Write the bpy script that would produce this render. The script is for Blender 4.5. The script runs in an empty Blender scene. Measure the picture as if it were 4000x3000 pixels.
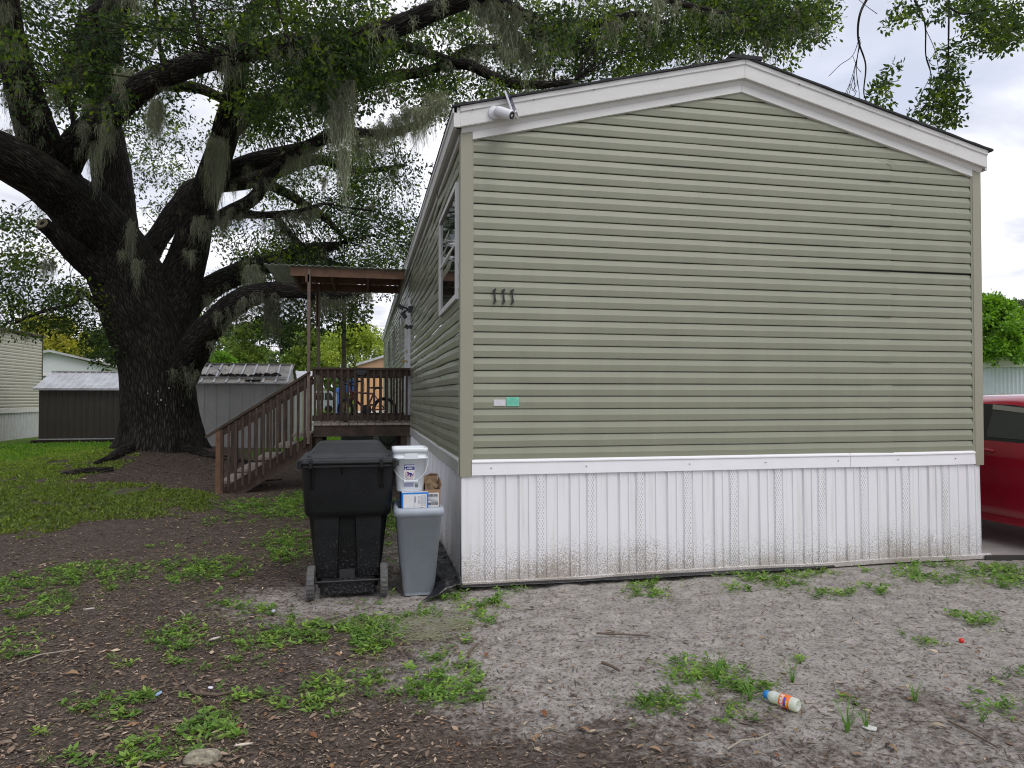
import bpy, math, random
import numpy as np
from mathutils import Vector, Matrix, Euler
PI = math.pi
S = bpy.context.scene
COL = S.collection
rnd = random.Random(11)
rng = np.random.default_rng(7)

# ------------------------------------------------------------------ camera
F_PX = 2773.0; YAW = math.radians(11.79); PITCH = math.radians(1.03)
CAM = np.array([-0.761, -5.531, 1.49])
Rv = np.array([math.cos(YAW), -math.sin(YAW), 0.0])
Fv = np.array([math.sin(YAW), math.cos(YAW), 0.0])
Uz = np.array([0, 0, 1.0])
FWD = Fv*math.cos(PITCH)+Uz*math.sin(PITCH)
UPV = -Fv*math.sin(PITCH)+Uz*math.cos(PITCH)
cd = bpy.data.cameras.new('camera'); cam = bpy.data.objects.new('camera', cd); COL.objects.link(cam)
cam.location = CAM; cam.rotation_euler = (PI/2+PITCH, 0, -YAW)
cd.sensor_width = 36; cd.lens = 36*F_PX/4000; cd.clip_end = 3000; cd.clip_start = 0.05
S.camera = cam

def P(px, py, d):
    r = FWD+(px-2000)/F_PX*Rv+(1500-py)/F_PX*UPV
    return CAM+r*(d/float(r@Fv))
def V(vx, vy, d): return P(vx*1.8083, vy*1.8083, d)
def G(px, py, z=0.0):
    r = FWD+(px-2000)/F_PX*Rv+(1500-py)/F_PX*UPV
    return CAM+r*((z-CAM[2])/r[2])
def proj(p):
    d = np.asarray(p)-CAM
    w = d@FWD
    w = np.where(np.abs(w) < 1e-3, 1e-3, w)
    return 2000+F_PX*(d@Rv)/w, 1500-F_PX*(d@UPV)/w, w

# ------------------------------------------------------------------ noise
def _h(ix, iy, iz, seed):
    n = (ix*374761393+iy*668265263+iz*2147483647+seed*1274126177) & 0xffffffff
    n = ((n ^ (n >> 13))*1274126177) & 0xffffffff
    n = n ^ (n >> 16)
    return (n & 0xffff)/65535.0
def noise3(p, scale=1.0, seed=0):
    q = np.asarray(p, float)*scale+1000.0
    i = np.floor(q).astype(np.int64); f = q-i; f = f*f*(3-2*f)
    r = 0
    for dx in (0, 1):
        for dy in (0, 1):
            for dz in (0, 1):
                w = (f[..., 0] if dx else 1-f[..., 0])*(f[..., 1] if dy else 1-f[..., 1])*(f[..., 2] if dz else 1-f[..., 2])
                r = r+w*_h(i[..., 0]+dx, i[..., 1]+dy, i[..., 2]+dz, seed)
    return r
def fbm(p, scale=1.0, oct=4, seed=0):
    a = 0; s = 0; w = 1.0
    for k in range(oct):
        a = a+w*noise3(p, scale*2**k, seed+k); s += w; w *= .5
    return a/s

# ------------------------------------------------------------------ materials
def nt(m): return m.node_tree.nodes, m.node_tree.links
def mat(name, col, rough=.6, var=0.0, vscale=6.0, bump=0.0, bscale=60.0, metal=0.0, spec=.5, trans=None, attr=None, stretch=None, col2=None, coat=0):
    m = bpy.data.materials.new(name); m.use_nodes = True
    N, L = nt(m); N.clear()
    out = N.new('ShaderNodeOutputMaterial'); b = N.new('ShaderNodeBsdfPrincipled')
    b.inputs['Roughness'].default_value = rough; b.inputs['Metallic'].default_value = metal
    b.inputs['Specular IOR Level'].default_value = spec
    if coat: b.inputs['Coat Weight'].default_value = coat
    tc = N.new('ShaderNodeTexCoord'); mp = N.new('ShaderNodeMapping'); L.new(tc.outputs['Object'], mp.inputs[0])
    if stretch: mp.inputs['Scale'].default_value = stretch
    csock = None
    if attr:
        a = N.new('ShaderNodeAttribute'); a.attribute_name = attr; csock = a.outputs['Color']
    if var > 0 or col2:
        n = N.new('ShaderNodeTexNoise'); n.inputs['Scale'].default_value = vscale; n.inputs['Detail'].default_value = 6; n.inputs['Roughness'].default_value = .65
        L.new(mp.outputs[0], n.inputs['Vector'])
        r = N.new('ShaderNodeValToRGB'); r.color_ramp.elements[0].position = .3; r.color_ramp.elements[1].position = .7
        c2 = col2 if col2 else [min(1, c*(1+var)) for c in col]
        c1 = [c*(1-var) for c in col] if not col2 else col
        r.color_ramp.elements[0].color = (*c1, 1); r.color_ramp.elements[1].color = (*c2, 1)
        L.new(n.outputs['Fac'], r.inputs[0])
        if csock:
            mx = N.new('ShaderNodeMix'); mx.data_type = 'RGBA'; mx.blend_type = 'MULTIPLY'; mx.inputs[0].default_value = 1
            L.new(csock, mx.inputs[6]); L.new(r.outputs[0], mx.inputs[7]); csock = mx.outputs[2]
        else: csock = r.outputs[0]
    if csock: L.new(csock, b.inputs['Base Color'])
    else: b.inputs['Base Color'].default_value = (*col, 1)
    if bump > 0:
        n2 = N.new('ShaderNodeTexNoise'); n2.inputs['Scale'].default_value = bscale; n2.inputs['Detail'].default_value = 4
        L.new(mp.outputs[0], n2.inputs['Vector'])
        bp = N.new('ShaderNodeBump'); bp.inputs['Strength'].default_value = bump; bp.inputs['Distance'].default_value = .01
        L.new(n2.outputs['Fac'], bp.inputs['Height']); L.new(bp.outputs[0], b.inputs['Normal'])
    if trans is not None:
        t = N.new('ShaderNodeBsdfTranslucent'); mxs = N.new('ShaderNodeMixShader'); mxs.inputs[0].default_value = trans
        if csock:
            g = N.new('ShaderNodeMix'); g.data_type = 'RGBA'; g.blend_type = 'MULTIPLY'; g.inputs[0].default_value = 1
            L.new(csock, g.inputs[6]); g.inputs[7].default_value = (1.5, 1.6, .6, 1); L.new(g.outputs[2], t.inputs[0])
        else: t.inputs[0].default_value = (col[0]*1.5, col[1]*1.6, col[2]*.6, 1)
        L.new(b.outputs[0], mxs.inputs[1]); L.new(t.outputs[0], mxs.inputs[2]); L.new(mxs.outputs[0], out.inputs[0])
    else: L.new(b.outputs[0], out.inputs[0])
    m['_b'] = b.name
    return m
def bsdf(m): return m.node_tree.nodes[m['_b']]

# ------------------------------------------------------------------ mesh helpers
def wloc(o):
    l = Vector((0, 0, 0))
    while o is not None:
        l += o.location; o = o.parent
    return l
def link(name, me, m, parent=None, loc=None):
    o = bpy.data.objects.new(name, me); COL.objects.link(o)
    if m is not None and len(me.materials) == 0: me.materials.append(m)
    if parent is not None: o.parent = parent
    if loc is not None: o.location = loc
    return o
def np_mesh(name, verts, faces, m, parent=None, rel=True, attrs=None, smooth=False, tint=None):
    """verts Nx3, faces MxK (all same K)"""
    verts = np.asarray(verts, np.float32)
    if parent is not None and rel: verts = verts-np.array(wloc(parent), np.float32)
    faces = np.asarray(faces, np.int32); K = faces.shape[1]
    me = bpy.data.meshes.new(name)
    me.vertices.add(len(verts)); me.vertices.foreach_set('co', verts.ravel())
    me.loops.add(faces.size); me.loops.foreach_set('vertex_index', faces.ravel())
    me.polygons.add(len(faces))
    me.polygons.foreach_set('loop_start', np.arange(0, faces.size, K, dtype=np.int32))
    me.polygons.foreach_set('loop_total', np.full(len(faces), K, np.int32))
    me.polygons.foreach_set('use_smooth', np.full(len(faces), bool(smooth)))
    me.update(calc_edges=True)
    if tint is not None:
        a = me.color_attributes.new('tint', 'FLOAT_COLOR', 'POINT')
        c = np.ones((len(verts), 4), np.float32); c[:, :3] = tint; a.data.foreach_set('color', c.ravel())
    if attrs:
        for k, (v, typ) in attrs.items():
            a = me.attributes.new(k, typ, 'POINT')
            a.data.foreach_set('vector' if typ == 'FLOAT_VECTOR' else 'value', np.asarray(v, np.float32).ravel())
    return link(name, me, m, parent)

class MB:
    def __init__(s): s.v = []; s.f = []; s.mi = []; s.sm = []; s.cur = 0; s.M = None
    def add(s, vs, fs, smooth=False):
        b = len(s.v)
        for p in vs:
            p = Vector(p)
            if s.M is not None: p = s.M @ p
            s.v.append(p)
        for f in fs: s.f.append([b+i for i in f]); s.mi.append(s.cur); s.sm.append(smooth)
        return s
    def box(s, x0, x1, y0, y1, z0, z1, bev=0.0):
        if bev > 0:
            e = bev; xs = (x0, x1); ys = (y0, y1); zs = (z0, z1)
            import bmesh
            bm = bmesh.new(); bmesh.ops.create_cube(bm, size=1)
            for v in bm.verts: v.co = Vector(((x0+x1)/2+v.co.x*(x1-x0), (y0+y1)/2+v.co.y*(y1-y0), (z0+z1)/2+v.co.z*(z1-z0)))
            bmesh.ops.bevel(bm, geom=bm.edges[:], offset=e, segments=2, affect='EDGES', profile=.6)
            bm.verts.index_update()
            s.add([v.co.copy() for v in bm.verts], [[v.index for v in f.verts] for f in bm.faces]); bm.free(); return s
        v = [(x0, y0, z0), (x1, y0, z0), (x1, y1, z0), (x0, y1, z0), (x0, y0, z1), (x1, y0, z1), (x1, y1, z1), (x0, y1, z1)]
        return s.add(v, [(0, 3, 2, 1), (4, 5, 6, 7), (0, 1, 5, 4), (1, 2, 6, 5), (2, 3, 7, 6), (3, 0, 4, 7)])
    def bar(s, a, b, w, h, up=(0, 0, 1)):
        """rectangular bar from a to b, w across, h along up"""
        a = Vector(a); b = Vector(b); d = (b-a).normalized(); u = Vector(up); sd = d.cross(u)
        if sd.length < 1e-4: sd = d.cross(Vector((0, 1, 0)))
        sd.normalize(); u = sd.cross(d).normalized()
        v = []
        for p in (a, b):
            for i, j in ((-1, -1), (1, -1), (1, 1), (-1, 1)): v.append(p+sd*(i*w/2)+u*(j*h/2))
        return s.add(v, [(3, 2, 1, 0), (4, 5, 6, 7), (0, 1, 5, 4), (1, 2, 6, 5), (2, 3, 7, 6), (3, 0, 4, 7)])
    def prism(s, pts, h0, h1, axis='z', smooth=False):
        """extrude 2D polygon; axis z:(x,y) ; y:(x,z) ; x:(y,z)"""
        n = len(pts)
        def mk(p, h): return (p[0], p[1], h) if axis == 'z' else ((p[0], h, p[1]) if axis == 'y' else (h, p[0], p[1]))
        v = [mk(p, h0) for p in pts]+[mk(p, h1) for p in pts]
        f = [list(range(n))[::-1], [n+i for i in range(n)]]+[(i, (i+1) % n, n+(i+1) % n, n+i) for i in range(n)]
        return s.add(v, f, smooth)
    def tube(s, pts, r, n=8, cap=True, smooth=True):
        pts = [Vector(p) for p in pts]; rr = r if isinstance(r, (list, tuple)) else [r]*len(pts)
        v = []; f = []; prev = None
        for i, p in enumerate(pts):
            t = (pts[min(i+1, len(pts)-1)]-pts[max(i-1, 0)]).normalized()
            if prev is None:
                prev = t.cross(Vector((0, 0, 1)));
                if prev.length < .05: prev = t.cross(Vector((1, 0, 0)))
            prev = (prev-t*prev.dot(t)).normalized(); q = t.cross(prev)
            for k in range(n):
                a = 2*PI*k/n; v.append(p+(prev*math.cos(a)+q*math.sin(a))*rr[i])
        for i in range(len(pts)-1):
            for k in range(n): f.append((i*n+k, i*n+(k+1) % n, (i+1)*n+(k+1) % n, (i+1)*n+k))
        s.add(v, f, smooth)
        if cap: s.add(v[:n], [list(range(n))[::-1]]); s.add(v[-n:], [list(range(n))])
        return s
    def lathe(s, prof, n=24, cx=0, cy=0, smooth=True, cap=True):
        """prof [(r,z)]"""
        v = [(cx+r*math.cos(2*PI*k/n), cy+r*math.sin(2*PI*k/n), z) for r, z in prof for k in range(n)]
        f = [(i*n+k, i*n+(k+1) % n, (i+1)*n+(k+1) % n, (i+1)*n+k) for i in range(len(prof)-1) for k in range(n)]
        s.add(v, f, smooth)
        if cap:
            s.add(v[:n], [list(range(n))[::-1]]); s.add(v[-n:], [list(range(n))])
        return s
    def loft(s, rings, smooth=False, cap=True):
        n = len(rings[0]); v = [p for r in rings for p in r]
        f = [(i*n+k, i*n+(k+1) % n, (i+1)*n+(k+1) % n, (i+1)*n+k) for i in range(len(rings)-1) for k in range(n)]
        s.add(v, f, smooth)
        if cap: s.add(rings[0], [list(range(n))[::-1]]); s.add(rings[-1], [list(range(n))])
        return s
    def build(s, name, m, parent=None, rel=True):
        off = wloc(parent) if (parent is not None and rel) else Vector((0, 0, 0))
        me = bpy.data.meshes.new(name); me.from_pydata([tuple(p-off) for p in s.v], [], s.f)
        ms = m if isinstance(m, (list, tuple)) else [m]
        for x in ms: me.materials.append(x)
        me.polygons.foreach_set('material_index', s.mi); me.polygons.foreach_set('use_smooth', s.sm)
        me.update()
        return link(name, me, None, parent)
def rrect(cx, cy, w, d, r, z, n=5):
    out = []
    for sx, sy, a0 in ((1, 1, 0), (-1, 1, PI/2), (-1, -1, PI), (1, -1, 1.5*PI)):
        for k in range(n+1):
            a = a0+PI/2*k/n
            out.append((cx+sx*(w/2-r)+r*math.cos(a), cy+sy*(d/2-r)+r*math.sin(a), z))
    return out
def thing(name, label, cat, loc=(0, 0, 0), group=None):
    o = bpy.data.objects.new(name, None); COL.objects.link(o); o.location = loc; o.empty_display_size = .2
    return tag(o, label, cat, group)
def tag(o, label, cat, group=None, kind=None):
    if label: o['label'] = label
    if cat: o['category'] = cat
    if group: o['group'] = group
    if kind: o['kind'] = kind
    return o
def struct(o): o['kind'] = 'structure'; return o
def text_mesh(txt, size, name, m, parent, loc, rot, extr=.0006, bold=0.0, align='CENTER'):
    c = bpy.data.curves.new('t', 'FONT'); c.body = txt; c.size = size; c.extrude = extr; c.align_x = align; c.align_y = 'CENTER'; c.offset = bold
    o = bpy.data.objects.new('t', c); COL.objects.link(o)
    dg = bpy.context.evaluated_depsgraph_get(); me = bpy.data.meshes.new_from_object(o.evaluated_get(dg))
    bpy.data.objects.remove(o); bpy.data.curves.remove(c)
    me.materials.clear()
    M = Matrix.Translation(loc) @ Euler(rot).to_matrix().to_4x4()
    me.transform(Matrix.Translation(-wloc(parent)) @ M if parent is not None else M)
    return link(name, me, m, parent)

# ------------------------------------------------------------------ world & sun
w = bpy.data.worlds.new('World'); S.world = w; w.use_nodes = True
N, L = w.node_tree.nodes, w.node_tree.links; N.clear()
wo = N.new('ShaderNodeOutputWorld'); bg = N.new('ShaderNodeBackground'); bg.inputs[1].default_value = .1
SUN_EL = math.radians(52); SUN_AZ = math.radians(150)   # measured from +Y clockwise: from behind the camera's right
sky = N.new('ShaderNodeTexSky'); sky.sky_type = 'NISHITA'; sky.sun_disc = False; sky.sun_elevation = SUN_EL; sky.sun_rotation = SUN_AZ
sky.air_density = 1.0; sky.dust_density = 2.0
tc = N.new('ShaderNodeTexCoord'); sp = N.new('ShaderNodeSeparateXYZ'); L.new(tc.outputs['Generated'], sp.inputs[0])
def mth(op, a, b=None, clamp=False):
    n = N.new('ShaderNodeMath'); n.operation = op; n.use_clamp = clamp
    for i, x in enumerate((a, b)):
        if x is None: continue
        if isinstance(x, (int, float)): n.inputs[i].default_value = x
        else: L.new(x, n.inputs[i])
    return n.outputs[0]
zz = mth('ADD', mth('MAXIMUM', sp.outputs[2], 0.0), .22)
cb = N.new('ShaderNodeCombineXYZ'); L.new(mth('DIVIDE', sp.outputs[0], zz), cb.inputs[0]); L.new(mth('DIVIDE', sp.outputs[1], zz), cb.inputs[1])
n1 = N.new('ShaderNodeTexNoise'); n1.inputs['Scale'].default_value = 1.1; n1.inputs['Detail'].default_value = 9; n1.inputs['Roughness'].default_value = .52; n1.inputs['Distortion'].default_value = .35
n2 = N.new('ShaderNodeTexNoise'); n2.inputs['Scale'].default_value = 2.3; n2.inputs['Detail'].default_value = 8; n2.inputs['Roughness'].default_value = .55; n2.inputs['Distortion'].default_value = .4
mpw = N.new('ShaderNodeMapping'); mpw.inputs['Location'].default_value = (3.1, 5.7, 0); L.new(cb.outputs[0], mpw.inputs[0])
L.new(cb.outputs[0], n1.inputs[0]); L.new(mpw.outputs[0], n2.inputs[0])
cr = N.new('ShaderNodeValToRGB'); e = cr.color_ramp.elements          # cloud cover
e[0].position = .34; e[0].color = (0, 0, 0, 1); e[1].position = .5; e[1].color = (1, 1, 1, 1)
L.new(n1.outputs['Fac'], cr.inputs[0])
cc = N.new('ShaderNodeValToRGB'); e = cc.color_ramp.elements          # cloud body: grey bases to bright tops
e[0].position = .36; e[0].color = (5.6, 5.9, 6.8, 1); e[1].position = .62; e[1].color = (10.6, 10.6, 11.3, 1)
L.new(n2.outputs['Fac'], cc.inputs[0])
sm = N.new('ShaderNodeMix'); sm.data_type = 'RGBA'; sm.blend_type = 'MIX'; sm.inputs[0].default_value = .82
L.new(sky.outputs[0], sm.inputs[6]); sm.inputs[7].default_value = (6.6, 7.1, 8.5, 1)      # veil of thin cloud over the blue
mx = N.new('ShaderNodeMix'); mx.data_type = 'RGBA'; L.new(cr.outputs[0], mx.inputs[0]); L.new(sm.outputs[2], mx.inputs[6]); L.new(cc.outputs[0], mx.inputs[7])
L.new(mx.outputs[2], bg.inputs[0]); L.new(bg.outputs[0], wo.inputs[0])
sl = bpy.data.lights.new('sun', 'SUN'); sl.energy = 1.1; sl.angle = math.radians(35); sl.color = (1, .96, .9)
so = bpy.data.objects.new('sun', sl); COL.objects.link(so)
sd = Vector((math.sin(SUN_AZ)*math.cos(SUN_EL), math.cos(SUN_AZ)*math.cos(SUN_EL), math.sin(SUN_EL)))
so.rotation_euler = sd.to_track_quat('Z', 'Y').to_euler()
vs = S.view_settings; vs.view_transform = 'Standard'; vs.look = 'None'; vs.exposure = 0.2; vs.gamma = 1
S.cycles.max_bounces = 8; S.cycles.transmission_bounces = 6; S.cycles.transparent_max_bounces = 8
S.render.film_transparent = False; S.cycles.filter_width = 1.1
# ------------------------------------------------------------------ the green mobile home
W = 4.79; LEN = 22.0; LAP = .1016; Z_SID = .99
def zf(X): return 4.20-.25*abs(X-2.395)
M_side = mat('sage_vinyl', (.262, .270, .198), .42, var=.06, vscale=2.2, bump=.05, bscale=260, spec=.4, stretch=(1.6, 1, .35))
M_sidewall = mat('sage_vinyl_glossy', (.28, .29, .205), .27, var=.05, vscale=2.0, bump=.03, bscale=200, spec=.95)
M_post = mat('sage_trim', (.30, .29, .215), .45, var=.04, vscale=2)
M_white = mat('white_trim', (.69, .68, .655), .45, var=.05, vscale=3, bump=.12, bscale=30, stretch=(1, 1, 6))
M_skw = mat('white_vinyl', (.74, .74, .74), .4)
M_shing = mat('shingle', (.03, .03, .032), .9, var=.4, vscale=30, bump=.6, bscale=80)
M_dark = mat('dark_interior', (.02, .02, .022), .6)
M_glass = mat('window_glass', (.012, .016, .016), .04, spec=1.0)
M_black = mat('black_metal', (.012, .012, .013), .35)
M_wh = mat('white_plastic', (.75, .75, .78), .35)

# soffit / vent perforations as a procedural pattern
def perforated(name, col, sx, sy, thr, axes, rough=.45, hole=.42):
    m = mat(name, col, rough); N, L = nt(m); b = bsdf(m)
    tc = [n for n in N if n.type == 'TEX_COORD'][0]; sp = N.new('ShaderNodeSeparateXYZ'); L.new(tc.outputs['Object'], sp.inputs[0])
    def fr(sock, k, off=None):
        a = N.new('ShaderNodeMath'); a.operation = 'MULTIPLY'; a.inputs[1].default_value = k; L.new(sock, a.inputs[0]); s = a.outputs[0]
        return s
    u = fr(sp.outputs[axes[0]], sx); v = fr(sp.outputs[axes[1]], sy)
    cbn = N.new('ShaderNodeCombineXYZ'); L.new(v, cbn.inputs[0]); L.new(u, cbn.inputs[1])
    br = N.new('ShaderNodeTexBrick'); br.inputs['Scale'].default_value = 1; br.inputs['Mortar Size'].default_value = thr; br.inputs['Mortar Smooth'].default_value = .1
    br.inputs['Brick Width'].default_value = 1; br.inputs['Row Height'].default_value = 1; br.offset = .5
    br.inputs['Color1'].default_value = (hole, hole, hole, 1); br.inputs['Color2'].default_value = (hole, hole, hole, 1); br.inputs['Mortar'].default_value = (*col, 1)
    L.new(cbn.outputs[0], br.inputs[0]); L.new(br.outputs[0], b.inputs['Base Color'])
    return m
M_soff = perforated('vented_soffit', (.66, .65, .62), 70, 30, .3, (0, 1))
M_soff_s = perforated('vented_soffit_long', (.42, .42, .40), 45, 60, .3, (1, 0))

house = thing('mobile_home', 'long sage green vinyl-sided mobile home with white skirting and low gable roof', 'mobile home', (W/2, 0, 0))
# --- lap siding
PROF = [(0.0, -.006), (0.0, .0105), (.004, .0125), (.050, .0165), (.056, .0145), (.0945, .0035), (.0952, -.009), (.1016, -.012)]
def lap_wall(name, plane, u0, u1, n, z0, segs, wav, m, parent, ztop=None, seams=(), loose=None, holes=()):
    vs = []; fs = []
    for k in range(n):
        zb = z0+k*LAP
        if ztop and zb > ztop: break
        pair = (k//2)
        base = np.linspace(u0, u1, segs+1)
        us = list(base)
        sm_here = [s for j, s in enumerate(seams) if (pair+j) % 2 == 0 or s < 0]
        for s_ in sm_here: us += [abs(s_)-.003, abs(s_)+.003]
        us = np.array(sorted(us)); b0 = len(vs)
        for j, (dz, o) in enumerate(PROF):
            z = zb+dz
            if plane == 'gable':
                half = (4.145-z)/.25
                ul = max(u0, 2.395-half); ur = min(u1, 2.395+half)
            else: ul, ur = u0, u1
            if ur < ul: ul = ur = 2.395
            uu = ul+(us-u0)/(u1-u0)*(ur-ul) if plane == 'gable' and half < 2.6 else us
            pp = np.stack([uu, np.full_like(uu, zb*1.7), np.full_like(uu, 3.3+pair)], 1)
            wv = (noise3(pp, 1.1, 5)-.5)*wav*2+(noise3(pp, 3.3, 9)-.5)*wav*.5
            wz = (noise3(np.stack([uu, uu*0+pair*3.1, uu*0], 1), 1.6, 3)-.5)*wav*.55
            out = o+wv*(1 if o > 0 else 1)
            for s_ in sm_here:
                s1 = abs(s_); near = (uu < s1) & (uu > s1-.35)
                out = out+np.where(near, .0085*(1-(s1-uu)/.35), 0)
            zz_ = np.full_like(uu, z)+wz
            if loose and k == loose[0] and j <= 3:
                t = np.clip((uu-loose[1])/(.8), 0, 1); out = out+.006*t; zz_ = zz_+.008*t*(1 if j < 3 else 0)
            for a, b_, c in zip(uu, out, zz_):
                vs.append((a, -b_, c) if plane == 'gable' else (-b_, a, c))
        m_ = len(us)
        for j in range(len(PROF)-1):
            for i in range(m_-1):
                um = (us[i]+us[i+1])/2; zm = zb+(PROF[j][0]+PROF[j+1][0])/2
                if any(abs(um-abs(s_)) < .0028 for s_ in sm_here): continue
                if any(h[0] < um < h[1] and h[2] < zm < h[3] for h in holes): continue
                q = (b0+j*m_+i, b0+j*m_+i+1, b0+(j+1)*m_+i+1, b0+(j+1)*m_+i)
                fs.append(q if plane == 'gable' else q[::-1])
    return np_mesh(name, vs, fs, m, parent)
lap_wall('siding', 'gable', .06, W-.06, 31, Z_SID, 90, .0034, M_side, house, seams=(3.87,), loose=(16, 2.7))
WINS = [(.16, 1.48, 2.28, 3.23), (8.8, 9.7, 2.35, 3.2), (12.3, 13.1, 2.35, 3.2), (15.6, 16.4, 2.35, 3.2)]
lap_wall('siding', 'side', .06, LEN-.06, 26, Z_SID, 260, .013, M_sidewall, house, seams=(1.75, 2.9, 4.3, 5.4), ztop=3.55)
b = MB(); b.box(W-.02, W, .06, LEN-.06, Z_SID, 3.62); b.box(.05, W-.05, LEN-.02, LEN, Z_SID, 3.62); b.build('siding', M_side, house)
b = MB(); b.prism([(.0, .93), (W-.0, .93), (W, 3.56), (2.395, 4.17), (0, 3.56)], .012, .03, 'y')
b.build('wall_sheathing', M_dark, house)
# --- corner posts (L profile with a returned lip)
def post(x, s, sl):
    b = MB(); y0 = -.026
    z0, z1 = .865, zf(x)+.0
    b.prism([(x-s*.024, y0), (x+s*.066, y0), (x+s*.066, .0), (x+s*.0, .0), (x, .07), (x-s*.024, .07)], z0, z1, 'z')
    b.prism([(x+s*.066, y0+.004), (x+s*.080, y0+.010), (x+s*.080, y0+.014), (x+s*.066, y0+.02)], z0+.12, z1, 'z')
    return b.build('corner_post', M_post, house)
post(0, 1, 0); post(W, -1, 0)
b = MB(); b.box(-.024, .05, LEN-.06, LEN+.02, .87, 3.6); b.build('corner_post', M_post, house)
# --- rake fascia, crown lip, vented strip, frieze
def rake(x0, x1, dz0, dz1, y0, y1, bb):
    xs = [x0, 2.395, x1]
    for a, c in ((x0, 2.395), (2.395, x1)):
        za, zc = zf(a), zf(c)
        v = [(a, y0, za+dz0), (c, y0, zc+dz0), (c, y0, zc+dz1), (a, y0, za+dz1), (a, y1, za+dz0), (c, y1, zc+dz0), (c, y1, zc+dz1), (a, y1, za+dz1)]
        bb.add(v, [(0, 1, 2, 3), (7, 6, 5, 4), (0, 4, 5, 1), (3, 2, 6, 7), (0, 3, 7, 4), (1, 5, 6, 2)])
for (a, c) in ((-.035, 2.3935), (2.3965, W+.035)):
    b = MB(); za, zc = zf(a), zf(c)
    n = 14; vs = []
    for i in range(n+1):
        t = i/n; x = a+(c-a)*t; z = zf(x)+rnd.uniform(-.0012, .0012)
        vs.append([(x, -.085, z), (x, -.087+rnd.uniform(-.001, .001), z+.104), (x, -.098, z+.112), (x, -.100, z+.150), (x, -.05, z+.150), (x, -.05, z)])
    b.loft(vs); b.build('fascia', M_white, house)
b = MB(); rake(-.03, W+.03, -.004, .0, -.083, -.055, b)
for a, c in ((-.02, 2.395), (2.395, W+.02)):
    za, zc = zf(a), zf(c)
    b.add([(a, -.056, za-.001), (c, -.056, zc-.001), (c, -.050, zc-.010), (a, -.050, za-.010)], [(0, 3, 2, 1)])
b.build('soffit', M_soff, house)
b = MB()
for a, c in ((-.02, 2.395), (2.395, W+.02)):
    za, zc = zf(a), zf(c)
    b.add([(a, -.050, za-.0102), (c, -.050, zc-.0102), (c, -.030, zc-.040), (a, -.030, za-.040)], [(0, 3, 2, 1)])
b.build('soffit', M_white, house)
b = MB(); 
for a, c in ((.07, 2.394), (2.396, W-.07)):
    za, zc = zf(a), zf(c)
    r = []
    for x, z in ((a, za), (c, zc)): r.append([(x, -.029, z-.038), (x, -.030, z-.100), (x, -.016, z-.104), (x, -.0, z-.104), (x, .0, z-.038)])
    b.loft(r)
b.build('frieze_trim', M_white, house)
# side eave
b = MB(); ze = zf(-.05)
b.box(-.085, -.060, -.088, LEN+.1, ze-.005, ze+.105); b.box(-.060, -.036, -.088, -.06, ze-.003, ze+.148); b.box(-.095, -.085, -.10, LEN+.1, ze+.098, ze+.135)
b.box(W+.06, W+.085, -.04, LEN+.1, ze-.005, ze+.10); b.build('fascia', M_white, house)
b = MB(); b.box(-.060, .0, -.02, LEN+.06, ze-.002, ze+.004); b.build('soffit', M_soff_s, house)
b = MB(); b.box(-.026, .0, .07, LEN, ze-.055, ze-.003); b.build('frieze_trim', M_white, house)
# roof: shingled slabs with uneven edge
b = MB()
for (a, c) in ((-.10, 2.395), (2.395, W+.075)):
    vs = []
    n = 26
    for i in range(n+1):
        x = a+(c-a)*i/n; zt = zf(x)+.152; j = rnd.uniform(-.006, .004) if 0 < i < n else 0
        vs.append([(x, -.118+j, zt), (x, -.118+j, zt+.014+rnd.uniform(0, .006)), (x, LEN+.14, zt+.016), (x, LEN+.14, zt)])
    b.loft(vs)
b.box(2.25, 2.54, -.12, LEN+.14, zf(2.395)+.145, zf(2.395)+.176)
b.build('roof', M_shing, house)
# --- skirting
SK = mat('skirting_vinyl', (.73, .73, .73), .38)
N_, L_ = nt(SK); bs = bsdf(SK)
tcn = [n for n in N_ if n.type == 'TEX_COORD'][0]; spn = N_.new('ShaderNodeSeparateXYZ'); geo = N_.new('ShaderNodeNewGeometry'); L_.new(geo.outputs['Position'], spn.inputs[0])
nz = N_.new('ShaderNodeTexNoise'); nz.inputs['Scale'].default_value = 150; nz.inputs['Detail'].default_value = 3; nz.inputs['Roughness'].default_value = .7; L_.new(geo.outputs['Position'], nz.inputs[0])
nw = N_.new('ShaderNodeTexNoise'); nw.inputs['Scale'].default_value = 2.2; nw.inputs['Detail'].default_value = 3; L_.new(geo.outputs['Position'], nw.inputs[0])
def M2(op, a, b_=None, clamp=False):
    n = N_.new('ShaderNodeMath'); n.operation = op; n.use_clamp = clamp
    for i, x in enumerate((a, b_)):
        if x is None: continue
        if isinstance(x, (int, float)): n.inputs[i].default_value = x
        else: L_.new(x, n.inputs[i])
    return n.outputs[0]
hgt = M2('ADD', spn.outputs[2], M2('MULTIPLY', M2('SUBTRACT', nw.outputs['Fac'], .5), -.42))
thr = M2('ADD', M2('MULTIPLY', hgt, .66), .362)          # splash of soil, thinning out with height
dirt = M2('MULTIPLY', M2('SUBTRACT', nz.outputs['Fac'], thr), 9, True)
mxn = N_.new('ShaderNodeMix'); mxn.data_type = 'RGBA'; mxn.inputs[6].default_value = (.82, .82, .84, 1); mxn.inputs[7].default_value = (.36, .315, .27, 1)
L_.new(dirt, mxn.inputs[0])
grm = N_.new('ShaderNodeMapping'); grm.inputs['Scale'].default_value = (25, 25, 1.2); L_.new(geo.outputs['Position'], grm.inputs[0])
gn = N_.new('ShaderNodeTexNoise'); gn.inputs['Scale'].default_value = 1; gn.inputs['Detail'].default_value = 5; L_.new(grm.outputs[0], gn.inputs[0])
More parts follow.
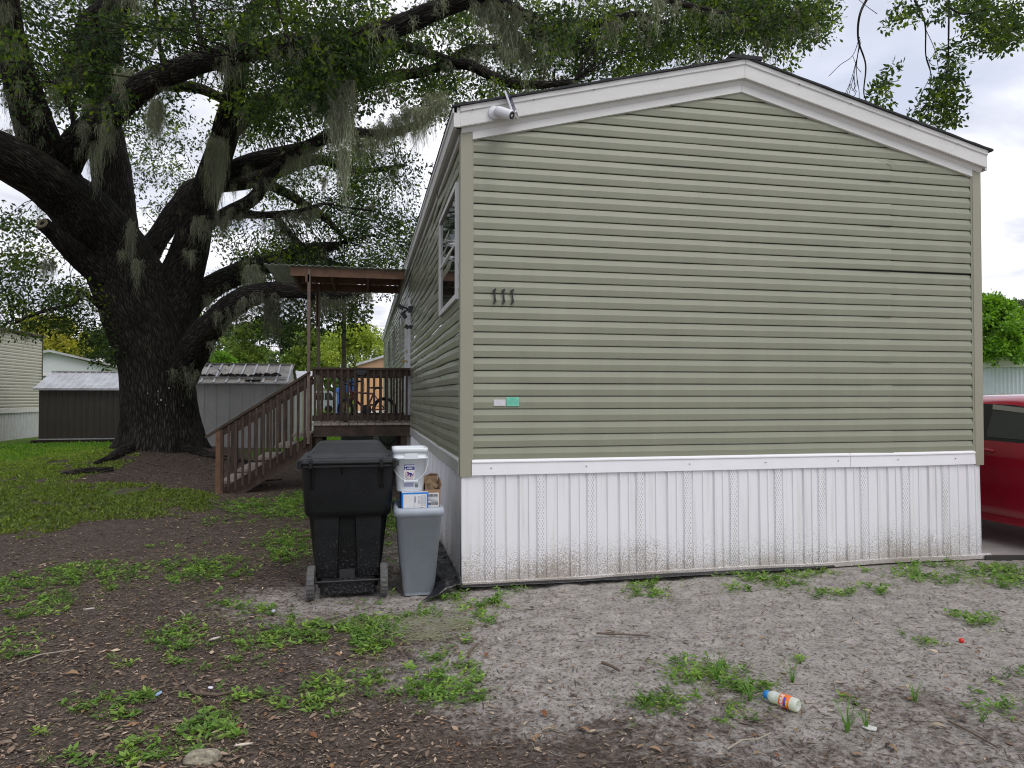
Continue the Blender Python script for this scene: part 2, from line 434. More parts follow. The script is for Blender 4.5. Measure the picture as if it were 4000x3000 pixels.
grr = N_.new('ShaderNodeValToRGB'); grr.color_ramp.elements[0].position = .52; grr.color_ramp.elements[0].color = (1, 1, 1, 1); grr.color_ramp.elements[1].position = .75; grr.color_ramp.elements[1].color = (.86, .84, .80, 1); L_.new(gn.outputs['Fac'], grr.inputs[0])
mm = N_.new('ShaderNodeMix'); mm.data_type = 'RGBA'; mm.blend_type = 'MULTIPLY'; mm.inputs[0].default_value = 1
L_.new(mxn.outputs[2], mm.inputs[6]); L_.new(grr.outputs[0], mm.inputs[7]); L_.new(mm.outputs[2], bs.inputs['Base Color'])
def skirt_u(u0, u1, start):
    """returns list of (u,out) profile points"""
    pts = [(u0, 0)]
    k = start
    while k < u1+.3:
        # vent strip centred at k ; ribs between
        for du, o in ((-.052, 0), (-.046, -.010), (-.036, -.010), (-.031, 0.001), (.031, .001), (.036, -.010), (.046, -.010), (.052, 0),
                      (.135, 0), (.139, .009), (.146, .009), (.149, 0), (.225, 0), (.230, -.010), (.241, -.010), (.246, .009), (.252, .009), (.255, 0), (.318, 0), (.322, .009), (.328, .009), (.333, 0)):
            u = k+du
            if u0 < u < u1: pts.append((u, o))
        k += .42
    pts.append((u1, 0)); return pts
b = MB()
def skirt(u0, u1, start, plane, z0, z1, rows=7):
    pts = skirt_u(u0, u1, start); b = MB(); vs = []; n = len(pts)
    for j in range(rows+1):
        z = z0+(z1-z0)*j/rows
        for (u, o) in pts:
            wv = float(noise3(np.array([u, z, 2.0 if plane == 'g' else 8.]), 3.0, 4)-.5)*.006
            t = 1-j/rows
            fl = .012*t+wv
            vs.append((u, -.008-o-fl, z) if plane == 'g' else (-.008-o-fl, u, z))
    fs = []
    for j in range(rows):
        for i in range(n-1):
            q = (j*n+i, j*n+i+1, (j+1)*n+i+1, (j+1)*n+i); fs.append(q if plane == 'g' else q[::-1])
    b.add(vs, fs); return b.build('skirting', SK, house)
skirt(-.01, W-.005, .206, 'g', .03, .88); skirt(.0, LEN, .25, 's', .03, .88)
# vented strips: proud slotted panels
M_vent = SK.copy(); M_vent.name = 'slotted_vent'
_N, _L = nt(M_vent); _b = [n for n in _N if n.type == 'BSDF_PRINCIPLED'][0]; _src = _b.inputs['Base Color'].links[0].from_socket
_g = [n for n in _N if n.type == 'NEW_GEOMETRY'][0]; _s = _N.new('ShaderNodeSeparateXYZ'); _L.new(_g.outputs['Position'], _s.inputs[0]); _c = _N.new('ShaderNodeCombineXYZ')
for _i, (_o, _k) in enumerate(((2, 24), (0, 95))):
    _m = _N.new('ShaderNodeMath'); _m.operation = 'MULTIPLY'; _m.inputs[1].default_value = _k; _L.new(_s.outputs[_o], _m.inputs[0]); _L.new(_m.outputs[0], _c.inputs[_i])
_br = _N.new('ShaderNodeTexBrick'); _br.inputs['Scale'].default_value = 1; _br.inputs['Mortar Size'].default_value = .34; _br.inputs['Brick Width'].default_value = 1; _br.inputs['Row Height'].default_value = 1
for _k in ('Color1', 'Color2'): _br.inputs[_k].default_value = (.36, .36, .36, 1)
_br.inputs['Mortar'].default_value = (1, 1, 1, 1); _L.new(_c.outputs[0], _br.inputs[0])
_x = _N.new('ShaderNodeMix'); _x.data_type = 'RGBA'; _x.blend_type = 'MULTIPLY'; _x.inputs[0].default_value = 1; _L.new(_src, _x.inputs[6]); _L.new(_br.outputs[0], _x.inputs[7]); _L.new(_x.outputs[2], _b.inputs['Base Color'])
k = .206
while k < W-.1:
    bv = MB()
    for j in range(9): 
        za, zb = .035+j*.094, .035+(j+1)*.094
        oa = -.0105-.012*(1-(za-.03)/.85); ob = -.0105-.012*(1-(zb-.03)/.85)
        wa = float(noise3(np.array([k, za, 2.0]), 3.0, 4)-.5)*.006; wb = float(noise3(np.array([k, zb, 2.0]), 3.0, 4)-.5)*.006
        bv.add([(k-.0285, oa-wa-.0015, za), (k+.0285, oa-wa-.0015, za), (k+.0285, ob-wb-.0015, zb), (k-.0285, ob-wb-.0015, zb)], [(0, 1, 2, 3)])
    k += .42; bv.build('vent_strip', M_vent, house)
b = MB(); b.box(-.012, .004, -.012, .004, .02, .88); b.build('corner_post', SK, house)
# bottom rail, slightly wavy
for pl in 'gs':
    b = MB(); u1 = W+.09 if pl == 'g' else LEN; n = 40; r = []
    for i in range(n+1):
        u = -.01+(u1+.01)*i/n
        dz = (float(noise3(np.array([u, 3., 1.]), 1.3, 6))-.5)*.02+.012 if pl == 'g' else .005
        o = .032
        ring = [(u, -o, dz), (u, -o-.002, dz+.036), (u, -o+.004, dz+.040), (u, -.012, dz+.044), (u, -.005, dz)]
        r.append([(a, y, z) if pl == 'g' else (y, a, z) for a, y, z in ring])
    b.loft(r); b.build('bottom_rail', M_skw if pl == 's' else SK, house)
# top band of skirting
b = MB()
def band(plane, u0, u1):
    r = []; n = 30
    for i in range(n+1):
        u = u0+(u1-u0)*i/n; wv = float(noise3(np.array([u, 1., 1.]), 1.5, 8)-.5)*(.006 if plane == 'g' else .014); dz = float(noise3(np.array([u, 5., 1.]), 1., 8)-.5)*.006
        ring = [(u, -.018-wv, .868+dz), (u, -.030-wv, .874+dz), (u, -.026-wv, .965+dz), (u, -.034-wv, .972+dz), (u, -.034-wv, .980+dz), (u, -.014, .995+dz), (u, -.0, .995), (u, .0, .868)]
        r.append([(a, y, z) if plane == 'g' else (y, a, z) for a, y, z in ring])
    MBx = MB(); MBx.loft(r); return MBx
M_band = mat('white_band', (.84, .84, .86), .32, var=.03, vscale=4)
band('g', .068, 3.42).build('skirting_band', M_band, house); band('g', 3.425, W-.07).build('skirting_band', M_band, house)
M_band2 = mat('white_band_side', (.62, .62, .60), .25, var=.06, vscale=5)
for a, c in ((.075, 1.05), (1.06, 3.4), (3.41, 6.0), (6.01, 12), (12.01, LEN)): band('s', a, c).build('skirting_band', M_band2, house)
# screws
for x in (.22, 1.0, 1.9, 2.6, 3.3, 3.9, 4.5):
    b = MB(); b.M = Matrix.Translation((x, -.0315, .93)) @ Matrix.Rotation(PI/2, 4, 'X'); b.lathe([(.0045, 0), (.0045, .003), (.002, .005)], 8); b.build('screw', M_black, house)
for x in (.06, .55, 1.05, 1.6, 2.9, 3.4, 4.0, 4.5):
    b = MB(); b.M = Matrix.Translation((x, -.099, zf(x)+.105)) @ Matrix.Rotation(PI/2, 4, 'X'); b.lathe([(.004, 0), (.004, .004), (.002, .012)], 8); b.build('screw', M_black, house)
# --- windows on the left side
def side_window(y0, y1, z0, z1):
    w_ = MB(); o = -.040; t = .045
    w_.box(o, .0, y0, y1, z0, z0+t); w_.box(o, .0, y0, y1, z1-t, z1); w_.box(o, .0, y0, y0+t, z0+t, z1-t); w_.box(o, .0, y1-t, y1, z0+t, z1-t)
    w_.box(o+.01, -.0, y0+t, y1-t, (z0+z1)/2-.012, (z0+z1)/2+.012)
    fr = w_.build('window', M_white, house)
    g = MB(); g.box(-.022, -.016, y0+t, y1-t, z0+t, z1-t); g.build('pane', M_glass, fr)
    return fr
for q in WINS: side_window(*q)
# door with white casing, lever and knob
b = MB(); y0, y1, z0, z1 = 6.25, 7.2, 1.12, 3.12
b.box(-.055, .0, y0, y0+.07, z0, z1); b.box(-.055, .0, y1-.07, y1, z0, z1); b.box(-.055, .0, y0+.07, y1-.07, z1-.07, z1)
dr = b.build('door', M_wh, house)
b = MB(); b.box(-.045, -.005, y0+.07, y1-.07, z0+.02, z1-.07); b.build('door_leaf', M_wh, dr)
b = MB()
b.M = Matrix.Translation((-.05, y0+.13, 2.08)) @ Matrix.Rotation(-PI/2, 4, 'Y'); b.lathe([(.028, 0), (.028, .01), (.012, .02), (.012, .05), (.027, .06), (.027, .085), (.01, .09)], 14); b.build('door_knob', mat('brass', (.5, .38, .15), .3, metal=1), dr); b = MB()
b.M = Matrix.Translation((-.05, y0+.13, 2.25)) @ Matrix.Rotation(-PI/2, 4, 'Y'); b.lathe([(.028, 0), (.028, .02), (.02, .028)], 14)
b.build('deadbolt', bpy.data.materials['brass'], dr)

# --- things fixed to the walls
nums = ['leftmost', 'middle', 'rightmost']
P1 = [(-.020, .118), (.014, .133), (.020, .120), (.010, .105), (.0105, .05), (.018, .016), (.024, .010), (-.012, -.018), (-.016, -.006), (-.006, .012), (-.005, .095), (-.022, .106)]
for i in range(3):
    x = .248+.0715*i; b = MB(); z = 2.235
    b.prism([(x+p*.66, z+q*.85) for p, q in P1][::-1], -.030, -.019, 'y')
    o = b.build('house_number', M_black); tag(o, f'{nums[i]} of the three black numeral ones on the green gable wall', 'house number', 'black house numerals')
t = thing('security_camera', 'white bullet security camera under its solar panel on the white fascia', 'camera', (.235, -.10, 3.72))
A = Vector((.235, -.10, 3.715))
b = MB(); b.M = Matrix.Translation(A) @ Matrix.Rotation(PI/2, 4, 'X'); b.lathe([(.052, -.012), (.052, .006), (.046, .014), (.02, .018), (.014, .03), (.014, .055), (.006, .06)], 24)
b.build('mount', M_wh, t)
d = Vector((.115, -.12, -.085)).normalized(); q = d.to_track_quat('Z', 'Y').to_matrix().to_4x4()
b = MB(); b.M = Matrix.Translation(A+Vector((.015, -.045, -.0))) @ q; b.lathe([(.024, -.01), (.035, .0), (.037, .02), (.038, .13), (.036, .145), (.033, .15)], 28)
bd = b.build('camera_body', M_wh, t)
b = MB(); b.M = Matrix.Translation(A+Vector((.015, -.045, -.0))) @ q; b.lathe([(.030, .149), (.029, .153), (.012, .1535), (.011, .150), (.004, .149)], 24); b.build('lens', M_black, bd)
b = MB(); b.M = Matrix.Translation(A+Vector((.125, -.055, .045))) @ Matrix.Rotation(math.radians(56), 4, 'Z') @ Matrix.Rotation(math.radians(-20), 4, 'X')
b.box(-.06, .06, -.007, .007, -.10, .105, .003); sp_ = b.build('solar_panel', M_wh, t)
b = MB(); b.M = Matrix.Translation(A+Vector((.125, -.055, .045))) @ Matrix.Rotation(math.radians(56), 4, 'Z') @ Matrix.Rotation(math.radians(-20), 4, 'X')
for i in range(3):
    for j in range(5): b.box(-.052+i*.0352, -.052+i*.0352+.033, -.0095, -.0072, -.092+j*.0385, -.092+j*.0385+.036)
b.build('solar_cells', mat('solar_cell', (.035, .04, .075), .2), sp_)
b = MB(); b.tube([A+Vector((.11, -.09, -.02)), A+Vector((.14, -.075, -.02)), A+Vector((.155, -.06, 0))], .008, 8); b.build('arm', M_wh, t)
# info plates
M_pl = mat('plate_white', (.62, .62, .64), .5, var=.06, vscale=30)
b = MB(); b.box(.241, .338, -.020, -.017, 1.418, 1.468, .0008); o = b.build('info_plate', M_pl); tag(o, 'small blank white plate screwed to the green siding beside the mint label', 'plate')
t = thing('mint_label', 'mint green printed data label stuck on the green siding', 'sticker', (.50, -.02, 1.5))
b = MB(); b.box(.345, .447, -.0195, -.0165, 1.416, 1.486); b.build('paper', mat('mint', (.19, .62, .46), .5), t)
M_prt = mat('print', (.07, .30, .22), .6)
b = MB()
for i in range(9):
    z = 1.479-.0066*i
    x = .351 if i > 1 else .370
    while x < (.44 if i > 1 else .42):
        l = rnd.uniform(.004, .014); b.box(x, min(x+l, .443), -.0202, -.0196, z-.0016, z); x += l+.003
b.build('print', M_prt, t)
# floodlight & small black lamp on side wall
def flood(y, z, big):
    t = thing('wall_floodlight' if big else 'wall_lamp', 'black twin-head floodlight on the side wall beside the porch roof' if big else 'small black cube lamp under the floodlight on the side wall', 'floodlight' if big else 'lamp', (-.05, y, z))
    b = MB(); b.box(-.075, -.01, y-.05, y+.05, z-.05, z+.05, .008) if big else b.box(-.05, -.01, y-.03, y+.03, z-.03, z+.03, .005)
    b.build('base', M_black, t)
    if big:
        b = MB(); b.tube([(-.07, y, z), (-.13, y, z+.03), (-.17, y-.02, z+.02)], .014, 8); b.tube([(-.07, y, z), (-.12, y+.02, z-.03), (-.14, y, z-.07)], .014, 8); b.build('arm', M_black, t)
        for (dx, dz, r) in ((-.20, .03, .5), (-.15, -.105, .9)):
            b = MB(); b.M = Matrix.Translation((dx, y-.03, z+dz)) @ Matrix.Rotation(r, 4, 'Y'); b.box(-.055, .055, -.06, .05, -.03, .035, .01); hd = b.build('lamp_head', M_black, t)
            b = MB(); b.M = Matrix.Translation((dx, y-.03, z+dz)) @ Matrix.Rotation(r, 4, 'Y'); b.box(-.045, .045, -.05, .04, -.036, -.031); b.build('lens', M_wh, hd)
    else:
        b = MB(); b.M = Matrix.Translation((-.09, y-.02, z)) @ Matrix.Rotation(.6, 4, 'Y'); b.box(-.035, .035, -.035, .035, -.03, .03, .006); b.build('lamp_head', M_black, t)
flood(5.85, 2.88, True); flood(5.95, 2.61, False)
# black plastic sheeting under the skirt edge
def sheet_obj(name, pts_fn, nu, nv, m, thick=.002):
    vs = [pts_fn(i/nu, j/nv) for j in range(nv+1) for i in range(nu+1)]
    fs = [(j*(nu+1)+i, j*(nu+1)+i+1, (j+1)*(nu+1)+i+1, (j+1)*(nu+1)+i) for j in range(nv) for i in range(nu)]
    o = np_mesh(name, vs, fs, m, None, smooth=True)
    md = o.modifiers.new('s', 'SOLIDIFY'); md.thickness = thick; return o
M_poly = mat('black_polythene', (.010, .010, .012), .22, bump=.7, bscale=22)
def f1(u, v):
    x = -.03-.32*v+(.10*v*math.sin(u*9)); y = -.22+u*1.75-.12*v; n = float(fbm(np.array([x, y, 2.]), 6, 3, 2))
    return (x, y, .075*(1-v)+.010+.15*max(-.02, abs(n-.5)*1.6-.05)*(1 if v < .97 else .2)*(.4+.6*math.sin(PI*min(1, v+.1))))
o = sheet_obj('plastic_sheet', f1, 60, 26, M_poly); tag(o, 'crumpled black plastic sheet spread on the ground under the left skirting', 'plastic sheet')
def f2(u, v):
    x = -.05+u*3.3; n = float(noise3(np.array([x, 1., 1.]), 4, 3))
    return (x, -.03-(.02+.05*n*math.sin(PI*u)**.5)*v-.02*v*math.sin(u*30)*.3, .022-.012*v+.010*n)
o = sheet_obj('plastic_edging', f2, 120, 4, M_poly); tag(o, 'thin black plastic edge poking out along the foot of the front skirting', 'plastic edging')
# ------------------------------------------------------------------ porch with stairs
M_wood = mat('stained_wood', (.055, .034, .023), .7, var=.55, vscale=5, bump=.5, bscale=30, stretch=(1, 1, 1))
M_wood2 = mat('cedar_beam', (.145, .074, .040), .65, var=.35, vscale=8, bump=.4, bscale=40)
M_tread = mat('weathered_boards', (.33, .28, .24), .8, var=.3, vscale=7, bump=.5, bscale=40)
M_tin = mat('corrugated_tin', (.55, .62, .57), .4, var=.2, vscale=3, metal=.15)
porch = thing('porch', 'dark brown wooden porch with railing, stairs and flat tin roof against the green home', 'porch', (-.8, 6.9, 0))
XL, Y0, Y1, ZD = -1.56, 6.12, 7.72, 1.07
def planks(name, n, m, parent):
    b = MB()
    wd = (0-.02-XL)/n
    for i in range(n): b.box(XL+i*wd+.004, XL+(i+1)*wd-.004, Y0-.03+rnd.uniform(-.008, .008), Y1, ZD-.035, ZD+rnd.uniform(-.003, .003))
    return b.build(name, m, parent)
planks('deck_boards', 11, M_tread, porch)
b = MB(); b.box(XL+.02, -.03, Y0, Y0+.04, .855, 1.03); b.box(XL+.02, -.03, Y1-.05, Y1-.01, .855, 1.03); b.box(XL+.02, XL+.06, Y0+.04, Y1-.05, .855, 1.03)
for x in (-1.1, -.6, -.1): b.box(x-.02, x+.02, Y0+.04, Y1-.05, .88, 1.03)
b.build('rim_beam', M_wood, porch)
for (x, y) in ((XL+.10, Y0+.10), (-.12, Y0+.10), (XL+.10, Y1-.12), (-.12, Y1-.12)):
    b = MB(); b.box(x-.05, x+.05, y-.05, y+.05, 0, .855); b.build('post', M_wood, porch)
M_post2 = mat('grey_post', (.17, .125, .10), .75, var=.3, vscale=9, bump=.4, bscale=50)
for (x, y, w_) in ((XL-.055, Y0-.02, .022), (XL-.0, Y1-.05, .025)):
    b = MB(); b.box(x-w_, x+w_, y-.045, y+.045, .75, 3.50); b.build('post', M_post2, porch)
def railing(a, c, n, z0, z1, name='railing', parent=porch, ext=0.0, side=-1):
    """posts+balusters from a to c (x,y), level"""
    a = Vector((*a, 0)); c = Vector((*c, 0)); d = (c-a).normalized(); nrm = Vector((d.y, -d.x, 0))
    b = MB()
    b.bar(a+Vector((0, 0, z1-.015)), c+Vector((0, 0, z1-.015)), .13, .034)
    r = b.build(name, M_wood, parent)
    for (z, h) in ((z1-.08, .09), (z0+.06, .088)):
        b = MB(); b.bar(a+Vector((0, 0, z)), c+Vector((0, 0, z)), .036, h); b.build('rail', M_wood, r)
    for i in range(n):
        p = a.lerp(c, (i+.4)/n)+nrm*.036; j = rnd.uniform(-.003, .003); b = MB()
        b.bar(p+Vector((j, 0, z0+.005)), p+Vector((j+rnd.uniform(-.003, .003), 0, z1-.035)), .034, .034, up=(0, 1, 0)); b.build('baluster', M_wood, r)
    return r
railing((XL, Y0+.02), (-.02, Y0+.02), 15, ZD+.02, 1.955)
railing((-.02, Y1-.04), (XL, Y1-.04), 15, ZD+.02, 1.955)
# black bracket on the near rail
b = MB(); b.prism([(-.86, 1.84), (-.76, 1.84), (-.72, 1.88), (-.72, 1.93), (-.88, 1.93), (-.88, 1.88)], Y0-.045, Y0-.02, 'y'); b.build('bracket', M_black, porch)
# stairs
stairs = thing('tmp', None, None, (-2.2, 6.9, 0)); stairs.name = 'staircase'; stairs.parent = porch; stairs.location = Vector((-2.2, 6.9, 0))-porch.location
SY0, SY1 = Y0+.0, Y0+1.25
for k in range(5):
    z = .895-.178*k; x1 = XL-.02-.272*k; b = MB()
    for q in range(2): b.box(x1-.285+q*.142, x1-.285+q*.142+.136, SY0+.03, SY1-.03, z-.035, z); 
    b.build('tread', M_tread, stairs)
def slope(x): return .895+.02+(x-(XL-.02-.136))*(.178/.272)
for y in (SY0, SY1-.04):
    b = MB(); xa, xb = XL-.0, -2.98
    b.prism([(xa, slope(xa)-.13), (xb, max(.02, slope(xb)-.13)), (xb, -.0), (xb+.42, -.0), (xa, slope(xa)-.40)], y, y+.038, 'y'); b.build('stringer', M_wood, stairs)
    yy = y-.018 if y == SY0 else y+.055
    b = MB(); b.box(-2.98, -2.875, yy-.05, yy+.05, 0, .98); b.build('newel_post', M_wood2 if y == SY0 else M_wood, stairs)
    sl_ = .178/.272
    def top(x): return 1.90+(x-XL)*.655
    b = MB(); b.bar((XL-.03, yy, top(XL-.03)), (-3.13, yy, top(-3.13)), .12, .036); b.build('handrail', M_wood, stairs)
    b = MB(); b.bar((XL-.05, yy, top(XL-.05)-.085), (-2.93, yy, top(-2.93)-.085), .036, .10); b.build('handrail', M_wood, stairs)
    n = 13
    for i in range(n):
        x = XL-.11-i*.102; b = MB(); zb = slope(x)-.24+rnd.uniform(-.03, .03)
        b.bar((x, yy-.034, max(.05, zb)), (x, yy-.034, top(x)-.04), .034, .034, up=(0, 1, 0)); b.build('baluster', M_wood, stairs)
# porch roof
pr = thing('tmp', None, None, (-1, 6.9, 3.5)); pr.name = 'porch_roof'; pr.parent = porch; pr.location = Vector((-1, 6.9, 3.5))-porch.location
b = MB(); vs = []; 
xs = np.linspace(-2.29, -.10, 110)
r = []
for i, x in enumerate(xs): z = 3.555+.010*math.sin(i*1.25)-(.0); r.append([(x, Y0-.10, z), (x, Y0-.10, z+.003), (x, Y1+.08, z+.003), (x, Y1+.08, z)])
b.loft(r); b.build('tin_sheet', M_tin, pr)
for (y, m) in ((Y0-.02, M_wood2), (Y1-.03, M_wood2)):
    b = MB(); b.box(-1.90, -.12, y, y+.04, 3.40, 3.535); b.build('beam', m, pr)
for x in (-1.86, -1.28, -.70, -.14):
    b = MB(); b.box(x-.019, x+.019, Y0+.02, Y1-.03, 3.41, 3.52); b.build('rafter', M_wood2, pr)
b = MB(); b.box(-1.90, -.12, Y0+.75, Y0+.79, 3.42, 3.52); b.build('rafter', M_wood2, pr)
b = MB(); b.bar((XL-.08, Y0-.045, 3.42), (XL-.08, Y0-.045, 3.30), .06, .04); b.build('brace', M_wood2, pr)
b = MB(); b.bar((XL-.03, Y1-.05, 3.40), (XL-.03, Y1-.05, 2.75), .045, .09); b.build('brace', M_wood2, pr)

# ------------------------------------------------------------------ red bicycle on the porch
M_red = mat('dark_red_paint', (.16, .008, .015), .3, coat=.4)
M_rub = mat('tyre_rubber', (.018, .018, .019), .75, var=.3, vscale=30)
M_alu = mat('dull_alloy', (.25, .25, .26), .4, metal=.8)
bx, by, bz = -.70, 6.62, ZD
t = thing('bicycle', 'small dark red bicycle standing on the porch behind the railing', 'bicycle', (bx, by, bz))
def tor(b, c, R, r, n=36, m=8, ax='y', rot=0):
    M = Matrix.Translation(c) @ Matrix.Rotation(rot, 4, 'Z'); vs = []; fs = []
    for i in range(n):
        a = 2*PI*i/n
        for j in range(m):
            q = 2*PI*j/m; rr = R+r*math.cos(q); vs.append(M @ Vector((rr*math.cos(a), r*math.sin(q), rr*math.sin(a))))
    for i in range(n):
        for j in range(m): fs.append((i*m+j, ((i+1) % n)*m+j, ((i+1) % n)*m+(j+1) % m, i*m+(j+1) % m))
    b.add(vs, fs, True)
def bwheel(c, R, parent, rot=0, sp_n=16, tr=.024, mt=None):
    b = MB(); tor(b, c, R-tr, tr, rot=rot); wh = b.build('wheel', M_rub, parent)
    b = MB(); tor(b, c, R-2*tr, .009, rot=rot); b.build('rim', mt or M_black, wh)
    b = MB(); M = Matrix.Translation(c) @ Matrix.Rotation(rot, 4, 'Z')
    for i in range(sp_n):
        a = 2*PI*i/sp_n; b.tube([M @ Vector((.015*math.cos(a), .02*(-1)**i, .015*math.sin(a))), M @ Vector(((R-2*tr)*math.cos(a), 0, (R-2*tr)*math.sin(a)))], .0014, 4, cap=False)
    b.tube([M @ Vector((0, -.045, 0)), M @ Vector((0, .045, 0))], .012, 8); b.build('spokes', M_alu, wh)
rw = Vector((bx+.28, by, bz+.21)); fw = Vector((bx-.36, by-.03, bz+.20)); bb_ = Vector((bx-.02, by, bz+.20)); ht = Vector((bx-.26, by, bz+.50)); st = Vector((bx+.10, by, bz+.47))
bwheel(rw, .205, t); bwheel(fw, .20, t, rot=math.radians(-50))
b = MB()
for a, c, r in ((ht, st, .016), (ht+Vector((.02, 0, -.09)), bb_, .020), (st, bb_, .015), (st, rw+Vector((0, .04, 0)), .009), (st, rw-Vector((0, .04, 0)), .009), (bb_, rw+Vector((0, .04, 0)), .010), (bb_, rw-Vector((0, .04, 0)), .010), (ht+Vector((.015, 0, -.11)), ht+Vector((-.01, 0, .04)), .021)): b.tube([a, c], r, 8)
fr = b.build('frame', M_red, t)
b = MB()
for s in (-.045, .045):
    dd = Vector((.7*s, s, 0))
    b.tube([ht+Vector((.0, 0, -.11)), ht+Vector((-.02, 0, -.13))+dd*1.0, fw+dd], .011, 8)
b.build('fork', M_red, t)
b = MB(); b.tube([ht, ht+Vector((-.03, 0, .16))], .012, 8); b.tube([ht+Vector((-.03, 0, .16)), ht+Vector((-.20, -.20, .22))], .011, 8); b.tube([ht+Vector((-.03, 0, .16)), ht+Vector((.14, .20, .18))], .011, 8)
b.tube([ht+Vector((-.12, -.15, .13)), ht+Vector((.08, .15, .10))], .009, 8)
hb = b.build('handlebar', M_black, t)
b = MB(); b.tube([ht+Vector((-.13, -.12, .20)), ht+Vector((-.21, -.21, .222))], .016, 8); b.tube([ht+Vector((.08, .12, .178)), ht+Vector((.15, .21, .182))], .016, 8); b.build('grip', M_rub, hb)
b = MB(); sx = st+Vector((.03, 0, .10)); b.loft([rrect(sx.x-.12, by, .02, .03, .008, sx.z, 3), rrect(sx.x-.12, by, .02, .03, .008, sx.z+.02, 3)])
b.loft([[Vector((sx.x-.13+.25*k, by+w_*math.cos(a), sx.z+h*math.sin(a)*.5)) for a in [2*PI*i/10 for i in range(10)]] for k, w_, h in ((0, .012, .02), (.3, .02, .03), (.6, .05, .04), (.9, .07, .045), (1, .05, .03))], True)
b.build('saddle', M_black, t)
b = MB(); b.tube([st, sx], .012, 8); b.build('seat_post', M_black, t)
b = MB(); b.M = Matrix.Translation(bb_+Vector((0, -.04, 0))) @ Matrix.Rotation(PI/2, 4, 'X'); b.lathe([(.085, 0), (.088, .003), (.085, .006)], 20); b.M = None
b.tube([bb_+Vector((0, -.05, 0)), bb_+Vector((-.10, -.06, -.09))], .009, 6); b.tube([bb_+Vector((0, .05, 0)), bb_+Vector((.10, .06, .09))], .009, 6)
b.box(bb_.x-.14, bb_.x-.06, by-.13, by-.05, bz+.10, bz+.118); b.box(bb_.x+.06, bb_.x+.14, by+.05, by+.13, bz+.28, bz+.298)
b.tube([bb_+Vector((0, -.045, .085)), rw+Vector((0, -.045, .04))], .005, 5); b.tube([bb_+Vector((0, -.045, -.085)), rw+Vector((0, -.045, -.04))], .005, 5)
b.build('crank', M_black, t)
b = MB(); b.tube([ht+Vector((-.1, -.1, .2)), ht+Vector((.05, -.05, .32)), ht+Vector((.12, 0, .18)), ht+Vector((.08, 0, -.03))], .003, 5); b.tube([ht+Vector((.08, .1, .19)), ht+Vector((.18, .02, .25)), ht+Vector((.22, 0, .05)), ht+Vector((.14, 0, -.03))], .003, 5); b.build('cable', M_black, t)

# ------------------------------------------------------------------ wheeled cart
M_cart = mat('black_hdpe', (.006, .0065, .0075), .42, var=.5, vscale=9, bump=.25, bscale=120, spec=.35)
M_lid = mat('black_lid', (.026, .027, .030), .40, var=.35, vscale=5, bump=.3, bscale=150)
# grey scuffs & dried splashes, low on the body
N_, L_ = nt(M_cart); bs = bsdf(M_cart); src = bs.inputs['Base Color'].links[0].from_socket
geo = N_.new('ShaderNodeNewGeometry'); spn = N_.new('ShaderNodeSeparateXYZ'); L_.new(geo.outputs['Position'], spn.inputs[0])
nz = N_.new('ShaderNodeTexNoise'); nz.inputs['Scale'].default_value = 60; nz.inputs['Detail'].default_value = 4; L_.new(geo.outputs['Position'], nz.inputs[0])
a_ = M2('ADD', M2('MULTIPLY', spn.outputs[2], .40), .47); fz = M2('MULTIPLY', M2('SUBTRACT', nz.outputs['Fac'], a_), 7, True)
mxn = N_.new('ShaderNodeMix'); mxn.data_type = 'RGBA'; L_.new(fz, mxn.inputs[0]); L_.new(src, mxn.inputs[6]); mxn.inputs[7].default_value = (.065, .06, .065, 1); L_.new(mxn.outputs[2], bs.inputs['Base Color'])
M_wheel = mat('dusty_tyre', (.10, .098, .097), .85, var=.35, vscale=40, bump=.6, bscale=60)
cx = -.872
cart = thing('wheeled_trash_cart', 'large black two-wheeled trash cart with closed domed lid standing beside the grey bin', 'trash cart', (cx, .2, 0))
YB = -.085
def cring(z, w_, y0, y1, r): return rrect(cx, (y0+y1)/2, w_, y1-y0, r, z, 6)
b = MB()
b.loft([cring(.05, .45, YB+.09, .42, .05), cring(.10, .47, YB+.07, .44, .05), cring(.56, .575, YB+.055, .55, .07), cring(.585, .59, YB+.05, .56, .07), cring(.605, .625, YB+.008, .60, .08), cring(.64, .64, YB, .615, .08), cring(.97, .685, YB-.01, .70, .07), cring(.985, .685, YB-.01, .70, .07)], True)
body = b.build('body', M_cart, cart)
# recessed centre channel flanked by proud pads, ribs, axle housing, slot
b = MB()
for s in (-1, 1):
    x0, x1 = (cx-.252, cx-.058) if s < 0 else (cx+.045, cx+.252)
    r = []
    for z, y, k in ((.14, YB+.056, 0.86), (.20, YB+.050, .88), (.50, YB+.036, 1.0), (.575, YB+.034, 1.02), (.61, YB+.03, 1.03)):
        c_ = (x0+x1)/2; h = (x1-x0)/2*k; r.append([(c_-h, y+.03, z), (c_-h+.012, y, z), (c_+h-.012, y, z), (c_+h, y+.03, z)])
    b.loft(r)
b.build('moulding', M_cart, body)
for x in (cx-.275, cx-.255, cx-.045, cx+.235, cx+.255):
    b = MB(); zl = .80 if abs(x-cx) > .1 else .90
    b.prism([(YB-.004, zl), (YB-.004, .985), (YB-.045, .985), (YB-.02, zl+.03)], x-.006, x+.006, 'x'); b.build('rib', M_cart, body)
b = MB(); b.box(cx-.20, cx+.20, YB+.0, YB+.10, .02, .135, .012); b.build('axle_housing', M_cart, body)
b = MB(); b.box(cx-.062, cx+.048, YB+.035, YB+.048, .13, .20); b.build('slot', M_dark, body)
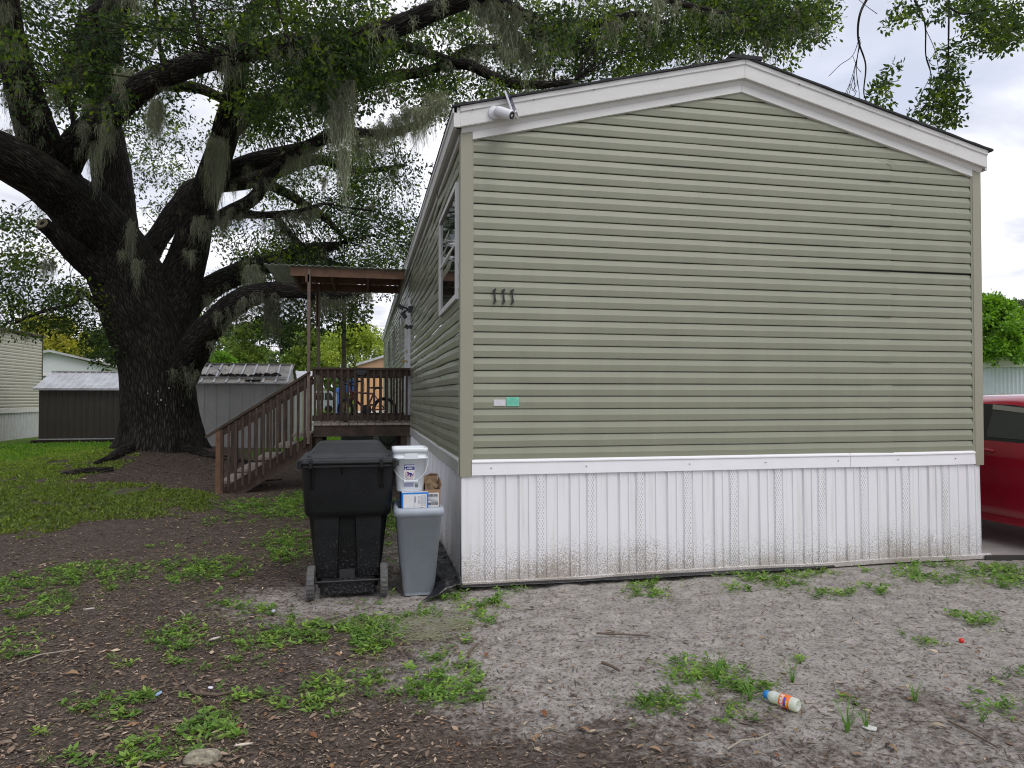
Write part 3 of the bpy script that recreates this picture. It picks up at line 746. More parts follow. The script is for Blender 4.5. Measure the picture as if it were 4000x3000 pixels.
for s in (-1, 1):
    xw = cx+s*.262; b = MB(); c = Vector((xw, -.11, .125)); R = .125
    vs = []; n = 44; prof = [(-.024, .085), (-.027, .115), (-.020, .1235), (.020, .1235), (.027, .115), (.024, .085)]
    for i in range(n):
        a = 2*PI*i/n; k = 1.0 if i % 2 else .965
        for (dx, r) in prof: rr = r*(k if r > .12 else 1); vs.append(c+Vector((dx, rr*math.cos(a), rr*math.sin(a))))
    m = len(prof); fs = [(i*m+j, ((i+1) % n)*m+j, ((i+1) % n)*m+(j+1) % m, i*m+(j+1) % m) for i in range(n) for j in range(m)]
    b.add(vs, fs); wh = b.build('wheel', M_wheel, cart)
    b = MB(); b.M = Matrix.Translation(c) @ Matrix.Rotation(PI/2, 4, 'Y'); b.lathe([(.087, -.012), (.084, .006), (.04, .012), (.028, .024), (.0, .024)], 24, cap=False); b.lathe([(.087, .012), (.084, -.006), (.04, -.012), (.028, -.024), (.0, -.024)], 24, cap=False); b.build('hub', M_black, wh)
b = MB(); b.tube([(cx-.29, -.11, .125), (cx+.29, -.11, .125)], .010, 10); b.build('axle', M_black, cart)
# handle bar and hinges
b = MB(); b.tube([(cx-.33, YB-.085, 1.005), (cx+.33, YB-.085, 1.005)], .016, 12)
for x in (cx-.345, cx-.265, cx+.24, cx+.335): b.box(x-.014, x+.014, YB-.105, YB+.0, .965, 1.028, .006)
b.build('handle', M_cart, cart)
b = MB()
def lr(z, w_, y0, y1, r): return rrect(cx, (y0+y1)/2, w_, y1-y0, r, z, 6)
b.loft([lr(.975, .69, YB-.02, .715, .06), lr(.973, .745, YB-.075, .735, .06), lr(1.012, .745, YB-.075, .735, .06), lr(1.024, .715, YB-.055, .72, .055), lr(1.034, .62, YB+.035, .70, .05), lr(1.062, .595, YB+.07, .68, .05), lr(1.066, .57, YB+.085, .67, .05), lr(1.118, .50, YB+.27, .60, .06), lr(1.128, .44, YB+.31, .57, .06)], False)
lid = b.build('lid', M_lid, cart)
for x in (cx-.285, cx+.275):
    b = MB()
    for (y, z) in ((YB-.085, 1.012), (YB-.03, 1.03), (YB+.05, 1.045)): b.box(x-.02, x+.02, y, y+.06, z-.02, z+.008, .006)
    b.build('hinge', M_lid, lid)
b = MB(); b.box(cx-.20, cx+.19, YB-.05, YB+.03, 1.018, 1.030, .005); b.build('ridge', M_lid, lid)

# ------------------------------------------------------------------ grey bin, boxes, bucket
M_grey = mat('grey_plastic', (.37, .41, .465), .42, var=.09, vscale=7, bump=.1, bscale=150)
gx, gy = -.350, .04
t = thing('grey_bin', 'tall narrow blue-grey plastic bin filled with boxes at the corner of the home', 'bin', (gx, gy, 0))
b = MB()
def gr(z, w_, d, r): return rrect(gx, gy, w_, d, r, z, 6)
b.loft([gr(.0, .22, .36, .03), gr(.03, .225, .37, .03), gr(.032, .236, .38, .035), gr(.60, .335, .50, .05), gr(.602, .355, .52, .06), gr(.60, .375, .535, .065), gr(.645, .372, .53, .065), gr(.66, .352, .51, .06), gr(.662, .318, .475, .05), gr(.05, .215, .34, .03)], True, cap=False)
b.add(gr(.0, .22, .36, .03), [list(range(24))]); b.add(gr(.05, .215, .34, .03), [list(range(24))])
b.build('tub', M_grey, t)
M_card = mat('cardboard', (.30, .19, .115), .85, var=.12, vscale=12, bump=.2, bscale=80)
M_cardin = mat('cardboard_inside', (.24, .15, .09), .9, var=.15, vscale=12)
M_blue = mat('blue_print', (.02, .20, .62), .45); M_paper = mat('paper_white', (.72, .72, .72), .6, var=.05, vscale=10)
M_ink = mat('ink', (.03, .03, .035), .6); M_inkg = mat('faint_ink', (.33, .33, .36), .6); M_navy = mat('navy_print', (.02, .025, .22), .5); M_redp = mat('red_print', (.55, .03, .04), .5)
bxx, bxy = -.378, -.105
t = thing('blue_edged_box', 'white carton with blue edges in the grey bin, under the white bucket', 'box', (bxx, bxy, .45))
b = MB(); b.box(bxx-.10, bxx+.10, bxy, bxy+.30, .50, .765, .002); b.build('carton', M_blue, t)
b = MB(); b.box(bxx-.088, bxx-.008, bxy-.0014, bxy+.001, .51, .752); b.box(bxx-.006, bxx+.088, bxy-.0014, bxy+.001, .51, .752); b.box(bxx-.098, bxx+.098, bxy+.006, bxy+.29, .764, .7662); b.build('white_panel', M_paper, t)
b = MB(); b.box(bxx-.003, bxx+.003, bxy-.0024, bxy-.0008, .69, .735); b.build('hand_slot', M_ink, t)
b = MB()
for i in range(5): b.box(bxx+.048+i*.0075, bxx+.0505+i*.0075, bxy-.0022, bxy-.0012, .672, .735)
for (a0, a1, c0, c1) in ((.044, .083, .664, .666), (.044, .083, .739, .741), (.044, .0455, .664, .741), (.0815, .083, .664, .741)): b.box(bxx+a0, bxx+a1, bxy-.0022, bxy-.0012, c0, c1)
for i in range(7): b.box(bxx+.020+(i % 2)*.001, bxx+.040, bxy-.0022, bxy-.0012, .735-i*.009-.0035, .735-i*.009)
b.build('print', M_inkg, t)
b = MB(); b.M = Matrix.Translation((0, 0, 0))
for i in range(16):
    x = bxx-.01+i*.0055; y = bxy+.04; b.box(x, x+.0035, y+rnd.uniform(-.006, .004), y+rnd.uniform(.008, .02), .7662, .7668)
b.build('print', M_inkg, t)
b = MB(); b.box(bxx+.035, bxx+.042, bxy-.0022, bxy-.0012, .64, .652); b.box(bxx+.050, bxx+.060, bxy-.0022, bxy-.0012, .64, .652); b.build('print', M_ink, t)
# open cardboard box
t = thing('cardboard_box', 'open brown cardboard box with shipping label stuffed in the grey bin', 'cardboard box', (-.27, 0, .45))
x0, x1, y0, y1, z0, z1 = -.296, -.182, -.075, .16, .62, .80
b = MB(); e = .004
b.box(x0, x1, y0, y0+e, z0, z1-.02); b.box(x0, x1, y1-e, y1, z0, z1+.06); b.box(x0, x0+e, y0+e, y1-e, z0, z1+.02); b.box(x1-e, x1, y0+e, y1-e, z0, z1-.01); b.box(x0, x1, y0, y1, z0-.004, z0)
b.build('carton', M_card, t)
b = MB(); b.add([(x0+.02, y1, z1+.06), (x1, y1, z1+.06), (x1, y1-.01, z1+.075), (x0+.06, y1-.01, z1+.08)], [(0, 1, 2, 3)])
b.add([(x1, y0, z1-.015), (x1, y1, z1-.0), (x1+.012, y1-.01, z1+.055), (x1+.014, y0+.02, z1+.01)], [(0, 1, 2, 3)]); o = b.build('flap', M_cardin, t); md = o.modifiers.new('s', 'SOLIDIFY'); md.thickness = .004
b = MB(); b.box(x0+.005, x1-.014, y0-.0015, y0-.0002, .58, .755); lb = b.build('shipping_label', M_paper, t)
b = MB()
for zz0, hh in ((.725, .022), (.662, .02), (.61, .022)):
    x = x0+.02
    while x < x1-.022: w_ = rnd.choice((.0012, .002, .003)); b.box(x, x+w_, y0-.0024, y0-.0014, zz0, zz0+hh); x += w_+rnd.choice((.0012, .002))
for i in range(5): b.box(x0+.02+.02*(i > 2), x1-.02, y0-.0024, y0-.0014, .715-.009*i, .7175-.009*i)
b.build('barcode', M_ink, lb)
t2 = thing('paper_scraps', 'folded kraft paper strips sticking up inside the cardboard box', 'packing paper', (-.27, 0, .78))
for (x, y, z, rr, l) in ((-.250, .01, .80, .5, .10), (-.228, .03, .81, .9, .11), (-.275, .0, .79, -.3, .08)):
    b = MB(); b.M = Matrix.Translation((x, y, z)) @ Matrix.Rotation(-rr, 4, 'Y') @ Matrix.Rotation(.5, 4, 'X'); b.loft([[(-.014, 0, -l/2), (.014, .003, -l/2), (.014, .006, -l/2), (-.014, .003, -l/2)], [(-.011, .008, 0), (.011, .008, 0), (.011, .011, 0), (-.011, .011, 0)], [(-.018, 0, l/2), (.016, .003, l/2), (.016, .006, l/2), (-.018, .003, l/2)]]); b.build('strip', mat('kraft', (.42, .30, .17), .8), t2)
# bucket
ux, uy, uz = -.410, .055, .7675
M_buck = mat('bucket_white', (.74, .78, .82), .32, bump=.05, bscale=120)
t = thing('white_bucket', 'square white plastic bucket with wire bail and warning label on top of the blue-edged carton', 'bucket', (ux, uy, uz))
b = MB()
def ur(z, w_, r=.035): return rrect(ux, uy, w_, w_*1.0, r, uz+z, 6)
b.loft([ur(0, .195), ur(.006, .205), ur(.245, .238), ur(.247, .262), ur(.262, .265), ur(.262, .246), ur(.296, .248), ur(.298, .268), ur(.325, .268), ur(.332, .262), ur(.333, .245), ur(.31, .235), ur(.306, .19, .03)], True)
b.box(ux-.045, ux+.055, uy-.133, uy-.11, uz+.248, uz+.292)
b.build('shell', M_buck, t)
b = MB(); pts = []
for i in range(25):
    a = PI*i/24; pts.append((ux-.140*math.cos(a), uy-.02-.115*math.sin(a)**.6, uz+.265-.185*math.sin(a)**.9))
b.tube(pts, .0022, 6)
hn = b.build('bail_wire', M_buck, t)
b = MB(); b.box(ux-.052, ux+.056, uy-.144, uy-.128, uz+.073, uz+.089, .004)
for i in range(16): b.box(ux-.050+i*.0066, ux-.047+i*.0066, uy-.1455, uy-.143, uz+.075, uz+.087)
b.build('grip', M_buck, hn)
def yf(z): return uy-(.2025+(z-uz)*.137)/2-.0012
lab = thing('tmp', None, None, (ux, uy, uz)); lab.name = 'warning_label'; lab.parent = t; lab.location = (0, 0, 0)
def decal(x0, x1, z0, z1, m, name, lift=0.0):
    b = MB(); b.add([(x0, yf(z0)-lift, z0), (x1, yf(z0)-lift, z0), (x1, yf(z1)-lift, z1), (x0, yf(z1)-lift, z1), (x0, yf(z0)+.001, z0), (x1, yf(z0)+.001, z0), (x1, yf(z1)+.001, z1), (x0, yf(z1)+.001, z1)], [(0, 1, 2, 3), (7, 6, 5, 4), (0, 4, 5, 1), (2, 6, 7, 3), (0, 3, 7, 4), (1, 5, 6, 2)]); return b.build(name, m, lab)
lx0, lx1 = ux-.047, ux+.030
decal(lx0, lx1, uz+.092, uz+.205, M_paper, 'paper'); decal(lx0, lx1, uz+.165, uz+.205, M_navy, 'header', .0006); decal(lx0+.022, lx1-.002, uz+.1845, uz+.1855, M_paper, 'rule', .001)
tilt = PI/2-math.atan(.0685)*-1*0
text_mesh('WARNING', .0140, 'lettering', M_paper, lab, Vector((ux+.002, yf(uz+.195)-.0012, uz+.195)), (PI/2, 0, 0), bold=.0006)
text_mesh('AVISO', .0140, 'lettering', M_paper, lab, Vector((ux-.006, yf(uz+.175)-.0012, uz+.175)), (PI/2, 0, 0), bold=.0006)
for z in (.188, .168):
    b = MB(); b.prism([(lx0+.004, uz+z), (lx0+.016, uz+z), (lx0+.010, uz+z+.012)], yf(uz+z)-.0014, yf(uz+z)-.0004, 'y'); b.build('symbol', M_paper, lab)
cz, cxx = uz+.128, ux-.008; yy = yf(cz)-.0012
b = MB(); tor(b, Vector((cxx, yy, cz)), .032, .0012, n=40, m=4); b.bar((cxx-.022, yy-.0022, cz+.022), (cxx+.022, yy-.0022, cz-.022), .0022, .0008, up=(0, 1, 0)); b.build('prohibition_ring', M_redp, lab)
b = MB(); b.prism([(cxx+.012*math.cos(a)*.6-.012, cz+.016+.012*math.sin(a)*.6) for a in [2*PI*i/12 for i in range(12)]], yy-.001, yy+.0005, 'y')
b.prism([(cxx-.008, cz+.018), (cxx-.010, cz+.008), (cxx+.006, cz+.002), (cxx+.004, cz-.018), (cxx+.009, cz-.018), (cxx+.013, cz-.004), (cxx+.027, cz-.008), (cxx+.027, cz-.002), (cxx+.016, cz+.013)][::-1], yy-.001, yy+.0005, 'y')
b.prism([(cxx-.006, cz+.006), (cxx-.018, cz-.010), (cxx-.014, cz-.013), (cxx-.001, cz+.003)][::-1], yy-.001, yy+.0005, 'y'); b.build('symbol', M_navy, lab)
b = MB()
for (a0, a1, c0, c1) in ((-.022, -.003, .002, .003), (-.022, -.021, -.024, .002), (-.004, -.003, -.024, .002), (-.022, -.003, -.025, -.024)): b.box(cxx+a0, cxx+a1, yy-.0008, yy+.0005, cz+c0, cz+c1)
b.build('symbol', M_navy, lab)
decal(ux-.052, ux+.025, uz+.035, uz+.070, mat('pale_blue_print', (.50, .53, .66), .6), 'small_print_panel')
b = MB()
for i in range(7):
    z = uz+.066-.0045*i; x = ux-.049
    while x < ux+.018: l = rnd.uniform(.004, .012); b.box(x, min(x+l, ux+.022), yf(z)-.0012, yf(z)+.0003, z-.0016, z); x += l+.0022
b.build('small_print', mat('lilac_ink', (.20, .21, .42), .6), lab)
b = MB()
for i in range(5): b.box(ux+.035, ux+.058, yf(uz+.045)-.001, yf(uz+.045)+.001, uz+.030+i*.006, uz+.0335+i*.006)
b.build('barcode', mat('barcode_green', (.07, .12, .10), .6), lab)

# ------------------------------------------------------------------ bottle and litter
g0 = G(2990, 2712, .03); g1 = G(3082, 2745, .03)
d = (Vector(g1)-Vector(g0)); d.z = 0; d.normalize()
t = thing('juice_bottle', 'empty white juice bottle with blue cap and orange wrapper lying on the dirt', 'bottle', (g0[0], g0[1], 0))
q = Matrix.Translation((g0[0], g0[1], .031)) @ d.to_track_quat('Z', 'Y').to_matrix().to_4x4()
M_bt = mat('milky_plastic', (.72, .74, .76), .35, trans=.3); M_or = mat('orange_wrap', (.80, .17, .015), .4); M_cap = mat('blue_cap', (.01, .22, .62), .4)
b = MB(); b.M = q; b.lathe([(.017, .018), (.021, .024), (.027, .034), (.0285, .05), (.0265, .062), (.026, .066), (.0305, .078), (.0305, .158), (.029, .168), (.024, .172), (.021, .169), (.001, .168)], 32); b.build('bottle_body', M_bt, t)
b = MB(); b.M = q; b.lathe([(.001, -.004), (.016, -.004), (.019, .0), (.019, .008), (.0205, .010), (.0205, .020), (.016, .021)], 24); b.build('cap', M_cap, t)
b = MB(); b.M = q; b.lathe([(.0305, .084), (.0312, .085), (.0312, .136), (.0305, .137)], 40, cap=False); lbw = b.build('wrapper', M_or, t)
# lettering on the wrapper
c = bpy.data.curves.new('t', 'FONT'); c.body = 'SUNNY'; c.size = .021; c.extrude = .0002; c.offset = .0007; c.align_x = 'CENTER'; c.align_y = 'CENTER'
o = bpy.data.objects.new('t', c); COL.objects.link(o); me = bpy.data.meshes.new_from_object(o.evaluated_get(bpy.context.evaluated_depsgraph_get())); bpy.data.objects.remove(o)
def wrap(me, z_c, R, ang0, name, m):
    for v in me.vertices:
        a = ang0+v.co.x/R; r = R+v.co.z; v.co = q @ Vector((r*math.cos(a), r*math.sin(a), z_c-v.co.y))
    me.transform(Matrix.Translation(-wloc(lbw))); me.materials.clear(); return link(name, me, m, lbw)
camd = q.inverted().to_3x3() @ (Vector(CAM)-Vector(g0)).normalized(); ac = math.atan2(camd.y, camd.x)+.15
wrap(me, .100, .0316, ac, 'lettering', M_paper)
def patch(a0, a1, z0, z1, R, m, name):
    b = MB(); b.M = q; n = 12; r = []
    b.add([(R*math.cos(a0+(a1-a0)*i/n), R*math.sin(a0+(a1-a0)*i/n), z) for z in (z0, z1) for i in range(n+1)], [(i, i+1, n+2+i, n+1+i) for i in range(n)], True); return b.build(name, m, lbw)
patch(ac-.75, ac+.75, .110, .121, .03145, mat('violet_band', (.10, .07, .40), .4), 'band')
patch(ac-.2, ac+.6, .122, .130, .03145, mat('yellow_fruit', (.75, .55, .05), .4), 'fruit')
g = G(3755, 2512)
b = MB(); b.M = Matrix.Translation((g[0], g[1], .014)) @ Matrix.Rotation(1.1, 4, 'X') @ Matrix.Rotation(.5, 4, 'Y'); b.lathe([(.001, .012), (.013, .012), (.015, .008), (.015, -.008), (.013, -.008), (.0125, .008), (.001, .009)], 20, cap=False)
o = b.build('bottle_cap', mat('red_cap', (.65, .03, .015), .35)); tag(o, 'small red bottle cap lying on the bare sand at the right', 'bottle cap')
# scraps
def scrap(name, px, py, w_, h, colr, label, cat, rot=None, grp=None):
    g = G(px, py); b = MB(); b.M = Matrix.Translation((g[0], g[1], .012)) @ Matrix.Rotation(rot if rot is not None else rnd.uniform(0, 6), 4, 'Z') @ Matrix.Rotation(.25, 4, 'X')
    n = 7; pts = [(math.cos(2*PI*i/n)*w_*rnd.uniform(.7, 1.1)/2, math.sin(2*PI*i/n)*h*rnd.uniform(.7, 1.1)/2) for i in range(n)]
    b.prism(pts, 0, .004, 'z'); o = b.build(name, mat(name, colr, .6, var=.2, vscale=40)); tag(o, label, cat, grp)
scrap('blue_scrap', 620, 2720, .06, .03, (.35, .50, .75), 'crumpled pale blue scrap in the weeds at lower left', 'scrap')
scrap('white_scrap', 823, 2697, .035, .02, (.7, .7, .74), 'small white scrap beside the fallen stick, lower left', 'scrap')
scrap('grey_wrapper', 1068, 2394, .07, .03, (.45, .47, .52), 'flattened grey-blue wrapper in front of the black cart', 'wrapper')
scrap('splinter', 840, 2502, .09, .016, (.50, .47, .40), 'pale wood splinter among weeds at left', 'wood piece', .6)
scrap('bark_scrap', 350, 2385, .10, .02, (.45, .42, .36), 'pale flat bark strip on the leaf litter, far left', 'wood piece', .1)
scrap('pale_chip', 950, 2920, .08, .014, (.62, .55, .45), 'pale chipped stick lying at the bottom edge', 'wood piece', .1)
scrap('limestone', 1950, 2505, .06, .025, (.5, .48, .42), 'small pale stone on the packed dirt', 'stone')
scrap('white_shard', 3400, 2855, .07, .035, (.55, .55, .52), 'flat white shard beside the grass blades, lower right', 'shard')
# stump of rotted wood at bottom
g = G(790, 2975)
b = MB(); vs = []; 
for j in range(5):
    for i in range(12):
        a = 2*PI*i/12; r = (.05, .055, .05, .035, .01)[j]*rnd.uniform(.8, 1.2); vs.append((g[0]+r*math.cos(a)*1.3, g[1]+r*math.sin(a)*.8, [-.01, .01, .03, .042, .045][j]+rnd.uniform(-.004, .004)))
b.add(vs, [(j*12+i, j*12+(i+1) % 12, (j+1)*12+(i+1) % 12, (j+1)*12+i) for j in range(4) for i in range(12)]+[[48+i for i in range(12)]])
o = b.build('rotten_wood', mat('rotten', (.30, .27, .20), .9, var=.6, vscale=40, bump=1, bscale=60)); tag(o, 'lichen-pale lump of rotten wood at the bottom edge', 'wood lump')
# twigs & sticks as things
M_stick = mat('dry_stick', (.13, .095, .07), .9, var=.3, vscale=20); M_stickp = mat('pale_stick', (.32, .28, .22), .9, var=.2, vscale=20)
def stick(pts, r, m, label, name='stick'):
    p = [G(x, y, .012) for x, y in pts]; b = MB(); n = len(p)
    b.tube([Vector(a)+Vector((0, 0, rnd.uniform(0, .006))) for a in p], [r*(1-.5*i/n) for i in range(n)], 6); o = b.build(name, m); tag(o, label, 'stick', 'fallen sticks')
stick([(740, 2690), (765, 2710), (850, 2715), (935, 2700)], .011, M_stick, 'brown crooked stick beside a white scrap, lower left')
stick([(1830, 2570), (1840, 2540), (1858, 2520), (1872, 2515)], .008, M_stick, 'short curved stick on packed dirt right of the weeds')
stick([(2330, 2476), (2400, 2478), (2480, 2480), (2540, 2486)], .007, M_stick, 'thin dark stick on the sand in front of the skirting')
stick([(2352, 2590), (2385, 2602), (2420, 2622)], .010, M_stick, 'short thick dark stick in the middle of the sand')
stick([(640, 2830), (700, 2825), (770, 2815)], .014, M_stick, 'thick brown stick beside the bottom-left weeds')
stick([(70, 2590), (160, 2560), (300, 2540)], .005, M_stickp, 'long thin pale twig at the far left edge')
stick([(2840, 2930), (2900, 2895), (2960, 2890), (3010, 2868)], .005, M_stickp, 'pale forked twig below the juice bottle')
stick([(3705, 2818), (3760, 2845), (3820, 2880), (3900, 2925)], .006, M_stick, 'long brown stick at lower right')
stick([(705, 2390), (722, 2402), (715, 2420)], .007, M_stickp, 'small hooked twig on the leaf litter left of the cart')
stick([(900, 1890), (1000, 1880), (1100, 1872)], .02, M_stick, 'straight stick lying beneath the porch stairs')
stick([(1340, 2050), (1250, 2090), (1150, 2100), (1050, 2108)], .02, M_stick, 'low dark root-like stick left of the cart')
# ------------------------------------------------------------------ sheds and neighbours (all aligned with the plot grid unless turned)
M_brown = mat('brown_steel', (.052, .042, .037), .5, var=.15, vscale=3)
M_gsteel = mat('grey_steel', (.54, .53, .53), .5, var=.12, vscale=2)
M_roofm = mat('galvanised_roof', (.52, .52, .54), .38, var=.25, vscale=2.5, metal=.4)
M_roofd = mat('stained_roof', (.50, .45, .38), .4, var=.35, vscale=2.2, metal=.35, col2=(.16, .15, .14))
M_mulch = mat('roof_debris', (.03, .022, .018), .95)
def ribbed(b, x0, x1, y, z0, z1, pitch, dep, wr, face=-1):
    """corrugated wall sheet in the XZ plane facing -Y (face=-1)"""
    x = x0; pts = [(x0, 0)]
    while x+pitch <= x1: pts += [(x+pitch*.5-wr, 0), (x+pitch*.5-wr*.5, dep), (x+pitch*.5+wr*.5, dep), (x+pitch*.5+wr, 0)]; x += pitch
    pts.append((x1, 0)); n = len(pts)
    v = [(px_, y+face*o, z) for z in (z0, z1) for px_, o in pts]
    b.add(v, [(i, i+1, n+i+1, n+i) for i in range(n-1)])
def rib_y(b, y0, y1, x, z0, z1, pitch, dep, wr, face=1):
    y = y0; pts = [(y0, 0)]
    while y+pitch <= y1: pts += [(y+pitch*.5-wr, 0), (y+pitch*.5-wr*.5, dep), (y+pitch*.5+wr*.5, dep), (y+pitch*.5+wr, 0)]; y += pitch
    pts.append((y1, 0)); n = len(pts)
    b.add([(x+face*o, py_, z) for z in (z0, z1) for py_, o in pts], [(i, i+1, n+i+1, n+i) for i in range(n-1)])
# brown shed
A = P(150, 1733, 22.9); x0, y0 = A[0], A[1]; x1, y1 = x0+4.0, y0+2.6; zw = 1.72
t = thing('brown_shed', 'low dark brown ribbed metal shed with pale ribbed roof left of the oak', 'shed', (x0, y0, 0))
b = MB(); ribbed(b, x0, x1, y0, .10, zw, .19, .018, .03); rib_y(b, y0, y1, x1, .10, zw, .19, .018, .03); rib_y(b, y0, y1, x0, .10, zw, .19, .018, .03, -1); b.box(x0+.02, x1-.02, y0+.03, y1, .1, zw-.02); b.build('wall', M_brown, t)
b = MB(); b.box(x0-.18, x1+.1, y0-.12, y1, -.02, .085); b.build('base', M_mulch, t)
b = MB(); b.box(x0-.03, x1, y0-.035, y0-.02, .10, .135); b.box(x0-.12, x1+.1, y0-.14, y0-.12, zw-.02, zw+.045); b.build('trim', M_roofm, t)
ym = (y0+y1)/2
b = MB(); ze_, zr = zw+.035, zw+.62
for ya, yb in ((y0-.13, ym), (y1+.13, ym)):
    x = x0-.14; r = []
    while x < x1+.12:
        for dx, dz in ((0, 0), (.125, 0), (.14, .022), (.17, .022), (.185, 0)): r.append((x+dx, dz))
        x += .21
    n = len(r); b.add([(px_, ya, ze_+o) for px_, o in r]+[(px_, yb, zr+o) for px_, o in r], [(i, i+1, n+i+1, n+i) for i in range(n-1)])
b.add([(x0, y0, zw), (x0, y1, zw), (x0, ym, zr)], [(0, 1, 2)]); b.add([(x1, y0, zw), (x1, y1, zw), (x1, ym, zr)], [(0, 1, 2)])
b.bar((x0-.14, ym, zr+.02), (x1+.12, ym, zr+.02), .12, .03); b.build('roof', M_roofm, t)
# grey shed
A = P(1122, 1750, 20.6); x1, y0 = A[0]-.02, A[1]; x0 = x1-4.1; y1 = y0+2.6; zw = 1.88; ym = (y0+y1)/2; zr = zw+.60
t = thing('grey_shed', 'grey seamed metal shed with stained leaf-littered roof behind the porch stairs', 'shed', (x0, y0, 0))
b = MB(); ribbed(b, x0, x1, y0, .02, zw, .335, .02, .022); b.box(x0+.02, x1-.02, y0+.03, y1, .0, zw-.02); 
rib_y(b, y0, y1, x1, .02, zw, .40, .018, .02); b.build('wall', M_gsteel, t)
b = MB(); b.add([(x1+.01, y0, zw), (x1+.01, y1, zw), (x1+.01, ym, zr-.02), ], [(0, 1, 2)]); b.build('gable', M_roofm, t)
b = MB(); 
for ya, yb in ((y0-.10, ym), (y1+.1, ym)):
    b.add([(x0-.08, ya, zw), (x1+.08, ya, zw), (x1+.08, yb, zr), (x0-.08, yb, zr), (x0-.08, ya, zw-.012), (x1+.08, ya, zw-.012), (x1+.08, yb, zr-.012), (x0-.08, yb, zr-.012)], [(0, 1, 2, 3), (7, 6, 5, 4), (0, 4, 5, 1), (1, 5, 6, 2), (0, 3, 7, 4)])
b.build('roof', M_roofd, t)
b = MB(); x = x0+.1
while x < x1+.05: b.bar((x, y0-.11, zw+.012), (x, ym, zr+.014), .045, .03); x += .335
b.build('roof_seams', M_roofm, t)
b = MB(); b.bar((x0-.08, y0+.22, zw+.175), (x1-.06, y0+.22, zw+.175), .03, .035); b.bar((x0-.08, ym, zr+.01), (x1+.08, ym, zr+.01), .10, .03); b.bar((x0-.08, y0-.11, zw-.01), (x1+.08, y0-.11, zw-.01), .02, .03)
b.build('eave_trim', M_roofm, t)
b = MB()
for i in range(70):
    x = x0+1.1+rnd.random()*2.8; yy = y0+.30+abs(rnd.gauss(0, .05))+(.12*rnd.random() if x > x1-.7 else 0); z = zw+.012+(yy-y0+.1)*(zr-zw)/(ym-y0+.1); s = rnd.uniform(.03, .11)
    b.add([(x-s, yy-.03, z), (x+s, yy-.03, z+.01), (x+s*.8, yy+.05, z+.045), (x-s*.6, yy+.04, z+.05), (x, yy, z+.06+rnd.random()*.03)], [(0, 1, 4), (1, 2, 4), (2, 3, 4), (3, 0, 4)])
for i in range(14):
    x = x1-1.0+rnd.gauss(0, .12); yy = y0-.02+rnd.random()*.1; z = zw+.05; s = rnd.uniform(.03, .08)
    b.add([(x-s, yy, z), (x+s, yy, z), (x+s*.8, yy+.05, z+.045), (x, yy, z+.06)], [(0, 1, 3), (1, 2, 3), (2, 0, 3)])
o = b.build('leaf_debris', M_mulch, t); o['kind'] = 'stuff'
# pale shed behind
A = P(1148, 1700, 25.5); x0, y0 = A[0], A[1]
M_cream = mat('cream_trim', (.55, .50, .24), .5); M_pale = mat('pale_steel', (.52, .54, .56), .5, var=.1, vscale=2)
t = thing('pale_shed', 'pale metal shed with cream yellow door trim seen through the stair balusters', 'shed', (x0, y0, 0))
b = MB(); ribbed(b, x0-1.2, x0+.62, y0, 0, 2.0, .3, .02, .02); b.box(x0-1.18, x0+.6, y0+.03, y0+2, 0, 1.98); b.build('wall', M_pale, t)
b = MB(); b.box(x0+.30, x0+.38, y0-.03, y0, 0, 1.95); b.box(x0+.48, x0+.62, y0-.03, y0, 0, 1.95); b.build('trim', M_cream, t)
b = MB(); b.box(x0+.50, x0+.58, y0-.06, y0-.03, .95, 1.2); b.build('latch', M_black, t)
b = MB(); b.add([(x0-1.3, y0-.15, 2.0), (x0+.72, y0-.15, 2.0), (x0+.72, y0+1.1, 2.45), (x0-1.3, y0+1.1, 2.45)], [(0, 1, 2, 3)]); b.add([(x0-1.3, y0+2.2, 2.0), (x0+.72, y0+2.2, 2.0), (x0+.72, y0+1.1, 2.45), (x0-1.3, y0+1.1, 2.45)], [(3, 2, 1, 0)])
x = x0-1.2
while x < x0+.7: b.bar((x, y0-.15, 2.01), (x, y0+1.1, 2.46), .04, .03); x += .3
b.build('roof', M_roofm, t)
# left neighbour trailer (wall faces +X)
A = P(157, 1700, 26.8); X0 = A[0]; YE = A[1]
M_tan = mat('tan_siding', (.50, .48, .38), .45, var=.06, vscale=2); M_skg = mat('neighbour_skirting', (.55, .55, .55), .45, var=.12, vscale=6)
t = thing('tan_mobile_home', 'tan horizontally sided mobile home with white skirting at the far left', 'mobile home', (X0-2.4, YE-7, 0))
b = MB(); n = 24; z = 1.02; h = (3.72-1.02)/n; prof = []
for k in range(n): prof += [(X0+.030, z+k*h), (X0+.034, z+k*h+h*.5), (X0+.012, z+(k+1)*h-.001)]
m = len(prof); b.add([(x, y, zz_) for y in (YE-14, YE) for x, zz_ in prof], [(i, i+1, m+i+1, m+i)[::-1] for i in range(m-1)])
b.box(X0-4.5, X0, YE-14, YE, .95, 3.72); b.build('siding', M_tan, t)
b = MB(); rib_y(b, YE-14, YE, X0, 0, .94, .22, .02, .03); b.box(X0-4.5, X0-.02, YE-13.98, YE-.02, 0, .94); b.build('skirting', M_skg, t)
b = MB(); b.box(X0-.01, X0+.05, YE-14, YE+.01, .93, 1.06); b.build('band', M_white, t)
b = MB(); b.box(X0-.03, X0+.045, YE, YE+.05, 1.0, 3.75); b.build('corner_post', M_brown, t)
b = MB(); b.loft([[(X0+.12, y, 3.72), (X0+.12, y, 3.80), (X0-2.2, y, 4.3), (X0-4.6, y, 3.8), (X0-4.6, y, 3.72)] for y in (YE-14.1, YE+.12)]); b.build('roof', mat('brown_roof', (.10, .075, .06), .8), t)
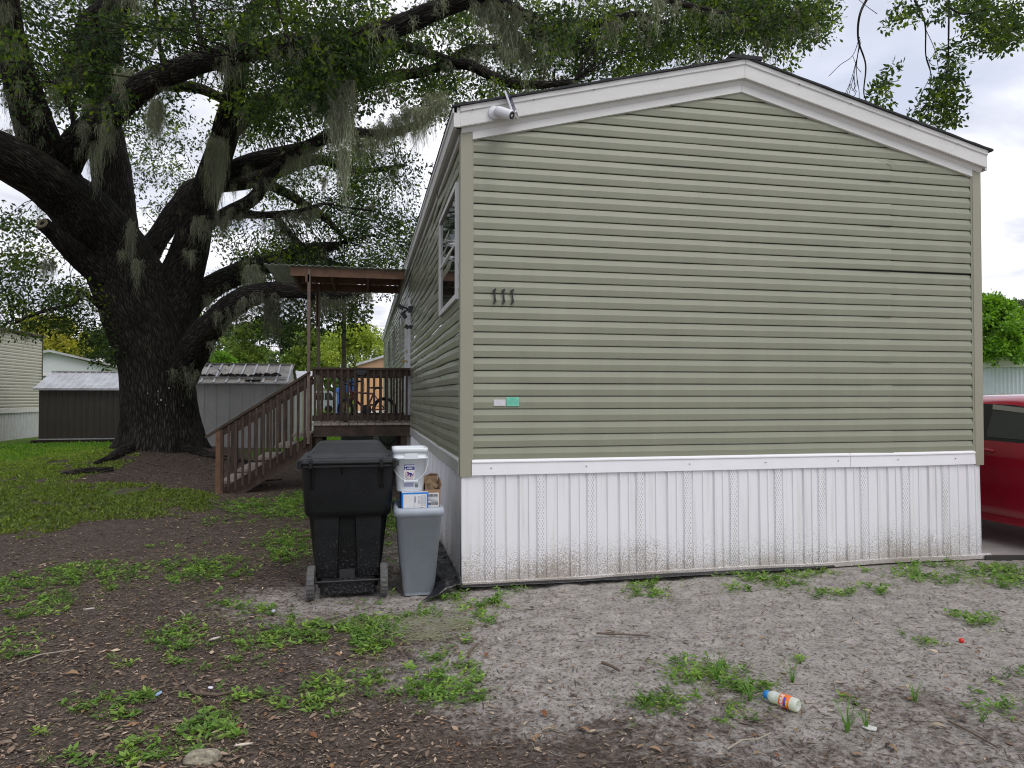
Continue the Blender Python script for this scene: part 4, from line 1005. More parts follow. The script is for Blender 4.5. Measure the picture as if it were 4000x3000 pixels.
# yellow & pale blue house far left
A = P(187, 1470, 36); B = P(372, 1470, 36.8)
M_pblue = mat('pale_blue_siding', (.60, .63, .65), .5); M_yel = mat('yellow_siding', (.52, .47, .16), .5, var=.08); M_screen = mat('porch_screen', (.30, .34, .30), .5, var=.3, vscale=3)
o0 = Vector((A[0]-1.4, A[1], 0)); t = thing('yellow_house', 'pale blue gabled house with yellow lower walls and white roof beyond the brown shed', 'house', o0)
ex = (Vector(B)-Vector(A)); ex.z = 0; ex.normalize(); ey = Vector((-ex.y, ex.x, 0)); RM = Matrix((( ex.x, ey.x, 0, 0), (ex.y, ey.y, 0, 0), (0, 0, 1, 0), (0, 0, 0, 1)))
def lm(b): b.M = Matrix.Translation(o0) @ RM; return b
pz = float(1.49+(1550-1375)*36/2773); ezr = float(1.49+(1550-1430)*37/2773); ezl = ezr
b = lm(MB()); b.prism([(-.6, 2.62), (3.85, 2.62), (3.85, ezr), (1.45, pz), (-.6, pz-.25)], 0, .1, 'y'); b.box(3.80, 3.95, .1, 16, 2.95, ezr); b.build('gable_siding', M_pblue, t)
b = lm(MB()); b.box(-.5, 3.8, .25, 16, 0, 2.62); b.build('wall', M_yel, t)
b = lm(MB()); b.box(3.72, 3.86, -.02, .12, 0, 2.7); b.box(1.55, 1.62, -.02, .12, 0, 2.62); b.box(-.6, -.5, -.02, .12, 0, 2.62); b.box(-.6, 3.9, -.03, -.0, 2.56, 2.68); b.build('porch_post', M_white, t)
b = lm(MB()); b.box(-.5, 1.55, .05, .09, 0, 2.56); b.build('screen', M_screen, t)
b = lm(MB()); b.box(3.8, 3.86, 2.6, 4.0, 1.4, 2.4); w_ = b.build('window', M_white, t); b = lm(MB()); b.box(3.86, 3.87, 2.68, 3.92, 1.48, 2.32); b.build('pane', M_glass, w_)
b = lm(MB()); 
for k in range(1): b.loft([[(4.15, y, ezr+.02), (4.15, y, ezr+.12), (1.45, y, pz+.12), (-1.4, y, pz-.45), (-1.4, y, pz-.52), (1.45, y, pz)] for y in (-.3, 16.2)])
b.build('roof', M_roofm, t)
b = lm(MB()); b.box(2.2, 2.7, 8, 8.8, ezr+.55, ezr+.80); b.build('roof_vent', M_white, t)
# tan / orange long house behind the porch
A = P(1395, 1610, 58)
M_org = mat('peach_siding', (.62, .34, .16), .55, var=.06); M_org2 = mat('peach_gable', (.42, .25, .15), .6)
t = thing('peach_house', 'peach coloured ribbed metal house with grey low roof beyond the porch', 'house', (A[0], A[1], 0))
x0, y0 = A[0], A[1]; ztl = 1.49+(1550-1446)*58/2773
b = MB(); ribbed(b, x0, x0+7, y0, 0, ztl, .35, .03, .05); b.box(x0+.01, x0+7, y0+.04, y0+12, 0, ztl-.02); b.build('wall', M_org, t)
b = MB(); ribbed(b, x0, x0+7, y0-.03, ztl, ztl+.02, .35, .03, .05); b.prism([(x0, ztl), (x0+7, ztl), (x0+7, ztl+1.0), (x0+3.6, ztl+1.55), (x0, ztl+.35)], y0-.05, y0+.1, 'y'); b.build('gable', M_org2, t)
b = MB(); b.loft([[(x0-.1, y, ztl+.33), (x0-.1, y, ztl+.52), (x0+3.6, y, ztl+1.75), (x0+7.1, y, ztl+1.2), (x0+7.1, y, ztl+1.0), (x0+3.6, y, ztl+1.55)] for y in (y0-.3, y0+12)]); b.build('roof', M_roofm, t)
b = MB(); b.box(x0-.2, x0+7.2, y0-.5, y0-.1, 0, .35); b.build('curb', M_white, t)
# blue canopy tent and parked white van far off
A = P(1312, 1605, 60); x0, y0 = A[0], A[1]; M_bl = mat('blue_tarp', (.05, .13, .45), .6)
t = thing('blue_canopy', 'blue pop-up canopy with one side curtain far beyond the porch', 'canopy', (x0, y0, 0))
b = MB()
for (dx, dy) in ((0, 0), (2.6, 0), (0, 2.6), (2.6, 2.6)): b.box(x0+dx-.04, x0+dx+.04, y0+dy-.04, y0+dy+.04, 0, 2.1)
b.build('frame', M_white, t)
b = MB(); c = (x0+1.3, y0+1.3, 3.1); q = [(x0-.1, y0-.1, 2.1), (x0+2.7, y0-.1, 2.1), (x0+2.7, y0+2.7, 2.1), (x0-.1, y0+2.7, 2.1)]
b.add(q+[c]+[(a, d_, 1.85) for a, d_, _ in q], [(0, 1, 4), (1, 2, 4), (2, 3, 4), (3, 0, 4), (0, 5, 6, 1), (1, 6, 7, 2), (2, 7, 8, 3), (3, 8, 5, 0)]); b.build('canopy_top', M_bl, t)
b = MB(); b.box(x0-.06, x0+.35, y0+.0, y0+.04, .1, 2.1); b.box(x0-.06, x0-.03, y0, y0+2.6, .1, 2.1); b.build('side_curtain', M_bl, t)
A = P(1262, 1600, 66); x0, y0 = A[0], A[1]
t = thing('white_van', 'white van parked far off beside the blue canopy', 'van', (x0, y0, 0))
b = MB(); b.prism([(x0-3.6, .4), (x0+1.3, .4), (x0+1.35, .95), (x0+1.15, 1.15), (x0+.75, 1.95), (x0+.5, 2.05), (x0-3.5, 2.05), (x0-3.65, 1.6)], y0, y0+1.8, 'y'); b.build('body', mat('van_white', (.62, .66, .74), .3), t)
b = MB(); b.prism([(x0+.15, 1.2), (x0+1.0, 1.2), (x0+.68, 1.85), (x0+.15, 1.85)], y0-.02, y0-.001, 'y'); b.box(x0-1.2, x0+.05, y0-.02, y0-.001, 1.2, 1.85); b.build('side_window', M_glass, t)
for dx in (-2.6, .5):
    b = MB(); b.M = Matrix.Translation((x0+dx, y0-.02, .36)) @ Matrix.Rotation(-PI/2, 4, 'X'); b.lathe([(.05, -.02), (.2, -.03), (.34, -.02), (.36, 0), (.36, .2), (.3, .2)], 20); b.build('wheel', M_rub, t)
# air conditioner + gas tank behind porch
A = P(1388, 1740, 17.0); x0, y0 = -1.22, 9.3
t = thing('air_conditioner', 'dark louvred air conditioning unit behind the porch posts', 'air conditioner', (x0, y0, 0))
b = MB(); b.box(x0, x0+.72, y0, y0+.72, .06, .90, .02); b.build('cabinet', mat('ac_grey', (.10, .11, .11), .5, metal=.3), t)
b = MB()
for i in range(15): b.box(x0+.03, x0+.69, y0-.012, y0+.0, .14+i*.048, .14+i*.048+.022)
b.build('louvres', M_black, t)
b = MB(); b.box(x0-.1, x0+.82, y0-.1, y0+.8, -.02, .06); b.build('pad', M_gsteel, t)
t = thing('water_barrel', 'dull green barrel with a hose against the side wall beyond the porch', 'barrel', (-.35, 8.6, 0))
b = MB(); b.lathe([(.20, 0), (.25, .05), (.25, .85), (.22, .93), (.05, .95)], 24, -.33, 8.55); b.build('barrel', mat('dull_green', (.09, .11, .075), .5), t)
b = MB(); b.tube([(-.5, 8.3, .8+.0), (-.42, 8.28, .62), (-.28, 8.28, .56), (-.15, 8.3, .68), (-.1, 8.3, .85)], .012, 8); b.build('hose', M_rub, t)
# timber service pole and power lines
A = P(1342, 1600, 19); b = MB(); b.box(A[0]-.055, A[0]+.055, A[1]-.05, A[1]+.05, 0, 3.72)
t = thing('service_pole', 'square weathered timber pole rising behind the porch railing', 'pole', (A[0], A[1], 0)); b.build('timber', mat('weathered_timber', (.16, .15, .10), .85, var=.25, vscale=4, stretch=(8, 8, 1)), t)
b = MB(); b.tube([(A[0]-.05+.0, A[1]-.06, 3.45), (A[0]-.12, A[1]-.06, 3.1), (A[0]-.12, A[1]-.06, 2.7), (A[0], A[1]-.07, 2.58), (A[0]+.13, A[1]-.06, 2.68), (A[0]+.14, A[1]-.06, 2.9)], .008, 6); b.build('wire_loop', M_rub, t)
def wire(p, q, sag, label, r=.02):
    b = MB(); p = Vector(p); q = Vector(q); pts = [p.lerp(q, i/16)-Vector((0, 0, sag*4*(i/16)*(1-i/16))) for i in range(17)]; b.tube(pts, r, 5); o = b.build('power_line', M_rub); tag(o, label, 'power line', 'power lines')
wire(P(-200, 1228, 60), P(900, 1190, 62), .4, 'topmost overhead wire crossing the sky left of the oak')
wire(P(-200, 1245, 62), P(900, 1225, 64), .4, 'second overhead wire crossing the sky left of the oak')
wire(P(250, 1362, 75), P(480, 1372, 75), .2, 'upper of the wires in front of the dark trees above the pale house roof', .03)
wire(P(250, 1380, 75), P(480, 1388, 75), .2, 'lower of the wires in front of the dark trees above the pale house roof', .03)
wire(P(1330, 1268, 70), P(1700, 1272, 70), .1, 'upper wire between service pole and mobile home', .022)
wire(P(1330, 1302, 70), P(1700, 1312, 70), .1, 'middle wire between service pole and mobile home', .022)
wire(P(1330, 1340, 70), P(1700, 1345, 70), .1, 'lowest wire between service pole and mobile home', .022)
wire(P(3700, 1290, 40), P(3870, 1400, 30), .1, 'thin wire in front of the bright green tree at the right', .015)
# right neighbour: pale blue ribbed trailer
A = P(3500, 1560, 31); B = P(4700, 1560, 27)
ex = Vector(B)-Vector(A); ex.z = 0; LN = ex.length; ex.normalize(); ey = Vector((-ex.y, ex.x, 0))
o0 = Vector((A[0], A[1], 0)); RM = Matrix(((ex.x, ey.x, 0, 0), (ex.y, ey.y, 0, 0), (0, 0, 1, 0), (0, 0, 0, 1)))
zt = 1.49+(1550-1396)*29.6/2773; zf_ = 1.49+(1550-1434)*29.6/2773
t = thing('pale_blue_mobile_home', 'pale blue ribbed metal mobile home with white roof edge behind the red car', 'mobile home', o0)
b = lm(MB()); ribbed(b, 0, LN, 0, 0, zf_, .14, .022, .035); b.box(0, LN, .05, 4.4, 0, zf_); b.build('wall', mat('pale_blue_metal', (.62, .67, .72), .4, var=.04), t)
b = lm(MB()); b.box(-.1, LN+.1, -.10, 4.5, zf_+.03, zt, .0); b.box(-.1, LN+.1, -.12, -.03, zf_-.01, zf_+.03); b.build('roof', mat('roof_white', (.78, .76, .76), .6, var=.04), t)
b = lm(MB()); b.box(0, LN, -.04, -.02, 1.42, 1.5); b.build('trim', M_white, t)

# ------------------------------------------------------------------ red car
cxr, cyr = 5.50, .74
M_car = mat('red_paint', (.34, .009, .026), .18, var=.03, vscale=3, coat=.8, bump=.015, bscale=300)
car = thing('red_car', 'glossy dark red hatchback parked on concrete beside the mobile home', 'car', (cxr+.9, cyr-.3, 0))
# local frame: s = along -Y (front), half width profile; side plane at x=cxr
def cs(s): return cyr-s
ST = [(-2.25, .55, .50, .95, 1.05, .60), (-2.15, .80, .30, .98, 1.12, .72), (-1.7, .88, .24, 1.02, 1.36, .62), (-1.1, .90, .22, 1.03, 1.475, .60), (-.3, .905, .22, 1.04, 1.51, .62), (.5, .905, .22, 1.03, 1.50, .62), (1.0, .90, .22, 1.01, 1.36, .62), (1.5, .90, .22, .98, 1.06, .70), (2.0, .88, .24, .90, .98, .70), (2.4, .78, .30, .76, .86, .60), (2.55, .60, .40, .62, .68, .5)]
rings = []
for (s, hw, zs, zb, zr, rw_) in ST:
    y = cs(s); X = cxr+.905
    half = [(-hw*.9, zs), (-hw*.985, zs+.05), (-hw*1.0, zs+.16), (-hw*.992, (zs+zb)*.5+.03), (-hw*.985, zb-.16), (-hw*.955, zb), (-(rw_+.06), zr-.085), (-rw_+.06, zr-.02), (-.25, zr+.012)]
    pts = half+[(-a, z) for a, z in half[::-1]]
    rings.append([(X+a, y, z) for a, z in pts])
b = MB(); b.loft(rings, True); body = b.build('body', M_car, car)
X = cxr+.905
def side(sg, s, z, off=0):
    """x on side surface at height z"""
    ks = sorted(ST); 
    for i in range(len(ks)-1):
        if ks[i][0] <= s <= ks[i+1][0]:
            f = (s-ks[i][0])/(ks[i+1][0]-ks[i][0]); q = [a+(c-a)*f for a, c in zip(ks[i], ks[i+1])]; break
    _, hw, zs, zb, zr, rw_ = q
    if z > zb: f = (z-zb)/(zr-.085-zb); w_ = hw*.955+(rw_+.06-hw*.955)*f
    else: w_ = hw*.985+(hw*.955-hw*.985)*max(0, (z-(zb-.16))/.16)
    return X+sg*(w_+off)
def panel(sg, pts, off, m, name, parent):
    # filled column by column so the panel follows the curved side
    b = MB(); s0, s1 = min(q_[0] for q_ in pts), max(q_[0] for q_ in pts); n = 26; R_ = 5; vs_ = []; P2_ = list(pts)+[pts[0]]
    for i in range(n+1):
        s = s0+(s1-s0)*min(.9995, max(.0005, i/n)); zs_ = []
        for (a0, z0), (a1, z1) in zip(P2_[:-1], P2_[1:]):
            if a0 != a1 and (a0-s)*(a1-s) <= 0: zs_.append(z0+(z1-z0)*(s-a0)/(a1-a0))
        zl, zh = min(zs_), max(zs_)
        for k in range(R_): z_ = zl+(zh-zl)*k/(R_-1); vs_.append((side(sg, s, z_, off), cs(s), z_))
        vs_.append((side(sg, s, zh, off-.02), cs(s), zh)); vs_.append((side(sg, s, zl, off-.02), cs(s), zl))
    m_ = R_+2; b.add(vs_, [(i*m_+k, i*m_+(k+1) % m_, (i+1)*m_+(k+1) % m_, (i+1)*m_+k) for i in range(n) for k in range(m_)]); return b.build(name, m, parent)
M_blackg = mat('gloss_black', (.012, .012, .014), .25)
M_cglass = mat('tinted_glass', (.02, .025, .025), .03, spec=1.0)
for sg in (-1, 1):
    panel(sg, [(-1.55, 1.06), (-.9, 1.05), (0, 1.045), (.9, 1.03), (1.16, 1.03), (.62, 1.36), (.2, 1.41), (-.6, 1.42), (-1.2, 1.36)], .004, M_blackg, 'window_surround', body)
    panel(sg, [(.06, 1.075), (.95, 1.06), (.55, 1.335), (.20, 1.38), (.02, 1.39)][::1], .009, M_cglass, 'side_window', body)
    panel(sg, [(-1.0, 1.085), (-.16, 1.08), (-.20, 1.39), (-.7, 1.38)], .009, M_cglass, 'side_window', body)
    b = MB()
    for (s0, s1) in ((.03, .62), (-.75, -.22)):
        b.bar((side(sg, s0, 1.375, .022), cs(s0), 1.385), (side(sg, s1, 1.34, .022), cs(s1), 1.385-.0*(s0 > 0)-(.05 if s0 > 0 else 0)), .012, .05)
    b.build('rain_visor', mat('chrome', (.75, .75, .78), .1, metal=1), body)
    for s0 in (.02, -1.0):
        b = MB(); xs_ = side(sg, s0, .93, .0)
        b.tube([(xs_-sg*.0, cs(s0-.0), .935), (xs_+sg*.035, cs(s0+.03), .945), (xs_+sg*.038, cs(s0+.12), .945), (xs_+sg*.004, cs(s0+.17), .935)], [.012, .014, .014, .012], 8)
        b.build('door_handle', M_car, body)
    b = MB()
    for s0 in (-.06, -1.15, 1.15): b.bar((side(sg, s0, .30, .0005), cs(s0), .32), (side(sg, s0, .98, .0005), cs(s0), .99), .005, .006, up=(1, 0, 0))
    b.build('door_gap', M_dark, body)
    b = MB(); b.bar((X+sg*.87, cs(-1.3), .26), (X+sg*.87, cs(1.3), .26), .06, .07); b.build('sill', M_car, body)
    b = MB(); b.loft([rrect(X+sg*1.0, cs(.98), .18, .12, .04, 1.03, 4), rrect(X+sg*1.0, cs(.98), .20, .14, .05, 1.10, 4), rrect(X+sg*1.0, cs(.98), .16, .10, .04, 1.16, 4)], True); b.build('mirror', M_car, body)
    for s in (-1.42, 1.42):
        yy = cs(s); b = MB(); b.M = Matrix.Translation((X+sg*.835, yy, .31)) @ Matrix.Rotation(sg*PI/2, 4, 'Y'); b.lathe([(.20, -.1), (.30, -.1), (.315, -.07), (.315, .07), (.30, .095), (.21, .10)], 32); wh = b.build('wheel', M_rub, car)
        b = MB(); b.M = Matrix.Translation((X+sg*.835, yy, .31)) @ Matrix.Rotation(sg*PI/2, 4, 'Y'); b.lathe([(.21, .095), (.19, .07), (.06, .085), (.001, .09)], 24); b.build('rim', M_alu, wh)
        b = MB(); b.M = Matrix.Translation((X+sg*.905, yy, .33)) @ Matrix.Rotation(sg*PI/2, 4, 'Y'); b.lathe([(.36, -.02), (.362, .003), (.001, .003)], 32, cap=False); b.build('wheel_arch', M_dark, body)
b = MB(); b.add([(X-.62, cs(1.62), .995), (X+.62, cs(1.62), .995), (X+.55, cs(.72), 1.46), (X-.55, cs(.72), 1.46)], [(0, 1, 2, 3)]); o = b.build('windscreen', M_cglass, body); md = o.modifiers.new('s', 'SOLIDIFY'); md.thickness = .02; md.offset = 1; b = MB(); b.add([(X-.6, cs(-1.95), 1.15), (X+.6, cs(-1.95), 1.15), (X+.52, cs(-1.32), 1.44), (X-.52, cs(-1.32), 1.44)], [(3, 2, 1, 0)])
o = b.build('rear_window', M_cglass, body); md = o.modifiers.new('s', 'SOLIDIFY'); md.thickness = .02; md.offset = 1
for sg in (-1, 1):
    b = MB(); b.loft([rrect(X+sg*.62, cs(2.38), .30, .16, .05, .60, 4), rrect(X+sg*.62, cs(2.34), .32, .18, .05, .74, 4)], True); b.build('headlight', M_glass, body)
    b = MB(); b.loft([rrect(X+sg*.68, cs(-2.16), .22, .1, .04, .85, 4), rrect(X+sg*.68, cs(-2.14), .22, .1, .04, 1.02, 4)], True); b.build('tail_light', M_redp, body)
# ------------------------------------------------------------------ ground sheet
def axis(lo, hi, fine_lo, fine_hi, st):
    a = list(np.arange(fine_lo, fine_hi, st)); s = st; x = fine_hi
    while x < hi: a.append(x); s *= 1.05; x += s
    a.append(hi); s = st; x = fine_lo-st; pre = []
    while x > lo: pre.append(x); s *= 1.05; x -= s
    pre.append(lo); return np.array(pre[::-1]+a)
gxs = axis(-900, 900, -5.2, 6.0, .022); gys = axis(-30, 1500, -3.4, 1.2, .02)
GX, GY = np.meshgrid(gxs, gys)
pts = np.stack([GX.ravel(), GY.ravel(), np.zeros(GX.size)], 1)
PXX, PYY, PW = proj(pts)
# patches given as (px,py,rx,ry,density) where they lie in the photograph; turned into ground ellipses
W_PATCH = [(95,2342,130,50,1),(60,2290,110,30,.8),(40,2520,90,40,.5),(380,2247,140,38,.8),(280,2262,80,25,.6),(734,2228,110,38,.9),(854,2215,80,28,.7),(980,2240,60,20,.4),(937,2380,90,24,.8),(684,2487,90,50,1),(1158,2475,115,38,1.3),(1080,2500,60,30,.8),(950,2506,70,24,.8),(1360,2506,70,45,1.2),(1300,2455,60,25,.9),(455,2588,50,18,.5),(728,2607,85,18,.9),(924,2588,60,20,.8),(1038,2626,60,24,.7),(544,2734,120,28,.9),(354,2753,80,24,.8),(430,2790,80,20,.7),(886,2740,90,26,.7),(1000,2730,80,24,.6),(1202,2728,85,42,1.2),(1310,2683,80,32,1.1),(1259,2785,60,24,.8),(854,2848,95,45,1.3),(780,2870,80,24,.8),(664,2918,90,26,1),(177,2886,55,22,.8),(443,2823,55,14,.7),(601,2949,90,26,1),(316,2990,130,22,1),(500,2985,100,20,1),(1459,2464,95,50,1.3),(1420,2500,80,40,1),(1729,2647,110,60,1.3),(1660,2690,90,40,1.2),(1790,2690,70,40,1),(1435,2670,55,32,1),(1635,2394,60,20,1),(1888,2417,50,18,.8),(1929,2359,70,16,1),(1852,2355,60,16,1),(1800,2395,60,14,.4),(1988,2300,45,12,1),(2534,2294,60,28,1.1),(2500,2325,60,14,.5),(1753,2323,55,14,1.1),(1800,2505,34,14,.8),(1770,2545,40,12,.5),(2605,2760,95,40,1.2),(2540,2730,50,20,.8),(2664,2623,60,36,1),(2700,2600,80,20,.5),
 (2971,2259,130,30,1),(2911,2241,70,20,.8),(2885,2290,50,14,.8),(3212,2325,60,13,.9),(3190,2241,60,14,.7),(3381,2307,70,16,.8),(3450,2315,30,10,.7),(3574,2235,70,20,.9),(3664,2271,90,16,.7),(3893,2240,110,22,1.2),(3965,2285,80,20,1.1),(3815,2440,70,18,1),(3735,2412,45,10,.8),(3700,2440,30,10,.5),(3556,2482,36,10,.6),(3634,2512,50,12,.7),(2850,2665,90,45,1.1),(2920,2700,60,38,1.1),(2845,2808,75,26,1.1),(2760,2639,50,26,.8),(3900,2760,85,36,.8),(3820,2680,60,20,.4),(3303,2730,24,12,1),(3942,2627,40,20,.6),(3110,2590,36,14,.9),(3350,2180+50,60,8,.4),(3700,2205,60,10,.6),(2600,2235,40,6,.5),
 (1130,2120,70,45,1),(1090,2170,60,20,.6),(1000,1980,120,22,.9),(1180,1960,70,28,1.1),(1130,2015,80,16,.7),(1520,2090,20,60,.6),(1540,2010,20,40,.6),(1680,2190,14,50,.3),(1740,2260,26,24,.6),(1500,2310,60,10,.4),(1440,2325,80,10,.5),(1400,2360,60,12,.4),(1500,2240,20,30,.2),(980,2130,60,12,.3),(700,2140,100,10,.15),(1780,2440,60,16,.3),(620,2320,60,10,.2),(820,2330,50,10,.2),(1100,2390,50,10,.2),(880,2040,80,14,.4)]
L_PATCH = [(190,1795,330,52,1.0),(60,1850,260,40,1),(330,1765,130,22,1),(120,1945,360,58,1.0),(420,1945,380,62,.95),(650,1945,190,34,.9),(60,2030,230,48,.95),(300,2010,200,26,.8),(560,2010,160,20,.5),(760,1990,60,16,.5),(30,2090,120,14,.6)]
def ell(px, py, rx, ry):
    c = G(px, py); a = G(px+rx, py); bq = G(px, py-ry); d_ = G(px, py+ry)
    return c[:2], (a-c)[:2], ((bq-d_)/2)[:2]
def emask(P2, lst):
    r = np.zeros(len(P2))
    for (px, py, rx, ry, w_) in lst:
        c, u, v = ell(px, py, rx, ry); D = P2-c; M = np.linalg.inv(np.stack([u, v], 1)); q = D@M.T; d2 = (q**2).sum(1)
        r = np.maximum(r, w_*np.clip(1.25-d2, 0, 1))
    return r
fl = fbm(pts, .9, 4, 1); fn = fbm(pts, 5.0, 3, 2); ff = noise3(pts, 22, 3); fx = noise3(pts, 55, 13)
near = np.clip(1-(np.abs(pts[:, 0])/14), 0, 1)*np.clip(1-(np.abs(pts[:, 1])/14), 0, 1)
# sandy track on the right, dark humus under the oak on the left
c1 = pts[:, 0]+.45*pts[:, 1]*.25
sand = 1/(1+np.exp(-((pts[:, 0]-(-.25+.35*(fl-.5)*4+np.clip(-1.6-pts[:, 1], 0, 3)*.55))*2.6)))
sand *= np.clip((6-pts[:, 1])/5, 0, 1)
cy_ = np.clip((PYY-2300)/700, 0, 1)
lowdark = np.clip((-pts[:, 1]-1.75)/.6, 0, 1)*np.clip((fbm(pts, 2.2, 3, 21)-.36)*8, 0, 1)*.46
sand = np.clip(sand*(1-lowdark)+.25*(fn-.5), 0, 1)
near_bin = np.exp(-(((pts[:, 0]+1.35)/.6)**2+((pts[:, 1]+.1)/.55)**2)); sand = np.clip(sand+near_bin*.55, 0, 1)
lawn = emask(pts[:, :2], L_PATCH)*np.clip(.2+(fbm(pts, 4.5, 3, 56)-.34)*9, .2, 1)
far = 1/(1+np.exp(-(pts[:, 1]-17.5-3*(fl-.5))*1.2)); far = np.maximum(far, 1/(1+np.exp(-(pts[:, 0]-9)*1.5)))
dxo = pts[:, 0]+5.5; dyo = pts[:, 1]-12.3; ro = np.sqrt(dxo**2+dyo**2)
far *= 1/(1+np.exp(-(ro-4.2)*1.5))
side_lit = np.exp(-(((pts[:, 0]+2.3)/1.4)**2+((pts[:, 1]-13.2)/2.6)**2)); far = np.maximum(far, side_lit*1.3)
grassm = np.clip(np.maximum(lawn*.62, far), 0, 1)*np.where(fl > .30, 1, .4)
z = (fl-.5)*.05*near+(fn-.5)*.035*near+(ff-.5)*.012*near+(fx-.5)*.006*near*(PW < 6)
# tyre rills on the sand
z += .003*np.sin(pts[:, 1]*42+4*fl)*np.clip(sand, 0, 1)*near*(fbm(pts, 1.3, 2, 44) > .5)
inside = (pts[:, 0] > -.15) & (pts[:, 0] < W+.15) & (pts[:, 1] > -.12); z = np.where(inside, np.minimum(z, .004)-.004, z)
z += .35*np.exp(-(ro/2.3)**2)
drive = (pts[:, 0] > 4.95) & (pts[:, 1] > -.02); z = np.where(drive, -.09, z)
z = np.where((ro > 0) & ((np.abs(pts[:, 0]) > 60) | (pts[:, 1] > 60)), 0, z)
v = pts.copy(); v[:, 2] = z
ny, nx = GX.shape
idx = np.arange(nx*ny).reshape(ny, nx); fs = np.stack([idx[:-1, :-1].ravel(), idx[:-1, 1:].ravel(), idx[1:, 1:].ravel(), idx[1:, :-1].ravel()], 1)
Mg = bpy.data.materials.new('ground_soil'); Mg.use_nodes = True; N_, L_ = nt(Mg); N_.clear()
out = N_.new('ShaderNodeOutputMaterial'); bs = N_.new('ShaderNodeBsdfPrincipled'); L_.new(bs.outputs[0], out.inputs[0]); bs.inputs['Roughness'].default_value = .95; bs.inputs['Specular IOR Level'].default_value = .15
def attrn(n): a = N_.new('ShaderNodeAttribute'); a.attribute_name = n; return a.outputs['Fac']
geo = N_.new('ShaderNodeNewGeometry')
def noisen(sc, det=5, ro_=.6, dist=0):
    n = N_.new('ShaderNodeTexNoise'); n.inputs['Scale'].default_value = sc; n.inputs['Detail'].default_value = det; n.inputs['Roughness'].default_value = ro_; n.inputs['Distortion'].default_value = dist; L_.new(geo.outputs['Position'], n.inputs[0]); return n.outputs['Fac']
def ramp(f, stops):
    r = N_.new('ShaderNodeValToRGB'); e = r.color_ramp.elements
    while len(e) < len(stops): e.new(.5)
    for i, (p, c) in enumerate(stops): e[i].position = p; e[i].color = (*c, 1)
    L_.new(f, r.inputs[0]); return r.outputs[0]
def mixc(f, a, b_, mode='MIX'):
    m = N_.new('ShaderNodeMix'); m.data_type = 'RGBA'; m.blend_type = mode
    if isinstance(f, float): m.inputs[0].default_value = f
    else: L_.new(f, m.inputs[0])
    L_.new(a, m.inputs[6]); L_.new(b_, m.inputs[7]); return m.outputs[2]
n_f = noisen(48, 8, .72); n_m = noisen(7, 6, .65); n_c = noisen(130, 3, .6); n_b = noisen(16, 5, .7, .6)
sandc = ramp(n_m, [(.25, (.245, .23, .215)), (.5, (.355, .335, .315)), (.72, (.46, .435, .41))])
speck = ramp(n_f, [(.34, (.22, .20, .20)), (.43, (.78, .76, .75)), (.56, (1.05, 1.03, 1.0)), (.7, (1.25, 1.22, 1.18))])
sandc = mixc(1.0, sandc, speck, 'MULTIPLY')
soilc = ramp(n_f, [(.33, (.036, .030, .027)), (.48, (.095, .077, .067)), (.62, (.185, .148, .125)), (.75, (.26, .215, .18))])
soilc = mixc(1.0, soilc, ramp(n_m, [(.3, (.6, .58, .56)), (.7, (1.15, 1.1, 1.05))]), 'MULTIPLY')
gc = ramp(n_b, [(.3, (.05, .075, .012)), (.5, (.09, .155, .022)), (.7, (.15, .24, .035))])
sfac = M2('MULTIPLY', M2('ADD', M2('SUBTRACT', attrn('sand'), .5), M2('MULTIPLY', M2('SUBTRACT', n_b, .47), 1.3)), 2.6)
sfac = M2('ADD', sfac, .5, True)
col = mixc(sfac, soilc, sandc)
gfac = M2('MULTIPLY', M2('SUBTRACT', M2('ADD', attrn('grass'), M2('MULTIPLY', M2('SUBTRACT', n_b, .5), 1.0)), .42), 5, True)
col = mixc(gfac, col, gc); L_.new(col, bs.inputs['Base Color'])
hm = M2('ADD', M2('MULTIPLY', n_f, 1.0), M2('MULTIPLY', n_c, .35))
bp = N_.new('ShaderNodeBump'); bp.inputs['Strength'].default_value = 1.0; bp.inputs['Distance'].default_value = .011; L_.new(hm, bp.inputs['Height']); L_.new(bp.outputs[0], bs.inputs['Normal'])
og = np_mesh('ground', v, fs, Mg, None, attrs={'sand': (sand, 'FLOAT'), 'grass': (grassm, 'FLOAT')}, smooth=True); struct(og)
def gz(x, y):
    """terrain height by bilinear lookup"""
    x = np.asarray(x); y = np.asarray(y); i = np.clip(np.searchsorted(gxs, x)-1, 0, nx-2); j = np.clip(np.searchsorted(gys, y)-1, 0, ny-2)
    fx_ = (x-gxs[i])/(gxs[i+1]-gxs[i]); fy_ = (y-gys[j])/(gys[j+1]-gys[j]); Z = z.reshape(ny, nx)
    return Z[j, i]*(1-fx_)*(1-fy_)+Z[j, i+1]*fx_*(1-fy_)+Z[j+1, i]*(1-fx_)*fy_+Z[j+1, i+1]*fx_*fy_
# concrete driveway
b = MB(); b.box(4.98, 9.0, .02, 24, -.2, -.005, .0)
b.M = None
o = b.build('driveway', mat('concrete', (.50, .46, .43), .85, var=.12, vscale=3, bump=.2, bscale=120)); struct(o)
b = MB(); b.bar((4.80, -.03, -.01), (6.2, -.33, -.01), .05, .10); b.bar((6.2, -.33, -.01), (9, -.8, -.01), .05, .10); o = b.build('driveway_edging', mat('edging', (.05, .045, .04), .9)); struct(o)
b = MB(); b.add([(4.98, .02, -.008), (9, .02, -.008), (9, -.76, -.008), (6.2, -.29, -.008), (4.98, -.05, -.008)], [(0, 4, 3, 2, 1)]); o = b.build('driveway_apron', bpy.data.materials['concrete']); struct(o)
b = MB(); b.box(-60, 60, 46, 50, -.1, .02); o = b.build('road', mat('far_road', (.42, .41, .40), .9)); struct(o)

